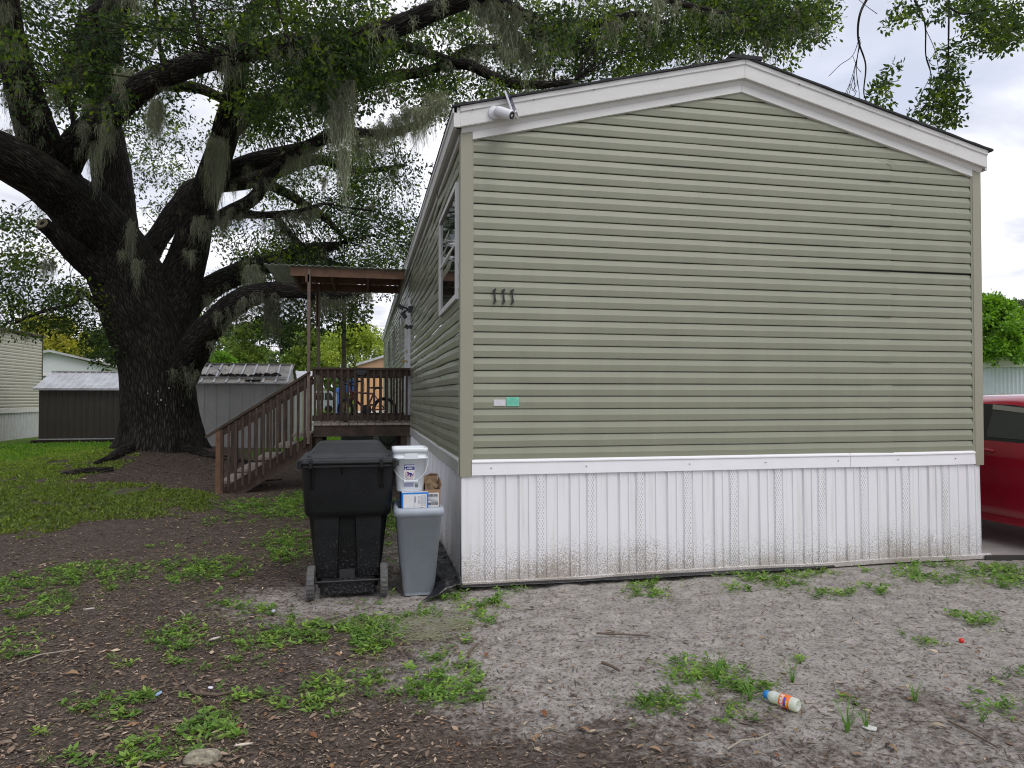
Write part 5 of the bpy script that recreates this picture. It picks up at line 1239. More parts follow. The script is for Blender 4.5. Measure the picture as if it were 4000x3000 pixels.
# ------------------------------------------------------------------ leaf helpers
def quads(c, ax, sd, ln, wd, fold, up, tint):
    """leaf rhombs: c base Nx3, ax dir, sd side dir, up normal"""
    n = len(c); ln = ln[:, None]; wd = wd[:, None]
    a = c; m = c+ax*ln*.5+up*(fold[:, None]*wd); l = c+ax*ln*.48+sd*wd*.5; r = c+ax*ln*.48-sd*wd*.5; t = c+ax*ln
    vs = np.stack([a, l, t, r], 1).reshape(-1, 3)
    return vs
def rdir(n, zlo=-1, zhi=1):
    z_ = rng.uniform(zlo, zhi, n); a = rng.uniform(0, 2*PI, n); s = np.sqrt(1-z_**2); return np.stack([s*np.cos(a), s*np.sin(a), z_], 1)
def norm(a): return a/np.maximum(np.linalg.norm(a, axis=1, keepdims=True), 1e-9)
def leaves(name, c, ln, wd, tint, m, parent=None, ax=None, flat=0.0, fold=.15):
    n = len(c)
    if ax is None: ax = rdir(n)
    u = rdir(n); u[:, 2] += flat; sd_ = norm(np.cross(ax, u)); up = np.cross(sd_, ax)
    ln = ln[:, None]; wd = wd[:, None]
    mid = c+ax*ln*.5-up*wd*fold; tip = c+ax*ln-up*wd*fold*.4
    l = c+ax*ln*.56+sd_*wd*.5; r = c+ax*ln*.56-sd_*wd*.5; l2 = c+ax*ln*.25+sd_*wd*.33; r2 = c+ax*ln*.25-sd_*wd*.33
    vs = np.stack([c, l2, l, tip, r, r2, mid], 1).reshape(-1, 3)
    k = np.arange(n)[:, None]*7
    f = np.concatenate([k+np.array([[0, 1, 2]]), k+np.array([[0, 2, 6]]), k+np.array([[6, 2, 3]]), k+np.array([[0, 6, 4]]), k+np.array([[6, 3, 4]]), k+np.array([[0, 4, 5]])])
    return np_mesh(name, vs, f, m, parent, tint=np.repeat(tint, 7, 0))
def leaves4(name, c, ln, wd, tint, m, parent=None, ax=None, flat=0.0):
    n = len(c)
    if ax is None: ax = rdir(n)
    u = rdir(n); u[:, 2] += flat; sd_ = norm(np.cross(ax, u)); ln = ln[:, None]; wd = wd[:, None]; up = np.cross(sd_, ax)
    vs = np.stack([c, c+ax*ln*.55+sd_*wd*.5+up*wd*.12, c+ax*ln, c+ax*ln*.55-sd_*wd*.5+up*wd*.12], 1).reshape(-1, 3)
    k = np.arange(n)[:, None]*4; f = np.concatenate([k+np.array([[0, 1, 2]]), k+np.array([[0, 2, 3]])])
    return np_mesh(name, vs, f, m, parent, tint=np.repeat(tint, 4, 0))
M_leafd = mat('dead_leaf', (1, 1, 1), .75, attr='tint')
M_weed = mat('weed_leaf', (1, 1, 1), .5, attr='tint', trans=.35)
M_grassb = mat('grass_blade', (1, 1, 1), .5, attr='tint', trans=.35)

# ------------------------------------------------------------------ leaf litter
def scatter(n, x0, x1, y0, y1): return np.stack([rng.uniform(x0, x1, n), rng.uniform(y0, y1, n)], 1)
def sample_field(n, name=None):
    return None
# sample in polar fan around the camera so that density follows distance
def fan(n, d0, d1, px0=-150, px1=4150, pw=1.0):
    d_ = d0*(d1/d0)**(rng.random(n)**pw); px_ = rng.uniform(px0, px1, n); lat = (px_-2000)/F_PX*d_
    p = CAM[None, :2]+lat[:, None]*Rv[None, :2]+d_[:, None]*Fv[None, :2]; return p, px_, d_
p, px_, d_ = fan(150000, 2.6, 21, -900, 4150)
p3 = np.concatenate([p, np.zeros((len(p), 1))], 1); sv = 1/(1+np.exp(-((p[:, 0]-(-.45+.35*(fbm(p3, .9, 4, 1)-.5)*4))*2.4)))
keep = rng.random(len(p)) < np.clip((1-sv)*1.0+.035, 0, 1)*np.where(fbm(p3, 1.8, 3, 31) > .36, 1, .45)
_a = rng.uniform(0, 2*PI, 16000); _r = .8+4.6*rng.random(16000)**.8; p = np.concatenate([p, np.stack([-5.5+_r*np.cos(_a), 12.3+_r*np.sin(_a)*.9], 1)]); d_ = np.concatenate([d_, np.full(16000, 12.)]); keep = np.concatenate([keep, rng.random(16000) < .9])
keep &= ~((p[:, 0] > -.12) & (p[:, 1] > -.14))
keep &= ~((np.abs(p[:, 0]+.866) < .33) & (np.abs(p[:, 1]-.25) < .36)) & ~((np.abs(p[:, 0]-gx) < .2) & (np.abs(p[:, 1]-gy) < .25))
lw = emask(p, L_PATCH); keep &= rng.random(len(p)) > lw*1.3
p = p[keep]; d_ = d_[keep]; n = len(p)
print('litter', n)
sz = np.clip(rng.lognormal(-3.74, .40, n), .010, .06); small = rng.random(n) < .5; sz[small] *= .45; sz *= 1+np.clip(d_-6, 0, 10)*.07
c = np.stack([p[:, 0], p[:, 1], gz(p[:, 0], p[:, 1])+rng.uniform(.002, .014, n)+np.clip(d_-6, 0, 8)*.002], 1)
ax = rdir(n, -.18, .28)
pal = np.array([(.125, .088, .062), (.18, .13, .092), (.10, .074, .056), (.24, .18, .135), (.065, .050, .041), (.15, .10, .065), (.32, .25, .18), (.19, .10, .045)])
tn = pal[rng.choice(8, n, p=[.18, .18, .18, .12, .15, .09, .07, .03])]*rng.uniform(.7, 1.8, (n, 1))*np.where(rng.random((n, 1)) < .06, 1.7, 1)
o = leaves('leaf_litter', c, sz, sz*rng.uniform(.28, .5, n), tn, M_leafd, None, ax=ax, flat=3.5, fold=.3); tag(o, 'brown dead oak leaves and mulch strewn over the bare soil', 'leaf litter', kind='stuff')
# crumbs and fine twigs
p, px_, d_ = fan(26000, 2.6, 9)
keep = ~((p[:, 0] > -.12) & (p[:, 1] > -.14)); p = p[keep]; n = len(p)
c = np.stack([p[:, 0], p[:, 1], gz(p[:, 0], p[:, 1])+.003], 1); sz = rng.uniform(.012, .06, n)*np.where(rng.random(n) < .12, 1.8, .7)
tn = pal[rng.integers(0, 8, n)]*rng.uniform(.4, .9, (n, 1))
o = leaves4('bark_crumbs', c, sz, np.clip(sz*.16, .002, .007), tn, M_leafd, None, ax=rdir(n, -.05, .12), flat=3); tag(o, 'fine dark twig bits and bark crumbs peppering the sand', 'debris', kind='stuff')
# larger tan leaves lying on the sand, individuals
lsp = [(2380, 2470, .085), (2425, 2520, .03), (1560, 2545, .05), (1790, 2560, .06), (1900, 2560, .07), (2120, 2410, .03), (2070, 2445, .05), (2280, 2855, .09), (2140, 2860, .08), (2100, 2880, .07), (2080, 2890, .06), (2320, 2860, .06), (2505, 2930, .06), (2560, 2935, .07), (2125, 2790, .08), (1480, 2870, .06), (1790, 2905, .04), (2100, 2940, .05), (1730, 2830, .04), (3480, 2930, .09), (2975, 2500, .045), (3080, 2535, .03), (3110, 2860, .04), (3560, 2650, .06), (3660, 2850, .08), (3030, 2960, .06), (2960, 2945, .05), (3300, 2715, .08), (3520, 2690, .06), (3390, 2785, .06), (1470, 2910, .05), (3050, 2215+35, .04), (2620, 2310, .05), (2200, 2310, .06), (2400, 2340, .05), (2430, 2400, .05), (1580, 2400, .05), (1900, 2450, .06), (1320, 2560, .06), (560, 2650, .07), (280, 2640, .09), (390, 2650, .06), (1100, 2620, .06), (1220, 2880, .07), (760, 2720, .07), (330, 2780, .06), (940, 2845, .06), (2240, 2600, .04), (3100, 2620, .05), (3700, 2700, .05), (2700, 2840, .06), (2770, 2880, .05), (3820, 2550, .05), (3250, 2480, .04), (3350, 2950, .05), (2340, 2530, .04), (2420, 2570, .04), (1960, 2620, .04), (2020, 2590, .04), (2900, 2520, .035)]
M_lf = [mat('tan_leaf', (.27, .165, .085), .6, var=.2, vscale=60), mat('rust_leaf', (.19, .075, .03), .55, var=.2, vscale=60), mat('pale_leaf', (.34, .27, .18), .65, var=.15, vscale=60)]
proto = {}
for mi in range(3):
    b = MB(); n = 9; L1 = []
    for i in range(n+1):
        t_ = i/n; w_ = .21*math.sin(PI*min(1, t_**.85))**.8+.008; L1.append((t_, w_, .10*math.sin(PI*t_)+.05*t_))
    vs_ = []; fs_ = []
    for (t_, w_, zz_) in L1: vs_ += [(t_-.5, -w_, zz_+w_*.5), (t_-.5, 0, zz_), (t_-.5, w_, zz_+w_*.35)]
    for i in range(n): fs_ += [(3*i, 3*i+1, 3*i+4, 3*i+3), (3*i+1, 3*i+2, 3*i+5, 3*i+4)]
    b.add(vs_, fs_, True); b.tube([(-.5, 0, 0), (-.68, .02, .03)], .012, 4); me = bpy.data.meshes.new('fallen_leaf'); me.from_pydata([tuple(q_) for q_ in b.v], [], b.f); me.materials.append(M_lf[mi]); proto[mi] = me
for (x, y, s) in lsp:
    g = G(x, y); o = link('fallen_leaf', proto[rnd.choice((0, 0, 1, 2))], None); o.location = (g[0], g[1], float(gz(g[0], g[1]))+.006); o.scale = (s*.8,)*3; o.rotation_euler = (rnd.uniform(-.3, .3), rnd.uniform(-.25, .25), rnd.uniform(0, 6.28))
    tag(o, 'loose brown oak leaf lying on the bare ground', 'fallen leaf', 'fallen leaves scattered on the bare ground')

# ------------------------------------------------------------------ weeds
def weed_field(name, patches, dens, lsz, tints, label, hgt=.05, wr=.36):
    C = []; A = []; LN = []; T = []
    for (px, py, rx, ry, w_) in patches:
        c, u, v_ = ell(px, py, rx, ry); area = PI*abs(u[0]*v_[1]-u[1]*v_[0]); n = max(2, int(area*dens*w_*2.1))
        a = rng.uniform(0, 2*PI, n); r = rng.random(n)**.68*1.5
        q = c[None]+np.outer(r*np.cos(a), u)+np.outer(r*np.sin(a), v_)
        ok = ~((q[:, 0] > -.02) & (q[:, 0] < W+.05) & (q[:, 1] > -.08)) & ~((np.abs(q[:, 0]+.866) < .31) & (np.abs(q[:, 1]-.25) < .34)) & ~((np.abs(q[:, 0]-gx) < .16) & (np.abs(q[:, 1]-gy) < .22))
        ok &= fbm(np.concatenate([q, np.zeros((n, 1))], 1), 7, 2, 77) > .34
        q = q[ok]; n = len(q)
        if n == 0: continue
        k = 9
        base = np.stack([q[:, 0], q[:, 1], gz(q[:, 0], q[:, 1])], 1)
        h = rng.uniform(.3, 1, n)*hgt
        tt = np.array(tints)[rng.integers(0, len(tints), n)]*rng.uniform(.75, 1.25, (n, 1))
        cc_ = np.repeat(base, k, 0); cc_[:, 2] += np.repeat(h, k)*rng.uniform(.2, 1, n*k); cc_[:, :2] += rng.normal(0, .014, (n*k, 2))
        C.append(cc_); A.append(rdir(n*k, -.15, .65)); LN.append(rng.uniform(.55, 1.15, n*k)*lsz); T.append(np.repeat(tt, k, 0)*rng.uniform(.85, 1.15, (n*k, 1)))
    C = np.concatenate(C); A = np.concatenate(A); LN = np.concatenate(LN); T = np.concatenate(T); print(name, len(C))
    o = leaves(name, C, LN, LN*wr, T, M_weed, None, ax=A, flat=1.6, fold=.25); tag(o, label, 'weeds', kind='stuff')
weed_field('weeds', W_PATCH, 265, .040, [(.13, .24, .04), (.17, .31, .05), (.09, .18, .03), (.25, .38, .07)], 'patches of low green leafy weeds scattered over the dirt')
W2 = [(a, b_, c*1.6, d_*1.5, e*.75) for a, b_, c, d_, e in W_PATCH]
weed_field('sparse_weeds', W2, 120, .022, [(.16, .24, .06), (.20, .27, .08), (.10, .17, .04), (.27, .26, .12)], 'thin pale sprigs and tiny seedlings fringing the weed patches', hgt=.03, wr=.30)
# moss-like dry tangle among weeds
# lawn groundcover
def lawn_field(name, patches, n, hgt, tints, label, x0=None):
    C = []; 
    tot = sum(w_ for *_, w_ in patches)
    for (px, py, rx, ry, w_) in patches:
        c, u, v_ = ell(px, py, rx, ry); area = PI*abs(u[0]*v_[1]-u[1]*v_[0]); m = int(n*w_*area/40)
        a = rng.uniform(0, 2*PI, m); r = np.sqrt(rng.random(m))*1.06; C.append(c[None]+np.outer(r*np.cos(a), u)+np.outer(r*np.sin(a), v_))
    q = np.concatenate(C); q3_ = np.concatenate([q, np.zeros((len(q), 1))], 1); q = q[(fbm(q3_, 1.6, 3, 55) > .36) & (fbm(q3_, 4.5, 3, 56) > .38)]; n = len(q); print(name, n)
    c = np.stack([q[:, 0], q[:, 1], gz(q[:, 0], q[:, 1])-.004], 1); ln = rng.uniform(.5, 1.2, n)*hgt
    tt = np.array(tints)[rng.integers(0, len(tints), n)]*rng.uniform(.75, 1.2, (n, 1))
    tt = tt*np.clip(.62+.09*(q[:, 1:2]-6.0), .62, 1.7)*np.array([[1.1, 1, .9]])  # blades tinted brighter toward the back, the sunlit strip put into their colour
    o = leaves4(name, c, ln, ln*.35, tt, M_grassb, None, ax=rdir(n, .15, .95)); tag(o, label, 'grass', kind='stuff')
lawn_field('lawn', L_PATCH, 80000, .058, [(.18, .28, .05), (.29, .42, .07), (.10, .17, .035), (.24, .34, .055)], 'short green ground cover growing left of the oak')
FARP = [(-2.2, 13.5, 1.3, 2.8), (-1.5, 19, 2, 3), (-9.2, 17.2, 3.6, 2.6), (-12, 13.0, 4, 2.2), (-4.2, 26, 4, 5), (-2, 34, 5, 8)]
q = np.concatenate([np.stack([cx_+rx*np.sqrt(r)*np.cos(a), cy2+ry*np.sqrt(r)*np.sin(a)], 1) for cx_, cy2, rx, ry in FARP for r, a in [(rng.random(7000), rng.uniform(0, 2*PI, 7000))]])
q = q[~((np.hypot(q[:, 0]+5.5, q[:, 1]-12.3) < 2.6))]; n = len(q); c = np.stack([q[:, 0], q[:, 1], gz(q[:, 0], q[:, 1])-.004], 1); ln = rng.uniform(.05, .11, n)
o = leaves4('far_lawn', c, ln, ln*.4, np.array([(.17, .34, .035), (.22, .42, .04), (.13, .27, .03)])[rng.integers(0, 3, n)], M_grassb, None, ax=rdir(n, .2, .95)); tag(o, 'bright yellow-green grass beyond the sheds and porch', 'grass', kind='stuff')
# grass tufts at lower right: individuals
def tuft(px, py, n, h, label, spread=.05):
    g = G(px, py); t = thing('grass_tuft', label, 'grass tuft', (g[0], g[1], float(gz(g[0], g[1]))), 'grass tufts on the sand')
    b = MB()
    for i in range(n):
        a = rnd.uniform(0, 2*PI); ln = h*rnd.uniform(.6, 1.1); lean = rnd.uniform(.2, .8); d1 = Vector((math.cos(a), math.sin(a), 0)); s_ = Vector((-d1.y, d1.x, 0)); w0 = rnd.uniform(.003, .0055); pr_ = []
        for k in range(6):
            u_ = k/5; p_ = Vector((g[0], g[1], 0))+d1*(rnd.uniform(0, .01)+ln*lean*u_**1.6)+Vector((0, 0, float(gz(g[0], g[1]))+ln*u_*(1-.35*lean*u_))); pr_.append((p_-s_*w0*(1-u_*.9), p_+s_*w0*(1-u_*.9)))
        b.add([x for pq in pr_ for x in pq], [(2*k, 2*k+1, 2*k+3, 2*k+2) for k in range(5)], True)
    b.build('blades', M_tuft, t)
M_tuft = mat('tuft_green', (.13, .27, .05), .5, trans=.3, var=.2, vscale=40)
tuft(3310, 2860, 11, .17, 'tuft of broad green grass blades beside the white shard, left clump')
tuft(3385, 2850, 8, .16, 'sparse grass blades leaning over the white shard')
tuft(3572, 2735, 12, .15, 'wispy upright grass tuft on bare sand right of the bottle')
tuft(3095, 2665, 9, .18, 'tall thin grass stalk behind the juice bottle')
tuft(2800, 2660, 8, .17, 'thin grass stalk rising from the weeds left of the bottle')
tuft(2930, 2740, 12, .12, 'green grass tuft touching the cap of the juice bottle')
tuft(3835, 2820, 8, .12, 'small slanting grass tuft near the right edge')
tuft(3580, 2260, 12, .12, 'grass tuft close to the foot of the skirting at right')
tuft(3700, 2195, 8, .10, 'dark leafy sprig at the skirting right corner')
tuft(1850, 2285, 14, .20, 'weedy sprig climbing the front left corner of the skirting')
tuft(1735, 2160, 8, .16, 'weedy sprig on the black plastic by the side skirting')
# ------------------------------------------------------------------ the live oak
def bark_mat(name, c1, c2, c3, moss=None):
    m = bpy.data.materials.new(name); m.use_nodes = True; global N_, L_
    N_, L_ = nt(m); N_.clear(); out = N_.new('ShaderNodeOutputMaterial'); bs = N_.new('ShaderNodeBsdfPrincipled'); L_.new(bs.outputs[0], out.inputs[0]); bs.inputs['Roughness'].default_value = .9; bs.inputs['Specular IOR Level'].default_value = .2
    a = N_.new('ShaderNodeAttribute'); a.attribute_name = 'barkuv'
    n = N_.new('ShaderNodeTexNoise'); n.inputs['Scale'].default_value = 3; n.inputs['Detail'].default_value = 4; L_.new(a.outputs['Vector'], n.inputs[0])
    ad = N_.new('ShaderNodeMix'); ad.data_type = 'RGBA'; ad.blend_type = 'ADD'; ad.inputs[0].default_value = .22; L_.new(a.outputs['Vector'], ad.inputs[6]); L_.new(n.outputs['Color'], ad.inputs[7]); ad.inputs[0].default_value = .07
    mp = N_.new('ShaderNodeMapping'); mp.inputs['Scale'].default_value = (24, 4.2, 1); L_.new(ad.outputs[2], mp.inputs[0])
    vo = N_.new('ShaderNodeTexVoronoi'); vo.feature = 'DISTANCE_TO_EDGE'; vo.inputs['Scale'].default_value = 1; L_.new(mp.outputs[0], vo.inputs['Vector'])
    n2 = N_.new('ShaderNodeTexNoise'); n2.inputs['Scale'].default_value = 40; n2.inputs['Detail'].default_value = 4; L_.new(a.outputs['Vector'], n2.inputs[0])
    geo = N_.new('ShaderNodeNewGeometry'); n3 = N_.new('ShaderNodeTexNoise'); n3.inputs['Scale'].default_value = 1.6; n3.inputs['Detail'].default_value = 5; L_.new(geo.outputs['Position'], n3.inputs[0])
    h = M2('ADD', M2('MULTIPLY', vo.outputs['Distance'], 1.6, True), M2('MULTIPLY', n2.outputs['Fac'], .35))
    r = N_.new('ShaderNodeValToRGB'); e = r.color_ramp.elements; e.new(.5); e[0].position = .18; e[0].color = (*c1, 1); e[1].position = .5; e[1].color = (*c2, 1); e[2].position = 1.0; e[2].color = (*c3, 1); L_.new(h, r.inputs[0])
    r2 = N_.new('ShaderNodeValToRGB'); r2.color_ramp.elements[0].position = .35; r2.color_ramp.elements[0].color = (.65, .66, .62, 1); r2.color_ramp.elements[1].position = .7; r2.color_ramp.elements[1].color = (1.35, 1.35, 1.25, 1); L_.new(n3.outputs['Fac'], r2.inputs[0])
    mm = N_.new('ShaderNodeMix'); mm.data_type = 'RGBA'; mm.blend_type = 'MULTIPLY'; mm.inputs[0].default_value = 1; L_.new(r.outputs[0], mm.inputs[6]); L_.new(r2.outputs[0], mm.inputs[7])
    L_.new(mm.outputs[2], bs.inputs['Base Color'])
    bp = N_.new('ShaderNodeBump'); bp.inputs['Strength'].default_value = 1; bp.inputs['Distance'].default_value = .045; L_.new(h, bp.inputs['Height']); L_.new(bp.outputs[0], bs.inputs['Normal'])
    return m
M_bark = bark_mat('oak_bark', (.007, .006, .006), (.045, .038, .034), (.095, .086, .078))
def catmull(p, n):
    p = np.asarray(p, float); P_ = np.concatenate([p[:1]*2-p[1:2], p, p[-1:]*2-p[-2:-1]]); out = []
    for i in range(1, len(P_)-2):
        for k in range(n):
            t = k/n; a, b_, c, d = P_[i-1], P_[i], P_[i+1], P_[i+2]
            out.append(.5*((2*b_)+(-a+c)*t+(2*a-5*b_+4*c-d)*t*t+(-a+3*b_-3*c+d)*t**3))
    out.append(P_[-2]); return np.array(out)
def limb_mesh(pr, name, parent, segs=None, base_flare=None, rough=.055, m=None):
    """pr: list of (x,y,z,r)"""
    pr = np.asarray(pr, float); rmax = pr[:, 3].max(); L_tot = np.linalg.norm(np.diff(pr[:, :3], axis=0), axis=1).sum()
    step = max(.05, min(.12, rmax*.35)); n = max(3, int(L_tot/step/(len(pr)-1))); q = catmull(pr, n); q[:, 3] = np.maximum(q[:, 3], .004)
    S_ = segs or int(np.clip(rmax*110, 10, 120)); c = q[:, :3]; r = q[:, 3]
    T = norm(np.gradient(c, axis=0)); l = np.concatenate([[0], np.cumsum(np.linalg.norm(np.diff(c, axis=0), axis=1))])
    u = np.zeros_like(T); pv = np.cross(T[0], [0.13, .99, 0.02]); pv /= np.linalg.norm(pv)
    for i in range(len(T)): pv = pv-T[i]*pv.dot(T[i]); pv /= np.linalg.norm(pv); u[i] = pv
    w_ = np.cross(T, u); th = np.linspace(0, 2*PI, S_, endpoint=False)
    rad = np.repeat(r[:, None], S_, 1)
    dirs = u[:, None]*np.cos(th)[None, :, None]+w_[:, None]*np.sin(th)[None, :, None]
    pos = c[:, None]+dirs*rad[..., None]
    big = (fbm(pos*np.array([1, 1, .7]), 1.3/max(.25, rmax)*.6, 3, 8)-.5)*.42
    fine = (fbm(np.stack([np.cos(th)[None]*rad*14, np.sin(th)[None]*rad*14, np.repeat(l[:, None]*2.6, S_, 1)], -1), 1.0, 3, 17)-.5)
    rad2 = rad*(1+big*.55)+fine*np.clip(rad*.22, .002, .055)
    if base_flare is not None: rad2 = base_flare(pos, rad2, th, c)
    pos = c[:, None]+dirs*rad2[..., None]
    nr = len(c); i = np.arange((nr-1)*S_); a = i; row = i//S_; col = i % S_; nb = row*S_+(col+1) % S_
    f = np.stack([a, nb, nb+S_, a+S_], 1)
    uv = np.stack([th[None, :]*np.repeat(r[:, None], S_, 1)/1.0, np.repeat(l[:, None], S_, 1), np.zeros((nr, S_))], -1).reshape(-1, 3)
    vs = pos.reshape(-1, 3); end = len(vs); vs = np.concatenate([vs, c[-1:]+T[-1:]*r[-1]*.3]); uv = np.concatenate([uv, uv[-1:]])
    kk = np.arange(S_); capf = np.stack([(nr-1)*S_+kk, (nr-1)*S_+(kk+1) % S_, np.full(S_, end), np.full(S_, end)], 1)
    me = bpy.data.meshes.new(name); off = np.array(wloc(parent)) if parent is not None else 0
    me.from_pydata((vs-off).tolist(), [], f.tolist()+[x[:3].tolist() for x in capf]); me.polygons.foreach_set('use_smooth', np.ones(len(me.polygons), bool))
    a_ = me.attributes.new('barkuv', 'FLOAT_VECTOR', 'POINT'); a_.data.foreach_set('vector', uv.astype(np.float32).ravel()); me.materials.append(m or M_bark)
    return link(name, me, None, parent), q
def vp(lst):
    """(vx,vy,r_v,depth) -> xyz r"""
    out = []
    for vx, vy, r, d in lst: p_ = V(vx, vy, d); out.append((*p_, r*.86*1.8083*d/F_PX))
    return out
oc = np.array([-5.5, 12.3, 0])
oak = thing('live_oak', 'massive spreading live oak draped in grey Spanish moss, left of the mobile home', 'tree', tuple(oc))
LIMBS = {}
def limb(key, lst, name='limb', **kw):
    o, q = limb_mesh(vp(lst), name, oak, **kw); LIMBS[key] = q; return o
def flare(pos, rad, th, c):
    h = np.clip(c[:, 2:3], 0, 9); lobes = 1+.42*np.sin(th*3+.6)[None]+.30*np.sin(th*5+2)[None]+.22*np.sin(th*8+4)[None]
    return rad*(1+.62*np.exp(-h/.42)*np.clip(lobes, .2, 2)+.13*np.exp(-h/1.4)*np.sin(th*4+1)[None])
D0 = 16.5
limb('trunk', [(352, 992, 88, D0), (350, 940, 84, D0), (346, 880, 82, D0), (340, 810, 82, D0), (328, 740, 86, D0), (305, 670, 92, D0), (276, 600, 88, D0), (238, 530, 80, 16.2), (190, 470, 72, 15.6), (130, 415, 62, 15), (60, 365, 56, 14), (-60, 300, 50, 13), (-240, 220, 42, 12.4), (-480, 150, 32, 11.8), (-760, 60, 20, 11.5), (-1000, -60, 9, 11.5)], 'trunk', base_flare=flare)
limb('up_left', [(170, 470, 60, 15.6), (115, 370, 55, 15), (72, 260, 44, 14.2), (40, 150, 37, 13.4), (15, 40, 32, 12.8), (0, -80, 28, 12.4)])
limb('arch', [(120, 400, 38, 15.2), (165, 310, 36, 14.6), (235, 250, 33, 13.8), (320, 180, 31, 12.8), (420, 140, 27, 12), (520, 115, 25, 11.4), (620, 97, 24, 10.8), (735, 88, 22, 10.3), (845, 62, 25, 10), (930, 28, 25, 9.8), (1020, -8, 22, 9.6), (1100, -50, 18, 9.4)])
limb('centre', [(285, 690, 60, 16.8), (262, 580, 55, 17), (250, 480, 50, 17.1), (243, 390, 46, 17.1), (232, 300, 40, 17), (225, 200, 34, 17), (240, 90, 28, 17), (255, -40, 22, 17)])
limb('right_stem', [(352, 740, 62, 16.7), (385, 620, 52, 16.8), (412, 530, 42, 16.7), (432, 455, 37, 16.5), (464, 360, 33, 16.2), (488, 285, 31, 15.9), (503, 215, 28, 15.5), (515, 140, 26, 15.2), (535, 60, 20, 15), (565, -10, 17, 14.8), (590, -80, 15, 14.6)])
limb('right_upper', [(490, 290, 26, 16), (540, 240, 23, 15.8), (600, 212, 19, 15.4), (660, 198, 17, 15), (730, 182, 15, 14.6), (800, 176, 13, 14.2), (853, 163, 13, 14), (908, 157, 12, 13.8), (965, 140, 12, 13.6), (1010, 140, 14, 13.4), (1060, 163, 12, 13.3), (1110, 181, 12, 13.2), (1180, 183, 9, 13.2), (1240, 175, 6, 13.2)])
limb('twist_a', [(845, 90, 12, 12.6), (880, 101, 13, 13), (925, 115, 12, 13.3), (968, 131, 11, 13.6)])
limb('twist_b', [(968, 134, 10, 13.6), (1008, 108, 9, 13.8), (1075, 103, 8, 14), (1125, 120, 6, 14.2), (1190, 112, 4, 14.4)])
limb('over_a', [(1010, -5, 12, 9.7), (1068, 20, 11, 9.9), (1108, 67, 10, 10.1), (1128, 95, 7, 10.3), (1140, 120, 4, 10.4)])
limb('over_b', [(1010, -30, 14, 9.6), (1090, 8, 13, 9.9), (1150, 40, 12, 10.3), (1192, 61, 12, 10.6), (1235, 47, 11, 10.8), (1300, 50, 9, 11), (1370, 30, 7, 11.2), (1440, 50, 5, 11.4)])
limb('over_c', [(1100, -60, 14, 9.4), (1300, -40, 11, 10), (1480, 10, 8, 10.8), (1600, 40, 5, 11.5), (1680, 70, 3, 12)])
limb('mid_a', [(470, 385, 22, 16.4), (530, 355, 21, 16.6), (600, 335, 20, 16.8), (664, 318, 17, 17), (719, 288, 15, 17.2), (754, 285, 13, 17.3), (820, 290, 12, 17.4), (880, 277, 10, 17.5), (930, 252, 8, 17.6)])
limb('mid_b', [(300, 600, 26, 17.0), (325, 540, 26, 17.1), (383, 450, 24, 17.6), (420, 405, 22, 17.9), (480, 398, 20, 18.2), (550, 388, 19, 18.5), (620, 362, 17, 18.8), (690, 345, 13, 19), (775, 369, 8, 19.2), (875, 357, 5, 19.4)])
limb('mid_c', [(440, 490, 16, 16.2), (490, 460, 16, 15.8), (548, 428, 16, 15.4), (583, 375, 15, 15.2), (620, 342, 14, 15), (680, 308, 13, 14.8), (740, 292, 10, 14.6)])
limb('mid_d', [(470, 470, 10, 15.9), (520, 464, 10, 15.7), (580, 464, 9, 15.5), (640, 458, 7, 15.3), (700, 440, 4, 15)])
limb('low_right', [(392, 810, 42, 16.4), (428, 740, 36, 15.8), (468, 690, 31, 15.2), (510, 655, 29, 14.7), (560, 633, 25, 14.2), (620, 626, 21, 13.9), (680, 632, 17, 13.8), (740, 640, 12, 13.8), (800, 620, 8, 13.9)])
limb('low_right_b', [(370, 720, 40, 17), (410, 655, 33, 17.2), (460, 618, 30, 17.5), (520, 590, 28, 17.8), (590, 565, 22, 18), (660, 540, 16, 18.3), (730, 530, 10, 18.6)])
limb('top_left', [(140, 200, 22, 15), (175, 110, 30, 14.4), (208, 50, 34, 14), (255, 5, 32, 13.6), (300, -50, 26, 13.3)])
limb('back_a', [(330, 185, 14, 15.8), (367, 184, 14, 16), (433, 192, 13, 16.2), (483, 215, 12, 16.3)])
limb('stub', [(225, 600, 30, 15.9), (180, 560, 30, 15.5), (140, 525, 25, 15.0), (110, 500, 19, 14.7), (93, 484, 18, 14.5)])
limb('low_left', [(215, 660, 8, 15.8), (175, 631, 6, 15.6), (162, 655, 5, 15.5), (114, 667, 4.5, 15.4), (70, 680, 4, 15.3), (30, 700, 2.5, 15.2)])
limb('thin_a', [(118, 180, 6, 14.6), (140, 205, 7, 14.4), (155, 240, 6, 14.3), (160, 300, 5, 14.2)])
limb('thin_b', [(350, 142, 4, 12.6), (343, 80, 5, 12.6), (336, 10, 4, 12.6), (330, -40, 3, 12.6)])
limb('thin_c', [(440, 133, 4, 12), (425, 60, 4, 12), (412, 0, 4, 12), (405, -30, 3, 12)])
limb('thin_d', [(625, 75, 4, 10.9), (610, 45, 4, 10.9), (600, 10, 3, 10.9), (590, -30, 3, 10.9)])
limb('back_b', [(560, 388, 13, 18.6), (600, 408, 13, 18.9), (640, 430, 11, 19.2), (700, 470, 8, 19.5), (750, 520, 4, 19.6)])
limb('back_c', [(590, 460, 10, 18.6), (640, 520, 8, 18.8), (700, 560, 6, 19), (770, 580, 4, 19.2)])
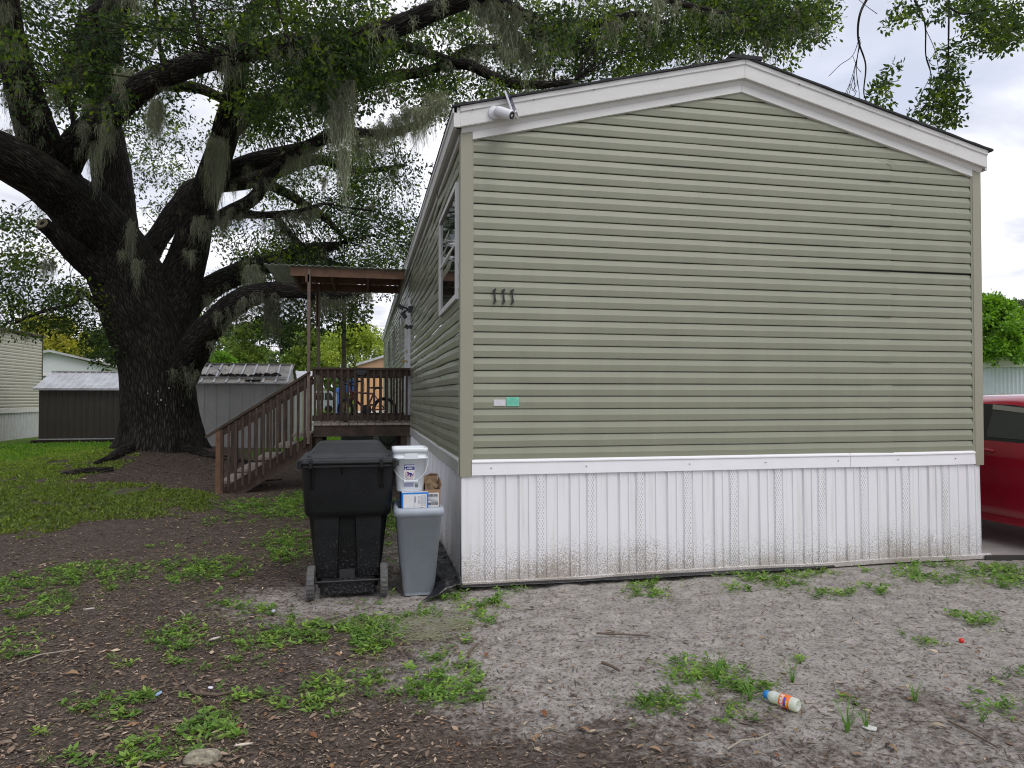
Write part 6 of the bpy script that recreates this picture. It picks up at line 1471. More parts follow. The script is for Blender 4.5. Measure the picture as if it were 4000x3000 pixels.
# surface roots
for lst in ([(300, 960, 18, 16), (262, 1000, 15, 15.2), (235, 1022, 10, 14.6), (205, 1035, 5, 14.2)], [(395, 970, 14, 16), (460, 992, 10, 15.5), (530, 1000, 6, 15.2), (600, 1012, 3, 15)], [(245, 1030, 7, 13.6), (200, 1040, 10, 13.4), (160, 1048, 9, 13.2), (130, 1052, 4, 13.1)]):
    pr_ = []
    for vx, vy, r, d in lst: g = V(vx, vy, d); pr_.append((g[0], g[1], .02+float(gz(g[0], g[1])), r*1.8083*d/F_PX))
    limb_mesh(pr_, 'root', oak)
# pale cut face on the stub
q = LIMBS['stub']; T_ = Vector(q[-1, :3]-q[-3, :3]).normalized(); b = MB(); b.M = Matrix.Translation(Vector(q[-1, :3])+T_*.02) @ T_.to_track_quat('Z', 'Y').to_matrix().to_4x4()
b.lathe([(.115, -.02), (.118, .01), (.09, .018), (.03, .004), (.0, 0)], 16, cap=False); b.build('cut_face', mat('cut_wood', (.20, .16, .10), .9, var=.3, vscale=15), oak)
# pale lichen flecks
b = MB()
for (vx, vy, n_) in ((402, 770, 26), (398, 830, 10), (395, 850, 8), (410, 900, 3), (330, 870, 6)):
    for i in range(n_):
        p_ = V(vx+rnd.gauss(0, 11), vy+rnd.gauss(0, 22), 15.45); s_ = rnd.uniform(.006, .022)
        T0 = LIMBS['trunk']; k = int(np.argmin(abs(T0[:, 2]-p_[2]))); cx_, cy2, r_ = T0[k, 0], T0[k, 1], T0[k, 3]
        dx = p_[0]-cx_; 
        if abs(dx) > r_*.95: continue
        yv = cy2-math.sqrt(r_**2-dx**2)-.10; b.add([(p_[0]+s_*math.cos(a), yv+.0, p_[2]+s_*1.3*math.sin(a)) for a in (0, 1.1, 2.2, 3.3, 4.4, 5.4)]+[(p_[0], yv-.012, p_[2])], [(j, (j+1) % 6, 6) for j in range(6)])
b.build('lichen', mat('lichen', (.42, .44, .40), .9), oak)

# ------------------------------------------------------------------ crown of the oak
def roof_v(vx): 
    return np.where(vx < 985, 2000, np.where(vx < 1608, 235-(vx-985)*.178, 124+(vx-1608)*.385))
# (vx, vy, rx, ry, depth0, depth1, clumps)
BL = [
 (130, 60, 240, 140, 11.5, 16, 330), (330, 60, 200, 130, 11, 16, 330), (520, 50, 180, 110, 10, 15, 300), (700, 60, 160, 110, 9.6, 14, 300), (730, 150, 130, 90, 9.6, 12.5, 260), (820, 130, 120, 80, 10, 14, 130),
 (250, 200, 150, 70, 12, 15, 200), (60, 120, 110, 110, 12, 15, 150), (560, 180, 120, 60, 13, 17, 120), (640, 235, 120, 60, 13, 18, 160),
 (950, 70, 130, 70, 12, 17, 120), (1080, 60, 140, 70, 11.5, 16, 190), (1220, 50, 140, 70, 11, 15, 230), (1350, 60, 140, 80, 11, 15, 260), (1480, 50, 120, 80, 11, 14, 240), (1590, 50, 90, 70, 11, 13.5, 170), (1680, 35, 75, 55, 11, 13, 120), (1750, 50, 45, 45, 11, 12.5, 45), (1780, 25, 30, 30, 11, 12.5, 25), (1660, 110, 50, 40, 11.5, 13, 30),
 (1000, 190, 90, 40, 12, 16, 90), (1150, 150, 130, 60, 12, 16, 200), (1300, 130, 120, 50, 12, 15, 150), (920, 220, 90, 50, 13, 18, 90),
 (560, 290, 100, 40, 17, 21, 90), (700, 400, 150, 90, 17, 22, 280), (820, 380, 90, 110, 16, 22, 180), (760, 520, 140, 90, 17, 22, 300), (860, 500, 60, 90, 16, 21, 100), (560, 520, 100, 70, 18, 22, 150), (640, 590, 120, 60, 16, 20, 190), (780, 620, 80, 60, 15, 19, 130), (840, 650, 35, 60, 15, 18, 45), (700, 680, 80, 40, 14.5, 18, 70), (760, 690, 40, 30, 14.5, 17, 20), (500, 640, 60, 50, 18, 21, 60),
 (330, 300, 110, 80, 18, 22, 130), (360, 420, 70, 70, 18, 22, 70), (340, 520, 40, 50, 18, 22, 30), (420, 700, 60, 50, 18, 21, 45), (590, 700, 80, 45, 14.5, 18, 70), (470, 770, 30, 20, 18, 20, 6),
 (30, 530, 80, 60, 15, 19, 90), (70, 610, 110, 60, 14.5, 18, 130), (150, 660, 80, 50, 14.8, 17, 90), (50, 680, 70, 40, 14.8, 17, 60), (210, 730, 40, 30, 15, 17, 30), (140, 690, 60, 25, 15, 17, 25), (20, 480, 50, 20, 16, 19, 20), (230, 760, 16, 25, 15, 16.5, 8)]
C = []; 
for (vx, vy, rx, ry, d0, d1, n) in BL:
    n = int(n*(.84 if vy < 260 else (.88 if vx > 480 else .95))); d0 = d0+(2.2 if (vx < 560 and vy < 260) else (.6 if vx < 900 and vy < 200 else 0)); d1 = max(d1+1.5, d0+2); a = rng.uniform(0, 2*PI, n); r = np.sqrt(rng.random(n)); X_ = vx+rx*r*np.cos(a); Y_ = vy+ry*r*np.sin(a); D_ = rng.uniform(d0, d1, n)
    C.append(np.stack([P(x*1.8083, y*1.8083, d_) for x, y, d_ in zip(X_, Y_, D_)]))
# unseen rest of the crown beyond the frame: a dome added for its shade
n = 1300; a = rng.uniform(0, 2*PI, n); r = 14*np.sqrt(rng.random(n)); hz = 6.5+4.5*np.sqrt(np.clip(1-(r/15)**2, 0, 1))+rng.uniform(-2.2, 1.0, n)
dome = np.stack([oc[0]+r*np.cos(a), oc[1]+r*np.sin(a), hz], 1); qx, qy, qw = proj(dome)
dome = dome[(qw < .2) | (qx < -150) | (qx > 4150) | (qy < -150)]
dome = dome[~((dome[:, 0] > 1.5) & (dome[:, 1] < 4))]
C = np.concatenate(C)
C = C[(noise3(C, 1.15, 91) > .43) & (noise3(C, 2.4, 92) > .30)]
Cf = []
for (vx, vy, rx, ry, n) in ((100, 110, 150, 80, 26), (330, 60, 150, 60, 22), (170, 220, 90, 50, 10), (560, 50, 110, 50, 20), (720, 120, 60, 90, 55), (760, 80, 70, 60, 30), (640, 215, 60, 26, 14), (545, 235, 50, 24, 10), (1220, 60, 110, 40, 20)):
    for i in range(n): Cf.append(V(vx+rx*rnd.gauss(0, .5), vy+ry*rnd.gauss(0, .5), rnd.uniform(9.4, 11.2)))
C = np.concatenate([C, np.array(Cf)])
def in_house(p): return (p[:, 0] > -.6) & (p[:, 0] < W+.6) & (p[:, 1] > -.4) & (p[:, 1] < LEN) & (p[:, 2] < 4.55-.25*np.abs(p[:, 0]-2.4)+.3)
C = C[~in_house(C)]
def clusters(Cc, k, sig, lsz, tints):
    n = len(Cc)*k
    out = norm(rng.normal(0, 1, (n, 3))*np.array([1, 1, .8])); rr = rng.random(n)**.5*sig*1.6
    pos = np.repeat(Cc, k, 0)+out*rr[:, None]*np.array([1, 1, .75])
    base = np.array(tints)[rng.integers(0, len(tints), len(Cc))]*rng.uniform(.7, 1.3, (len(Cc), 1)); tn = np.repeat(base, k, 0)*rng.uniform(.7, 1.35, (n, 1))
    ax = norm(out*.7+rng.normal(0, .6, (n, 3))+np.array([0, 0, -.15])); return pos, ax, rng.uniform(.7, 1.2, n)*lsz, tn
T_OAK = [(.034, .060, .022), (.046, .082, .022), (.028, .048, .022), (.13, .18, .026), (.036, .062, .030), (.075, .115, .022)]
M_oak = mat('oak_leaf', (1, 1, 1), .5, attr='tint', trans=.5, spec=.25)
kx, ky, kw = proj(C); kd = kw
nearc = C[kd < 14]; farc = C[kd >= 14]
p1, a1, l1, t1_ = clusters(nearc, 34, .20, .092, T_OAK); p2, a2, l2, t2_ = clusters(farc, 32, .26, .105, T_OAK)
# larger leaves in looser clumps for the dome outside the frame
p3, a3, l3, t3_ = clusters(dome, 30, .5, .24, T_OAK)
pos = np.concatenate([p1, p2, p3]); ax = np.concatenate([a1, a2, a3]); ln = np.concatenate([l1, l2, l3]); tn = np.concatenate([t1_, t2_, t3_])
ok = ~in_house(pos); pos, ax, ln, tn = pos[ok], ax[ok], ln[ok], tn[ok]; print('oak leaves', len(pos))
leaves4('crown', pos, ln, ln*.5, tn, M_oak, oak, ax=ax, flat=.5)
# twigs: from every clump to the nearest limb point, thin curved strips
LP = np.concatenate([q[:, :4] for k_, q in LIMBS.items()])
sel = C[rng.random(len(C)) < .55]
V_ = []; F_ = []
for c_ in sel:
    d2 = ((LP[:, :3]-c_)**2).sum(1); j = int(np.argmin(d2)); L0 = math.sqrt(d2[j])
    if L0 > 2.6: a0 = c_+norm(rng.normal(0, 1, (1, 3)))[0]*.5+np.array([0, 0, .3])
    else: a0 = LP[j, :3]
    mid = (a0+c_)/2+np.array([0, 0, .10*L0 if L0 < 2.6 else .05])+rng.normal(0, .05, 3); e_ = c_+(c_-a0)*.15; pts_ = [a0, (a0+mid)/2+rng.normal(0, .03, 3), mid, (mid+c_)/2+rng.normal(0, .03, 3), e_]; w0 = min(.016, .006+.004*L0)
    for s0 in (0, 1):
        b0 = len(V_)
        for k in range(5):
            w_ = w0*(1-k/5.5); o_ = np.array([w_, 0, 0]) if s0 == 0 else np.array([0, 0, w_]); V_ += [pts_[k]-o_, pts_[k]+o_]
        F_ += [(b0+2*k, b0+2*k+1, b0+2*k+3, b0+2*k+2) for k in range(4)]
np_mesh('twigs', V_, F_, M_bark, oak, attrs={'barkuv': (np.array(V_), 'FLOAT_VECTOR')})

# ------------------------------------------------------------------ Spanish moss
M_moss = mat('spanish_moss', (1, 1, 1), .9, attr='tint', trans=.15, spec=.1)
MV = []; MF = []; MT = []; mo = 0
def moss(top, length, width, dens=1.0, dark=1.0):
    m_ = int(np.clip(4+width*length*42, 4, 18))
    for i in range(m_):
        a = rnd.uniform(0, 2*PI); r = width*.46*math.sqrt(rnd.random()); l_ = 1.22*length*(rnd.uniform(.22, 1.0)**1.1 if i else 1.0)*(1-.35*r/(width*.5))
        moss1(top+np.array([r*math.cos(a), r*math.sin(a)*.7, rnd.uniform(-.12, .04)*length]), l_, width*rnd.uniform(.14, .34), dens*1.1, dark*rnd.uniform(.75, 1.15))
def moss1(top, length, width, dens=1.0, dark=1.0):
    global mo
    n = int((5+130*length*width*1.5)*dens); n = min(n, 40); K = 9
    cr = width*.5
    a = rng.uniform(0, 2*PI, n); r = cr*np.sqrt(rng.random(n)); st_ = top[None]+np.stack([r*np.cos(a), r*np.sin(a)*.7, rng.uniform(-.2, .05, n)*length*.5], 1)
    ll = length*rng.uniform(.25, 1.0, n)*(1-.55*(r/cr)**1.5)
    t_ = np.linspace(0, 1, K)[None, :, None]
    wob = np.cumsum(rng.normal(0, .018, (n, K, 3)), 1); wob[:, 0] = 0; wob += rng.normal(0, .006, (n, K, 3))
    conv = (top[None]-st_)[:, None]*np.array([1, 1, 0])*t_**1.3*.25
    c = st_[:, None]+conv+wob; c[:, :, 2] -= (ll[:, None]*t_[..., 0]); w_ = rng.uniform(.002, .0052, n)[:, None]*(1.1-t_[..., 0]*.7)
    ang = rng.uniform(0, 2*PI, (n, K)); sd_ = np.stack([np.cos(ang), np.sin(ang), rng.uniform(-.6, .6, (n, K))], -1)*w_[..., None]
    v_ = np.stack([c-sd_, c+sd_], 2).reshape(-1, 3)
    i0 = mo+np.arange(n)[:, None]*2*K+np.arange(K-1)[None]*2; f_ = np.stack([i0, i0+1, i0+3, i0+2], -1).reshape(-1, 4)
    tn = np.repeat(np.array([(.37, .39, .285)])*dark*rng.uniform(.6, 1.25, (n, 1)), 2*K, 0)
    MV.append(v_); MF.append(f_); MT.append(tn); mo += len(v_)
def vm(vx, y0, y1, wv, d, dens=1, dark=1): moss(V(vx, y0, d), (y1-y0)*1.8083*d/F_PX, wv*1.8083*d/F_PX, dens, dark)
for a in [(338, 215, 430, 34, 12.6, 1.5), (330, 230, 380, 30, 12.6), (230, 258, 397, 30, 13.7, 1.3), (207, 310, 445, 24, 14.2), (220, 260, 340, 30, 13.8), (467, 290, 517, 44, 15.6, 1.6), (455, 330, 480, 40, 15.6, 1.3), (480, 300, 440, 26, 15.6), (540, 217, 353, 16, 15.3), (741, 175, 333, 62, 10.2, 2.0), (735, 230, 420, 46, 10.2, 1.6), (745, 320, 530, 24, 10.3, 1.3), (748, 250, 360, 34, 10.3), (917, 233, 370, 50, 12, 1.6), (940, 200, 330, 50, 12.2, 1.4), (890, 230, 330, 50, 12.5, 1.4), (825, 265, 385, 40, 13, 1.2), (860, 250, 345, 50, 13, 1.3), (960, 215, 300, 36, 12, 1.3), (1223, 90, 175, 20, 10.8), (1210, 60, 120, 24, 10.8), (1090, 30, 75, 14, 10.2), (620, 330, 400, 26, 16.6), (640, 325, 415, 22, 16.8), (690, 300, 380, 24, 16), (580, 380, 470, 16, 15.3), (275, 40, 130, 40, 13.6), (290, 0, 90, 34, 13), (160, 150, 260, 50, 14.4, 1.3), (120, 190, 300, 30, 14.4), (185, 215, 330, 30, 14), (270, 150, 250, 50, 13, 1.3), (60, 250, 330, 30, 14), (20, 280, 330, 24, 13.6), (490, 0, 70, 30, 14), (520, 60, 180, 18, 15), (510, 115, 215, 20, 11.6), (600, 100, 160, 16, 11), (715, 88, 200, 30, 10.4), (650, 600, 690, 40, 14, 1.2, .8), (612, 600, 720, 30, 14, 1.2, .7), (590, 640, 800, 30, 14, 1.5, .45), (575, 620, 740, 30, 14, 1.3, .55), (632, 620, 720, 14, 14, 1.2, .45), (545, 575, 700, 34, 14.6, 1.3, .8), (520, 640, 740, 22, 14.8, 1, .8), (495, 660, 780, 12, 15, 1, .8), (560, 590, 680, 40, 16, 1.3), (535, 560, 650, 36, 17, 1.2), (700, 640, 720, 22, 14, 1, .6), (735, 620, 705, 24, 13.9, 1.2, .6), (760, 610, 700, 16, 14, 1, .6), (670, 640, 730, 20, 14, 1, .6), (600, 560, 640, 40, 17.8), (450, 640, 700, 20, 17), (300, 560, 660, 24, 15.3, 1, .8), (285, 480, 640, 20, 15.3, 1, .8), (265, 540, 600, 16, 15.3, 1, .8), (430, 470, 560, 30, 15.9, 1.2), (410, 540, 600, 24, 15.9), (105, 560, 680, 22, 15.4, 1.1), (118, 620, 720, 14, 15.4), (980, 60, 120, 20, 9.9), (1150, 50, 100, 16, 10.4), (900, 60, 110, 24, 10), (780, 300, 420, 26, 15), (810, 300, 400, 20, 16), (700, 380, 470, 20, 17), (850, 360, 430, 24, 17), (800, 440, 520, 20, 17), (660, 440, 520, 20, 17), (330, 60, 160, 24, 13.5), (380, 30, 120, 24, 13), (440, 130, 210, 18, 12)]: vm(*a)
keys = ['trunk', 'arch', 'up_left', 'right_stem', 'right_upper', 'mid_a', 'mid_b', 'mid_c', 'mid_d', 'low_right', 'low_right_b', 'over_a', 'over_b', 'twist_b', 'over_c', 'back_c', 'top_left']
for i in range(560):
    k_ = keys[rnd.randrange(1, len(keys))]; q = LIMBS[k_]; j = rnd.randrange(2, len(q)-1); p_ = q[j, :3]+np.array([rnd.uniform(-1, 1)*q[j, 3]*.8, 0, -q[j, 3]*.3]); L0 = rnd.uniform(.15, .95)
    moss(p_+np.array([0, -q[j, 3]*.7, 0]), L0, rnd.uniform(.06, .2), 1.0, rnd.uniform(.7, 1))
for i in range(620):
    p_ = C[rnd.randrange(len(C))]; moss(p_, rnd.uniform(.2, .7), rnd.uniform(.05, .16), .55, rnd.uniform(.7, 1))
np_mesh('spanish_moss', np.concatenate(MV), np.concatenate(MF), M_moss, oak, tint=np.concatenate(MT)); print('moss', mo)
# tangle of fallen moss among the weeds
MV = []; MF = []; mt_ = []; k0 = 0
for (px, py, rx, ry) in ((1620, 2445, 110, 28), (1740, 2440, 90, 22), (1560, 2480, 60, 22), (1800, 2450, 40, 16), (1680, 2500, 60, 14)):
    for i in range(150):
        g = G(px+rnd.gauss(0, rx*.5), py+rnd.gauss(0, ry*.5)); p_ = np.array([g[0], g[1], float(gz(g[0], g[1]))+rnd.uniform(.005, .035)]); dr_ = rng.normal(0, 1, 3)*np.array([1, 1, .25]); dr_ /= np.linalg.norm(dr_)
        for s_ in range(7):
            MV += [p_-[0, 0, .0012], p_+[0, 0, .0012]]; dr_ = dr_+rng.normal(0, .45, 3)*np.array([1, 1, .4]); dr_ /= np.linalg.norm(dr_); p_ = p_+dr_*.014; p_[2] = max(p_[2], float(gz(p_[0], p_[1]))+.004)
        MF += [(k0+2*j, k0+2*j+1, k0+2*j+3, k0+2*j+2) for j in range(6)]; k0 += 14
o = np_mesh('fallen_moss', MV, MF, M_moss, None, tint=np.full((len(MV), 3), .36)*np.array([1.05, 1.05, .78])); tag(o, 'dry grey-green tangle of fallen Spanish moss among the weeds in front of the bins', 'moss', kind='stuff')
# resurrection fern / debris along the upper side of the big limbs
E = []
for k_ in ('arch', 'trunk', 'mid_b', 'right_upper', 'low_right_b'):
    q = LIMBS[k_]; 
    for j in range(3, len(q)-2):
        if k_ == 'trunk' and q[j, 2] < 3.2: continue
        m_ = 16; r_ = q[j, 3]; a = rng.normal(0, .55, m_); T_ = norm(q[j+1:j+2, :3]-q[j-1:j, :3])[0]; upv = np.array([0, 0, 1.])-T_*T_[2]; upv /= np.linalg.norm(upv); sdv = np.cross(T_, upv)
        E.append(q[j, :3]+(upv*np.cos(a)[:, None]+sdv*np.sin(a)[:, None])*r_*1.02+rng.normal(0, .03, (m_, 3)))
E = np.concatenate(E); n = len(E)
leaves4('fern_debris', E, rng.uniform(.03, .11, n), rng.uniform(.006, .02, n), np.array([(.07, .042, .025), (.05, .035, .022), (.06, .075, .025)])[rng.integers(0, 3, n)], M_leafd, oak, ax=rdir(n, -.3, .9))

# ------------------------------------------------------------------ second oak reaching in from the right
oak2 = thing('oak_tree', 'oak whose leafy branches and bare twigs hang in over the right end of the roof', 'tree', (17, 6.5, 0))
def limb2(pr_, **kw): return limb_mesh(pr_, 'limb', oak2, **kw)
t0 = [(17, 6.5, -.1, .5), (16.9, 6.4, 2, .42), (16.6, 6.2, 5.0, .36), (15.4, 5.8, 7.6, .26), (12.6, 5.2, 9.2, .16)]
limb_mesh(t0, 'trunk', oak2)
D2 = 9.0
def v2(lst): return [(*V(a_, b_, d_), r_*.62) for a_, b_, r_, d_ in lst]
limb2([(12.6, 5.2, 9.2, .15), (10.8, 4.6, 8.4, .12)]+v2([(2300, -60, .09, 10.5), (2130, -30, .06, 9.6), (1960, -8, .04, 9.2), (1880, -20, .03, 9)]))
TW = [[(1880, -15, .03, 9), (1858, 30, .026, 9), (1854, 85, .020, 9), (1870, 140, .016, 9), (1866, 200, .012, 9), (1876, 240, .008, 9), (1874, 345, .005, 9)],
 [(1976, 0, .028, 9.2), (1998, 50, .018, 9.2), (2000, 120, .013, 9.2), (2012, 170, .009, 9.2), (1998, 230, .006, 9.2)],
 [(2050, 0, .02, 9.1), (2049, 90, .016, 9.1), (2048, 150, .014, 9.1), (2040, 200, .012, 9.1), (2030, 270, .008, 9.1)],
 [(1857, 80, .010, 9), (1842, 120, .006, 9), (1815, 140, .005, 9), (1790, 165, .003, 9)], [(1858, 85, .009, 9), (1845, 160, .006, 9), (1830, 220, .005, 9), (1820, 280, .003, 9)], [(1858, 85, .009, 9), (1850, 150, .006, 9), (1856, 210, .005, 9), (1840, 250, .004, 9), (1830, 285, .002, 9)], [(1860, 90, .008, 9), (1850, 130, .006, 9), (1836, 180, .005, 9), (1812, 228, .002, 9)], [(1874, 250, .006, 9), (1895, 265, .005, 9), (1915, 290, .003, 9)], [(1878, 330, .006, 9), (1892, 352, .004, 9), (1900, 375, .003, 9)], [(1865, 190, .006, 9), (1880, 210, .004, 9), (1885, 250, .003, 9)], [(1874, 345, .005, 9), (1860, 355, .003, 9), (1852, 372, .002, 9)],
 [(2000, 120, .008, 9.2), (2010, 160, .005, 9.2), (1990, 210, .004, 9.2), (1985, 290, .002, 9.2)], [(1998, 60, .008, 9.2), (2020, 110, .006, 9.2), (2030, 170, .004, 9.2)], [(1850, -5, .006, 9), (1874, 15, .004, 9), (1895, 30, .003, 9)], [(2048, 150, .008, 9.1), (2000, 260, .005, 9.1), (1985, 330, .003, 9.1)], [(2014, 290, .006, 9.1), (1985, 320, .004, 9.1), (1970, 335, .003, 9.1)],
 [(2300, 30, .05, 9.8), (2200, 60, .03, 9.5), (2130, 75, .02, 9.3)], [(2130, 20, .03, 9.3), (2080, 30, .02, 9.2), (2040, 10, .02, 9.2)]]
for lst in TW: limb2(v2(lst), segs=7)
for i in range(26):   # fine bare twigs hanging from the thin branches
    a0 = TW[rnd.choice((0, 1, 2, 3, 4, 5, 6, 11, 12))]; k_ = rnd.randrange(1, len(a0)); x_, y_, _, d_ = a0[k_]; dx = rnd.uniform(-1, 1); l_ = rnd.uniform(12, 45)
    limb2(v2([(x_, y_, .005, d_), (x_+dx*l_*.35, y_+l_*.35, .004, d_), (x_+dx*l_*.6+rnd.uniform(-5, 5), y_+l_*.75, .003, d_+.05), (x_+dx*l_*.8+rnd.uniform(-8, 8), y_+l_, .002, d_+.05)]), segs=5)
BR = [(1952, 35, 24, 14, 10), (1918, 50, 14, 9, 5), (1930, 20, 20, 10, 5), (2030, 18, 30, 20, 12), (1985, 20, 12, 10, 4), (2090, 10, 45, 30, 40), (2140, 30, 50, 40, 70), (2190, 40, 45, 45, 60), (2150, 80, 40, 22, 34), (2185, 75, 36, 30, 34), (2105, 60, 26, 16, 14), (2100, 105, 18, 12, 7), (2155, 105, 22, 12, 12), (2110, 100, 12, 8, 4), (1925, 148, 10, 9, 4), (1908, 180, 13, 12, 8), (1898, 200, 16, 12, 8), (1912, 225, 12, 10, 5), (1905, 212, 10, 8, 4), (2055, 100, 22, 12, 8), (2060, 130, 22, 18, 12), (2050, 160, 24, 16, 14), (2042, 190, 26, 18, 18), (2060, 215, 18, 16, 8), (2035, 225, 26, 16, 16), (2050, 245, 22, 14, 10), (2040, 258, 20, 12, 8), (2010, 215, 14, 10, 5), (2000, 245, 12, 10, 5), (2030, 205, 12, 10, 5), (1980, 225, 9, 7, 2), (1975, 250, 11, 9, 3), (2048, 272, 14, 7, 4), (2020, 268, 16, 8, 5), (1995, 262, 12, 7, 3), (2062, 170, 20, 10, 6), (2068, 195, 14, 10, 4), (2000, 195, 8, 8, 2), (1985, 40, 10, 8, 2)]
C2 = []
for (vx, vy, rx, ry, n) in BR:
    for i in range(n*1): a = rnd.uniform(0, 2*PI); r = math.sqrt(rnd.random()); C2.append(V(vx+rx*r*math.cos(a), vy+ry*r*math.sin(a), rnd.uniform(8.7, 9.6)+(.0 if vx < 2080 else rnd.uniform(0, 1.5))))
C2 = np.array(C2); C2 = C2[~in_house(C2)]
n2_ = 900; u_ = rdir(n2_); r_ = rng.random(n2_)**.4; dm = np.array([14.5, 6.2, 9.4])+u_*r_[:, None]*np.array([4.6, 5.0, 2.6]); qx, qy, qw = proj(dm); dm = dm[((qw < .2) | (qx > 4500) | (qy < -350))]
pa, aa, la, ta = clusters(C2, 10, .075, .075, T_OAK); pb, ab, lb_, tb = clusters(dm, 30, .42, .2, T_OAK)
leaves('crown', np.concatenate([pa, pb]), np.concatenate([la, lb_]), np.concatenate([la, lb_])*.45, np.concatenate([ta, tb]), M_oak, oak2, ax=np.concatenate([aa, ab]), flat=.3)

# ------------------------------------------------------------------ background trees
M_bgl = mat('background_leaf', (1, 1, 1), .55, attr='tint', trans=.3)
M_bark2 = mat('grey_bark', (.09, .075, .06), .9, var=.3, vscale=8, bump=.6, bscale=30)
def bgtree(vx, vyt, vyb, d, wv, tints, label, nm='tree', lobes=9, nl=9000, ls=.3, name='shade_tree', group=None, dens=1.0, seed=0):
    """crown spanning vyt..vyb in view units, width wv"""
    r0 = random.Random(seed+int(vx)); top = V(vx, vyt, d); bot = V(vx, vyb, d); Wd = wv*1.8083*d/F_PX; H = top[2]-bot[2]; gx_, gy_ = top[0], top[1]
    t = thing(name, label, 'tree', (gx_, gy_, 0), group)
    b = MB(); zc = bot[2]+H*.45; tr = max(.10, Wd*.025)
    b.tube([(gx_, gy_, -.1), (gx_+.1, gy_, zc*.5), (gx_, gy_+.1, zc)], [tr*1.3, tr, tr*.6], 10)
    LB = []
    for i in range(lobes):
        a = r0.uniform(0, 2*PI); rr = r0.uniform(.1, .85)*Wd/2; h = r0.random(); zz_ = bot[2]+H*(.12+.76*h); k = math.sqrt(max(.05, 1-(abs(h-.4)/.75)**2)); LB.append((gx_+rr*math.cos(a)*k, gy_+rr*math.sin(a)*k, zz_, r0.uniform(.20, .34)*min(Wd, H*1.4)))
        b.tube([(gx_, gy_, zc*.75), ((gx_+LB[-1][0])/2, (gy_+LB[-1][1])/2, (zc*.8+zz_)/2), LB[-1][:3]], [tr*.5, tr*.3, tr*.12], 6)
    b.build('trunk', M_bark2, t)
    LB.append((gx_, gy_, top[2]-.28*H, .28*min(Wd, H*1.4)))
    pos = []; out = []; per = int(nl*dens/len(LB))
    for (x, y, z_, r_) in LB:
        # clumps on the lobe surface
        nc = max(10, per//22); u_ = rdir(nc, -.55, 1); cc_ = np.array([x, y, z_])+u_*r_*rng.uniform(.65, 1.08, (nc, 1))*np.array([1, 1, .8]); k = per//nc
        s_ = rng.normal(0, 1, (nc*k, 3))*r_*.13; pos.append(np.repeat(cc_, k, 0)+s_); out.append(np.repeat(u_, k, 0))
    pos = np.concatenate(pos); out = np.concatenate(out); n = len(pos); tt = np.array(tints)[rng.integers(0, len(tints), n)]*rng.uniform(.7, 1.3, (n, 1))
    pos[:, 2] = np.clip(pos[:, 2], .5, top[2]+.3)
    leaves4('crown', pos, rng.uniform(.6, 1.2, n)*ls, rng.uniform(.35, .6, n)*ls, tt, M_bgl, t, ax=norm(out+rng.normal(0, .7, (n, 3))), flat=.6)
    return t
G1 = [(.14, .21, .035), (.18, .26, .04), (.11, .18, .03)]; G2 = [(.07, .115, .035), (.085, .135, .04), (.06, .10, .03)]; Y1_ = [(.42, .40, .06), (.33, .35, .06), (.48, .42, .07)]; B1 = [(.17, .33, .03), (.24, .42, .04), (.11, .23, .025)]; Lm = [(.16, .32, .03), (.2, .38, .04)]
YG = [(.31, .38, .05), (.25, .34, .05), (.38, .43, .06)]
bgtree(770, 713, 800, 62, 120, YG, 'yellow-green rounded tree behind the porch railing, nearest the home', nl=11000, ls=.30, lobes=12)
bgtree(690, 722, 800, 74, 120, G1, 'mid green tree behind the porch posts left of the yellow-green tree', nl=9000, ls=.34)
bgtree(610, 700, 800, 78, 130, G2, 'dark green tree above the grey shed roof beneath the hanging moss', nl=9000, ls=.36)
bgtree(540, 690, 800, 66, 100, G1, 'green tree left of the moss above the grey shed', nl=8000, ls=.32)
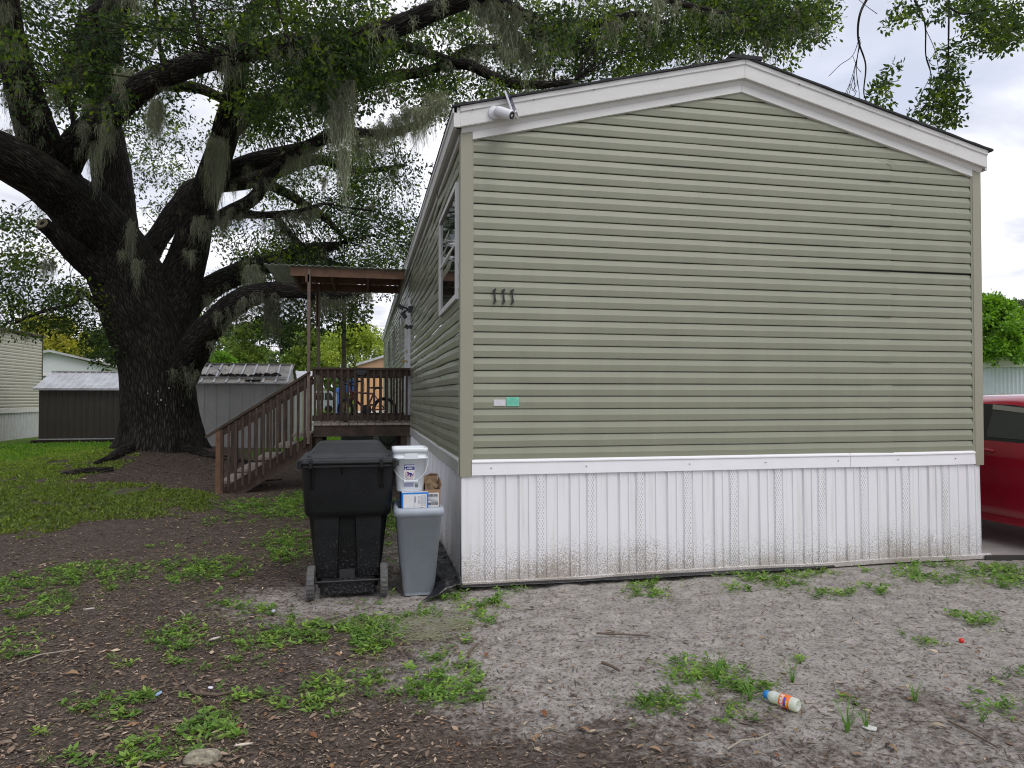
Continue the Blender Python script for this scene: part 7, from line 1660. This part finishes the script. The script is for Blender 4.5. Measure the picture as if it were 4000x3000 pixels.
bgtree(825, 760, 820, 90, 80, G2, 'far green tree right beside the mobile home wall', nl=4000, ls=.4)
bgtree(640, 760, 812, 60, 110, G1, 'low green tree just over the grey shed right end', nl=5000, ls=.28)
bgtree(485, 768, 800, 30, 44, Lm, 'small lime green shrub-like tree peeking over the grey shed beside the oak', nl=2500, ls=.16, lobes=6, name='small_tree')
bgtree(460, 690, 810, 70, 110, G2, 'dark tree directly right of the oak trunk', nl=7000, ls=.34)
bgtree(120, 690, 790, 62, 105, Y1_, 'yellow-tinged tree beyond the pale house, right of the yellow group', nl=9000, ls=.3, lobes=12)
bgtree(62, 678, 780, 68, 70, Y1_, 'taller yellow tree beside the tan home roof', nl=6000, ls=.3)
bgtree(200, 712, 790, 80, 90, G2, 'dark green tree far behind the wires left of the oak', nl=8000, ls=.36)
bgtree(262, 722, 800, 82, 90, G2, 'dark green tree far behind the oak trunk', nl=5000, ls=.36)
bgtree(-40, 690, 790, 70, 110, G2, 'dark tree beyond the tan home roof', nl=4000, ls=.36)
bgtree(2140, 632, 800, 30, 130, B1, 'bright green leafy tree behind the pale blue home at the right', nl=16000, ls=.22, lobes=16)
bgtree(2200, 640, 800, 42, 90, [(.10, .12, .07), (.08, .10, .06)], 'grey-green sparse tree at the right frame edge behind the bright one', nl=4500, ls=.2, lobes=10)
bgtree(2080, 655, 800, 34, 90, B1, 'bright green tree hidden partly behind the corner of the home', nl=7000, ls=.22, lobes=10)
# understory mass far beyond the trees
n = 26000; a = rng.uniform(-1.2, 1.0, n); R_ = rng.uniform(105, 125, n); pos = np.stack([CAM[0]+R_*np.sin(a), CAM[1]+R_*np.cos(a), rng.random(n)**.8*(5.5+3.5*noise3(np.stack([a*9, a*0, a*0], 1), 1, 3))], 1)
ts = np.array(G2+G1)[rng.integers(0, 6, n)]*rng.uniform(.7, 1.1, (n, 1))
o = leaves4('far_woods', pos, rng.uniform(.7, 1.5, n), rng.uniform(.5, 1.0, n), ts, M_bgl, None); tag(o, 'distant belt of dark woods along the horizon', 'woods', kind='stuff')
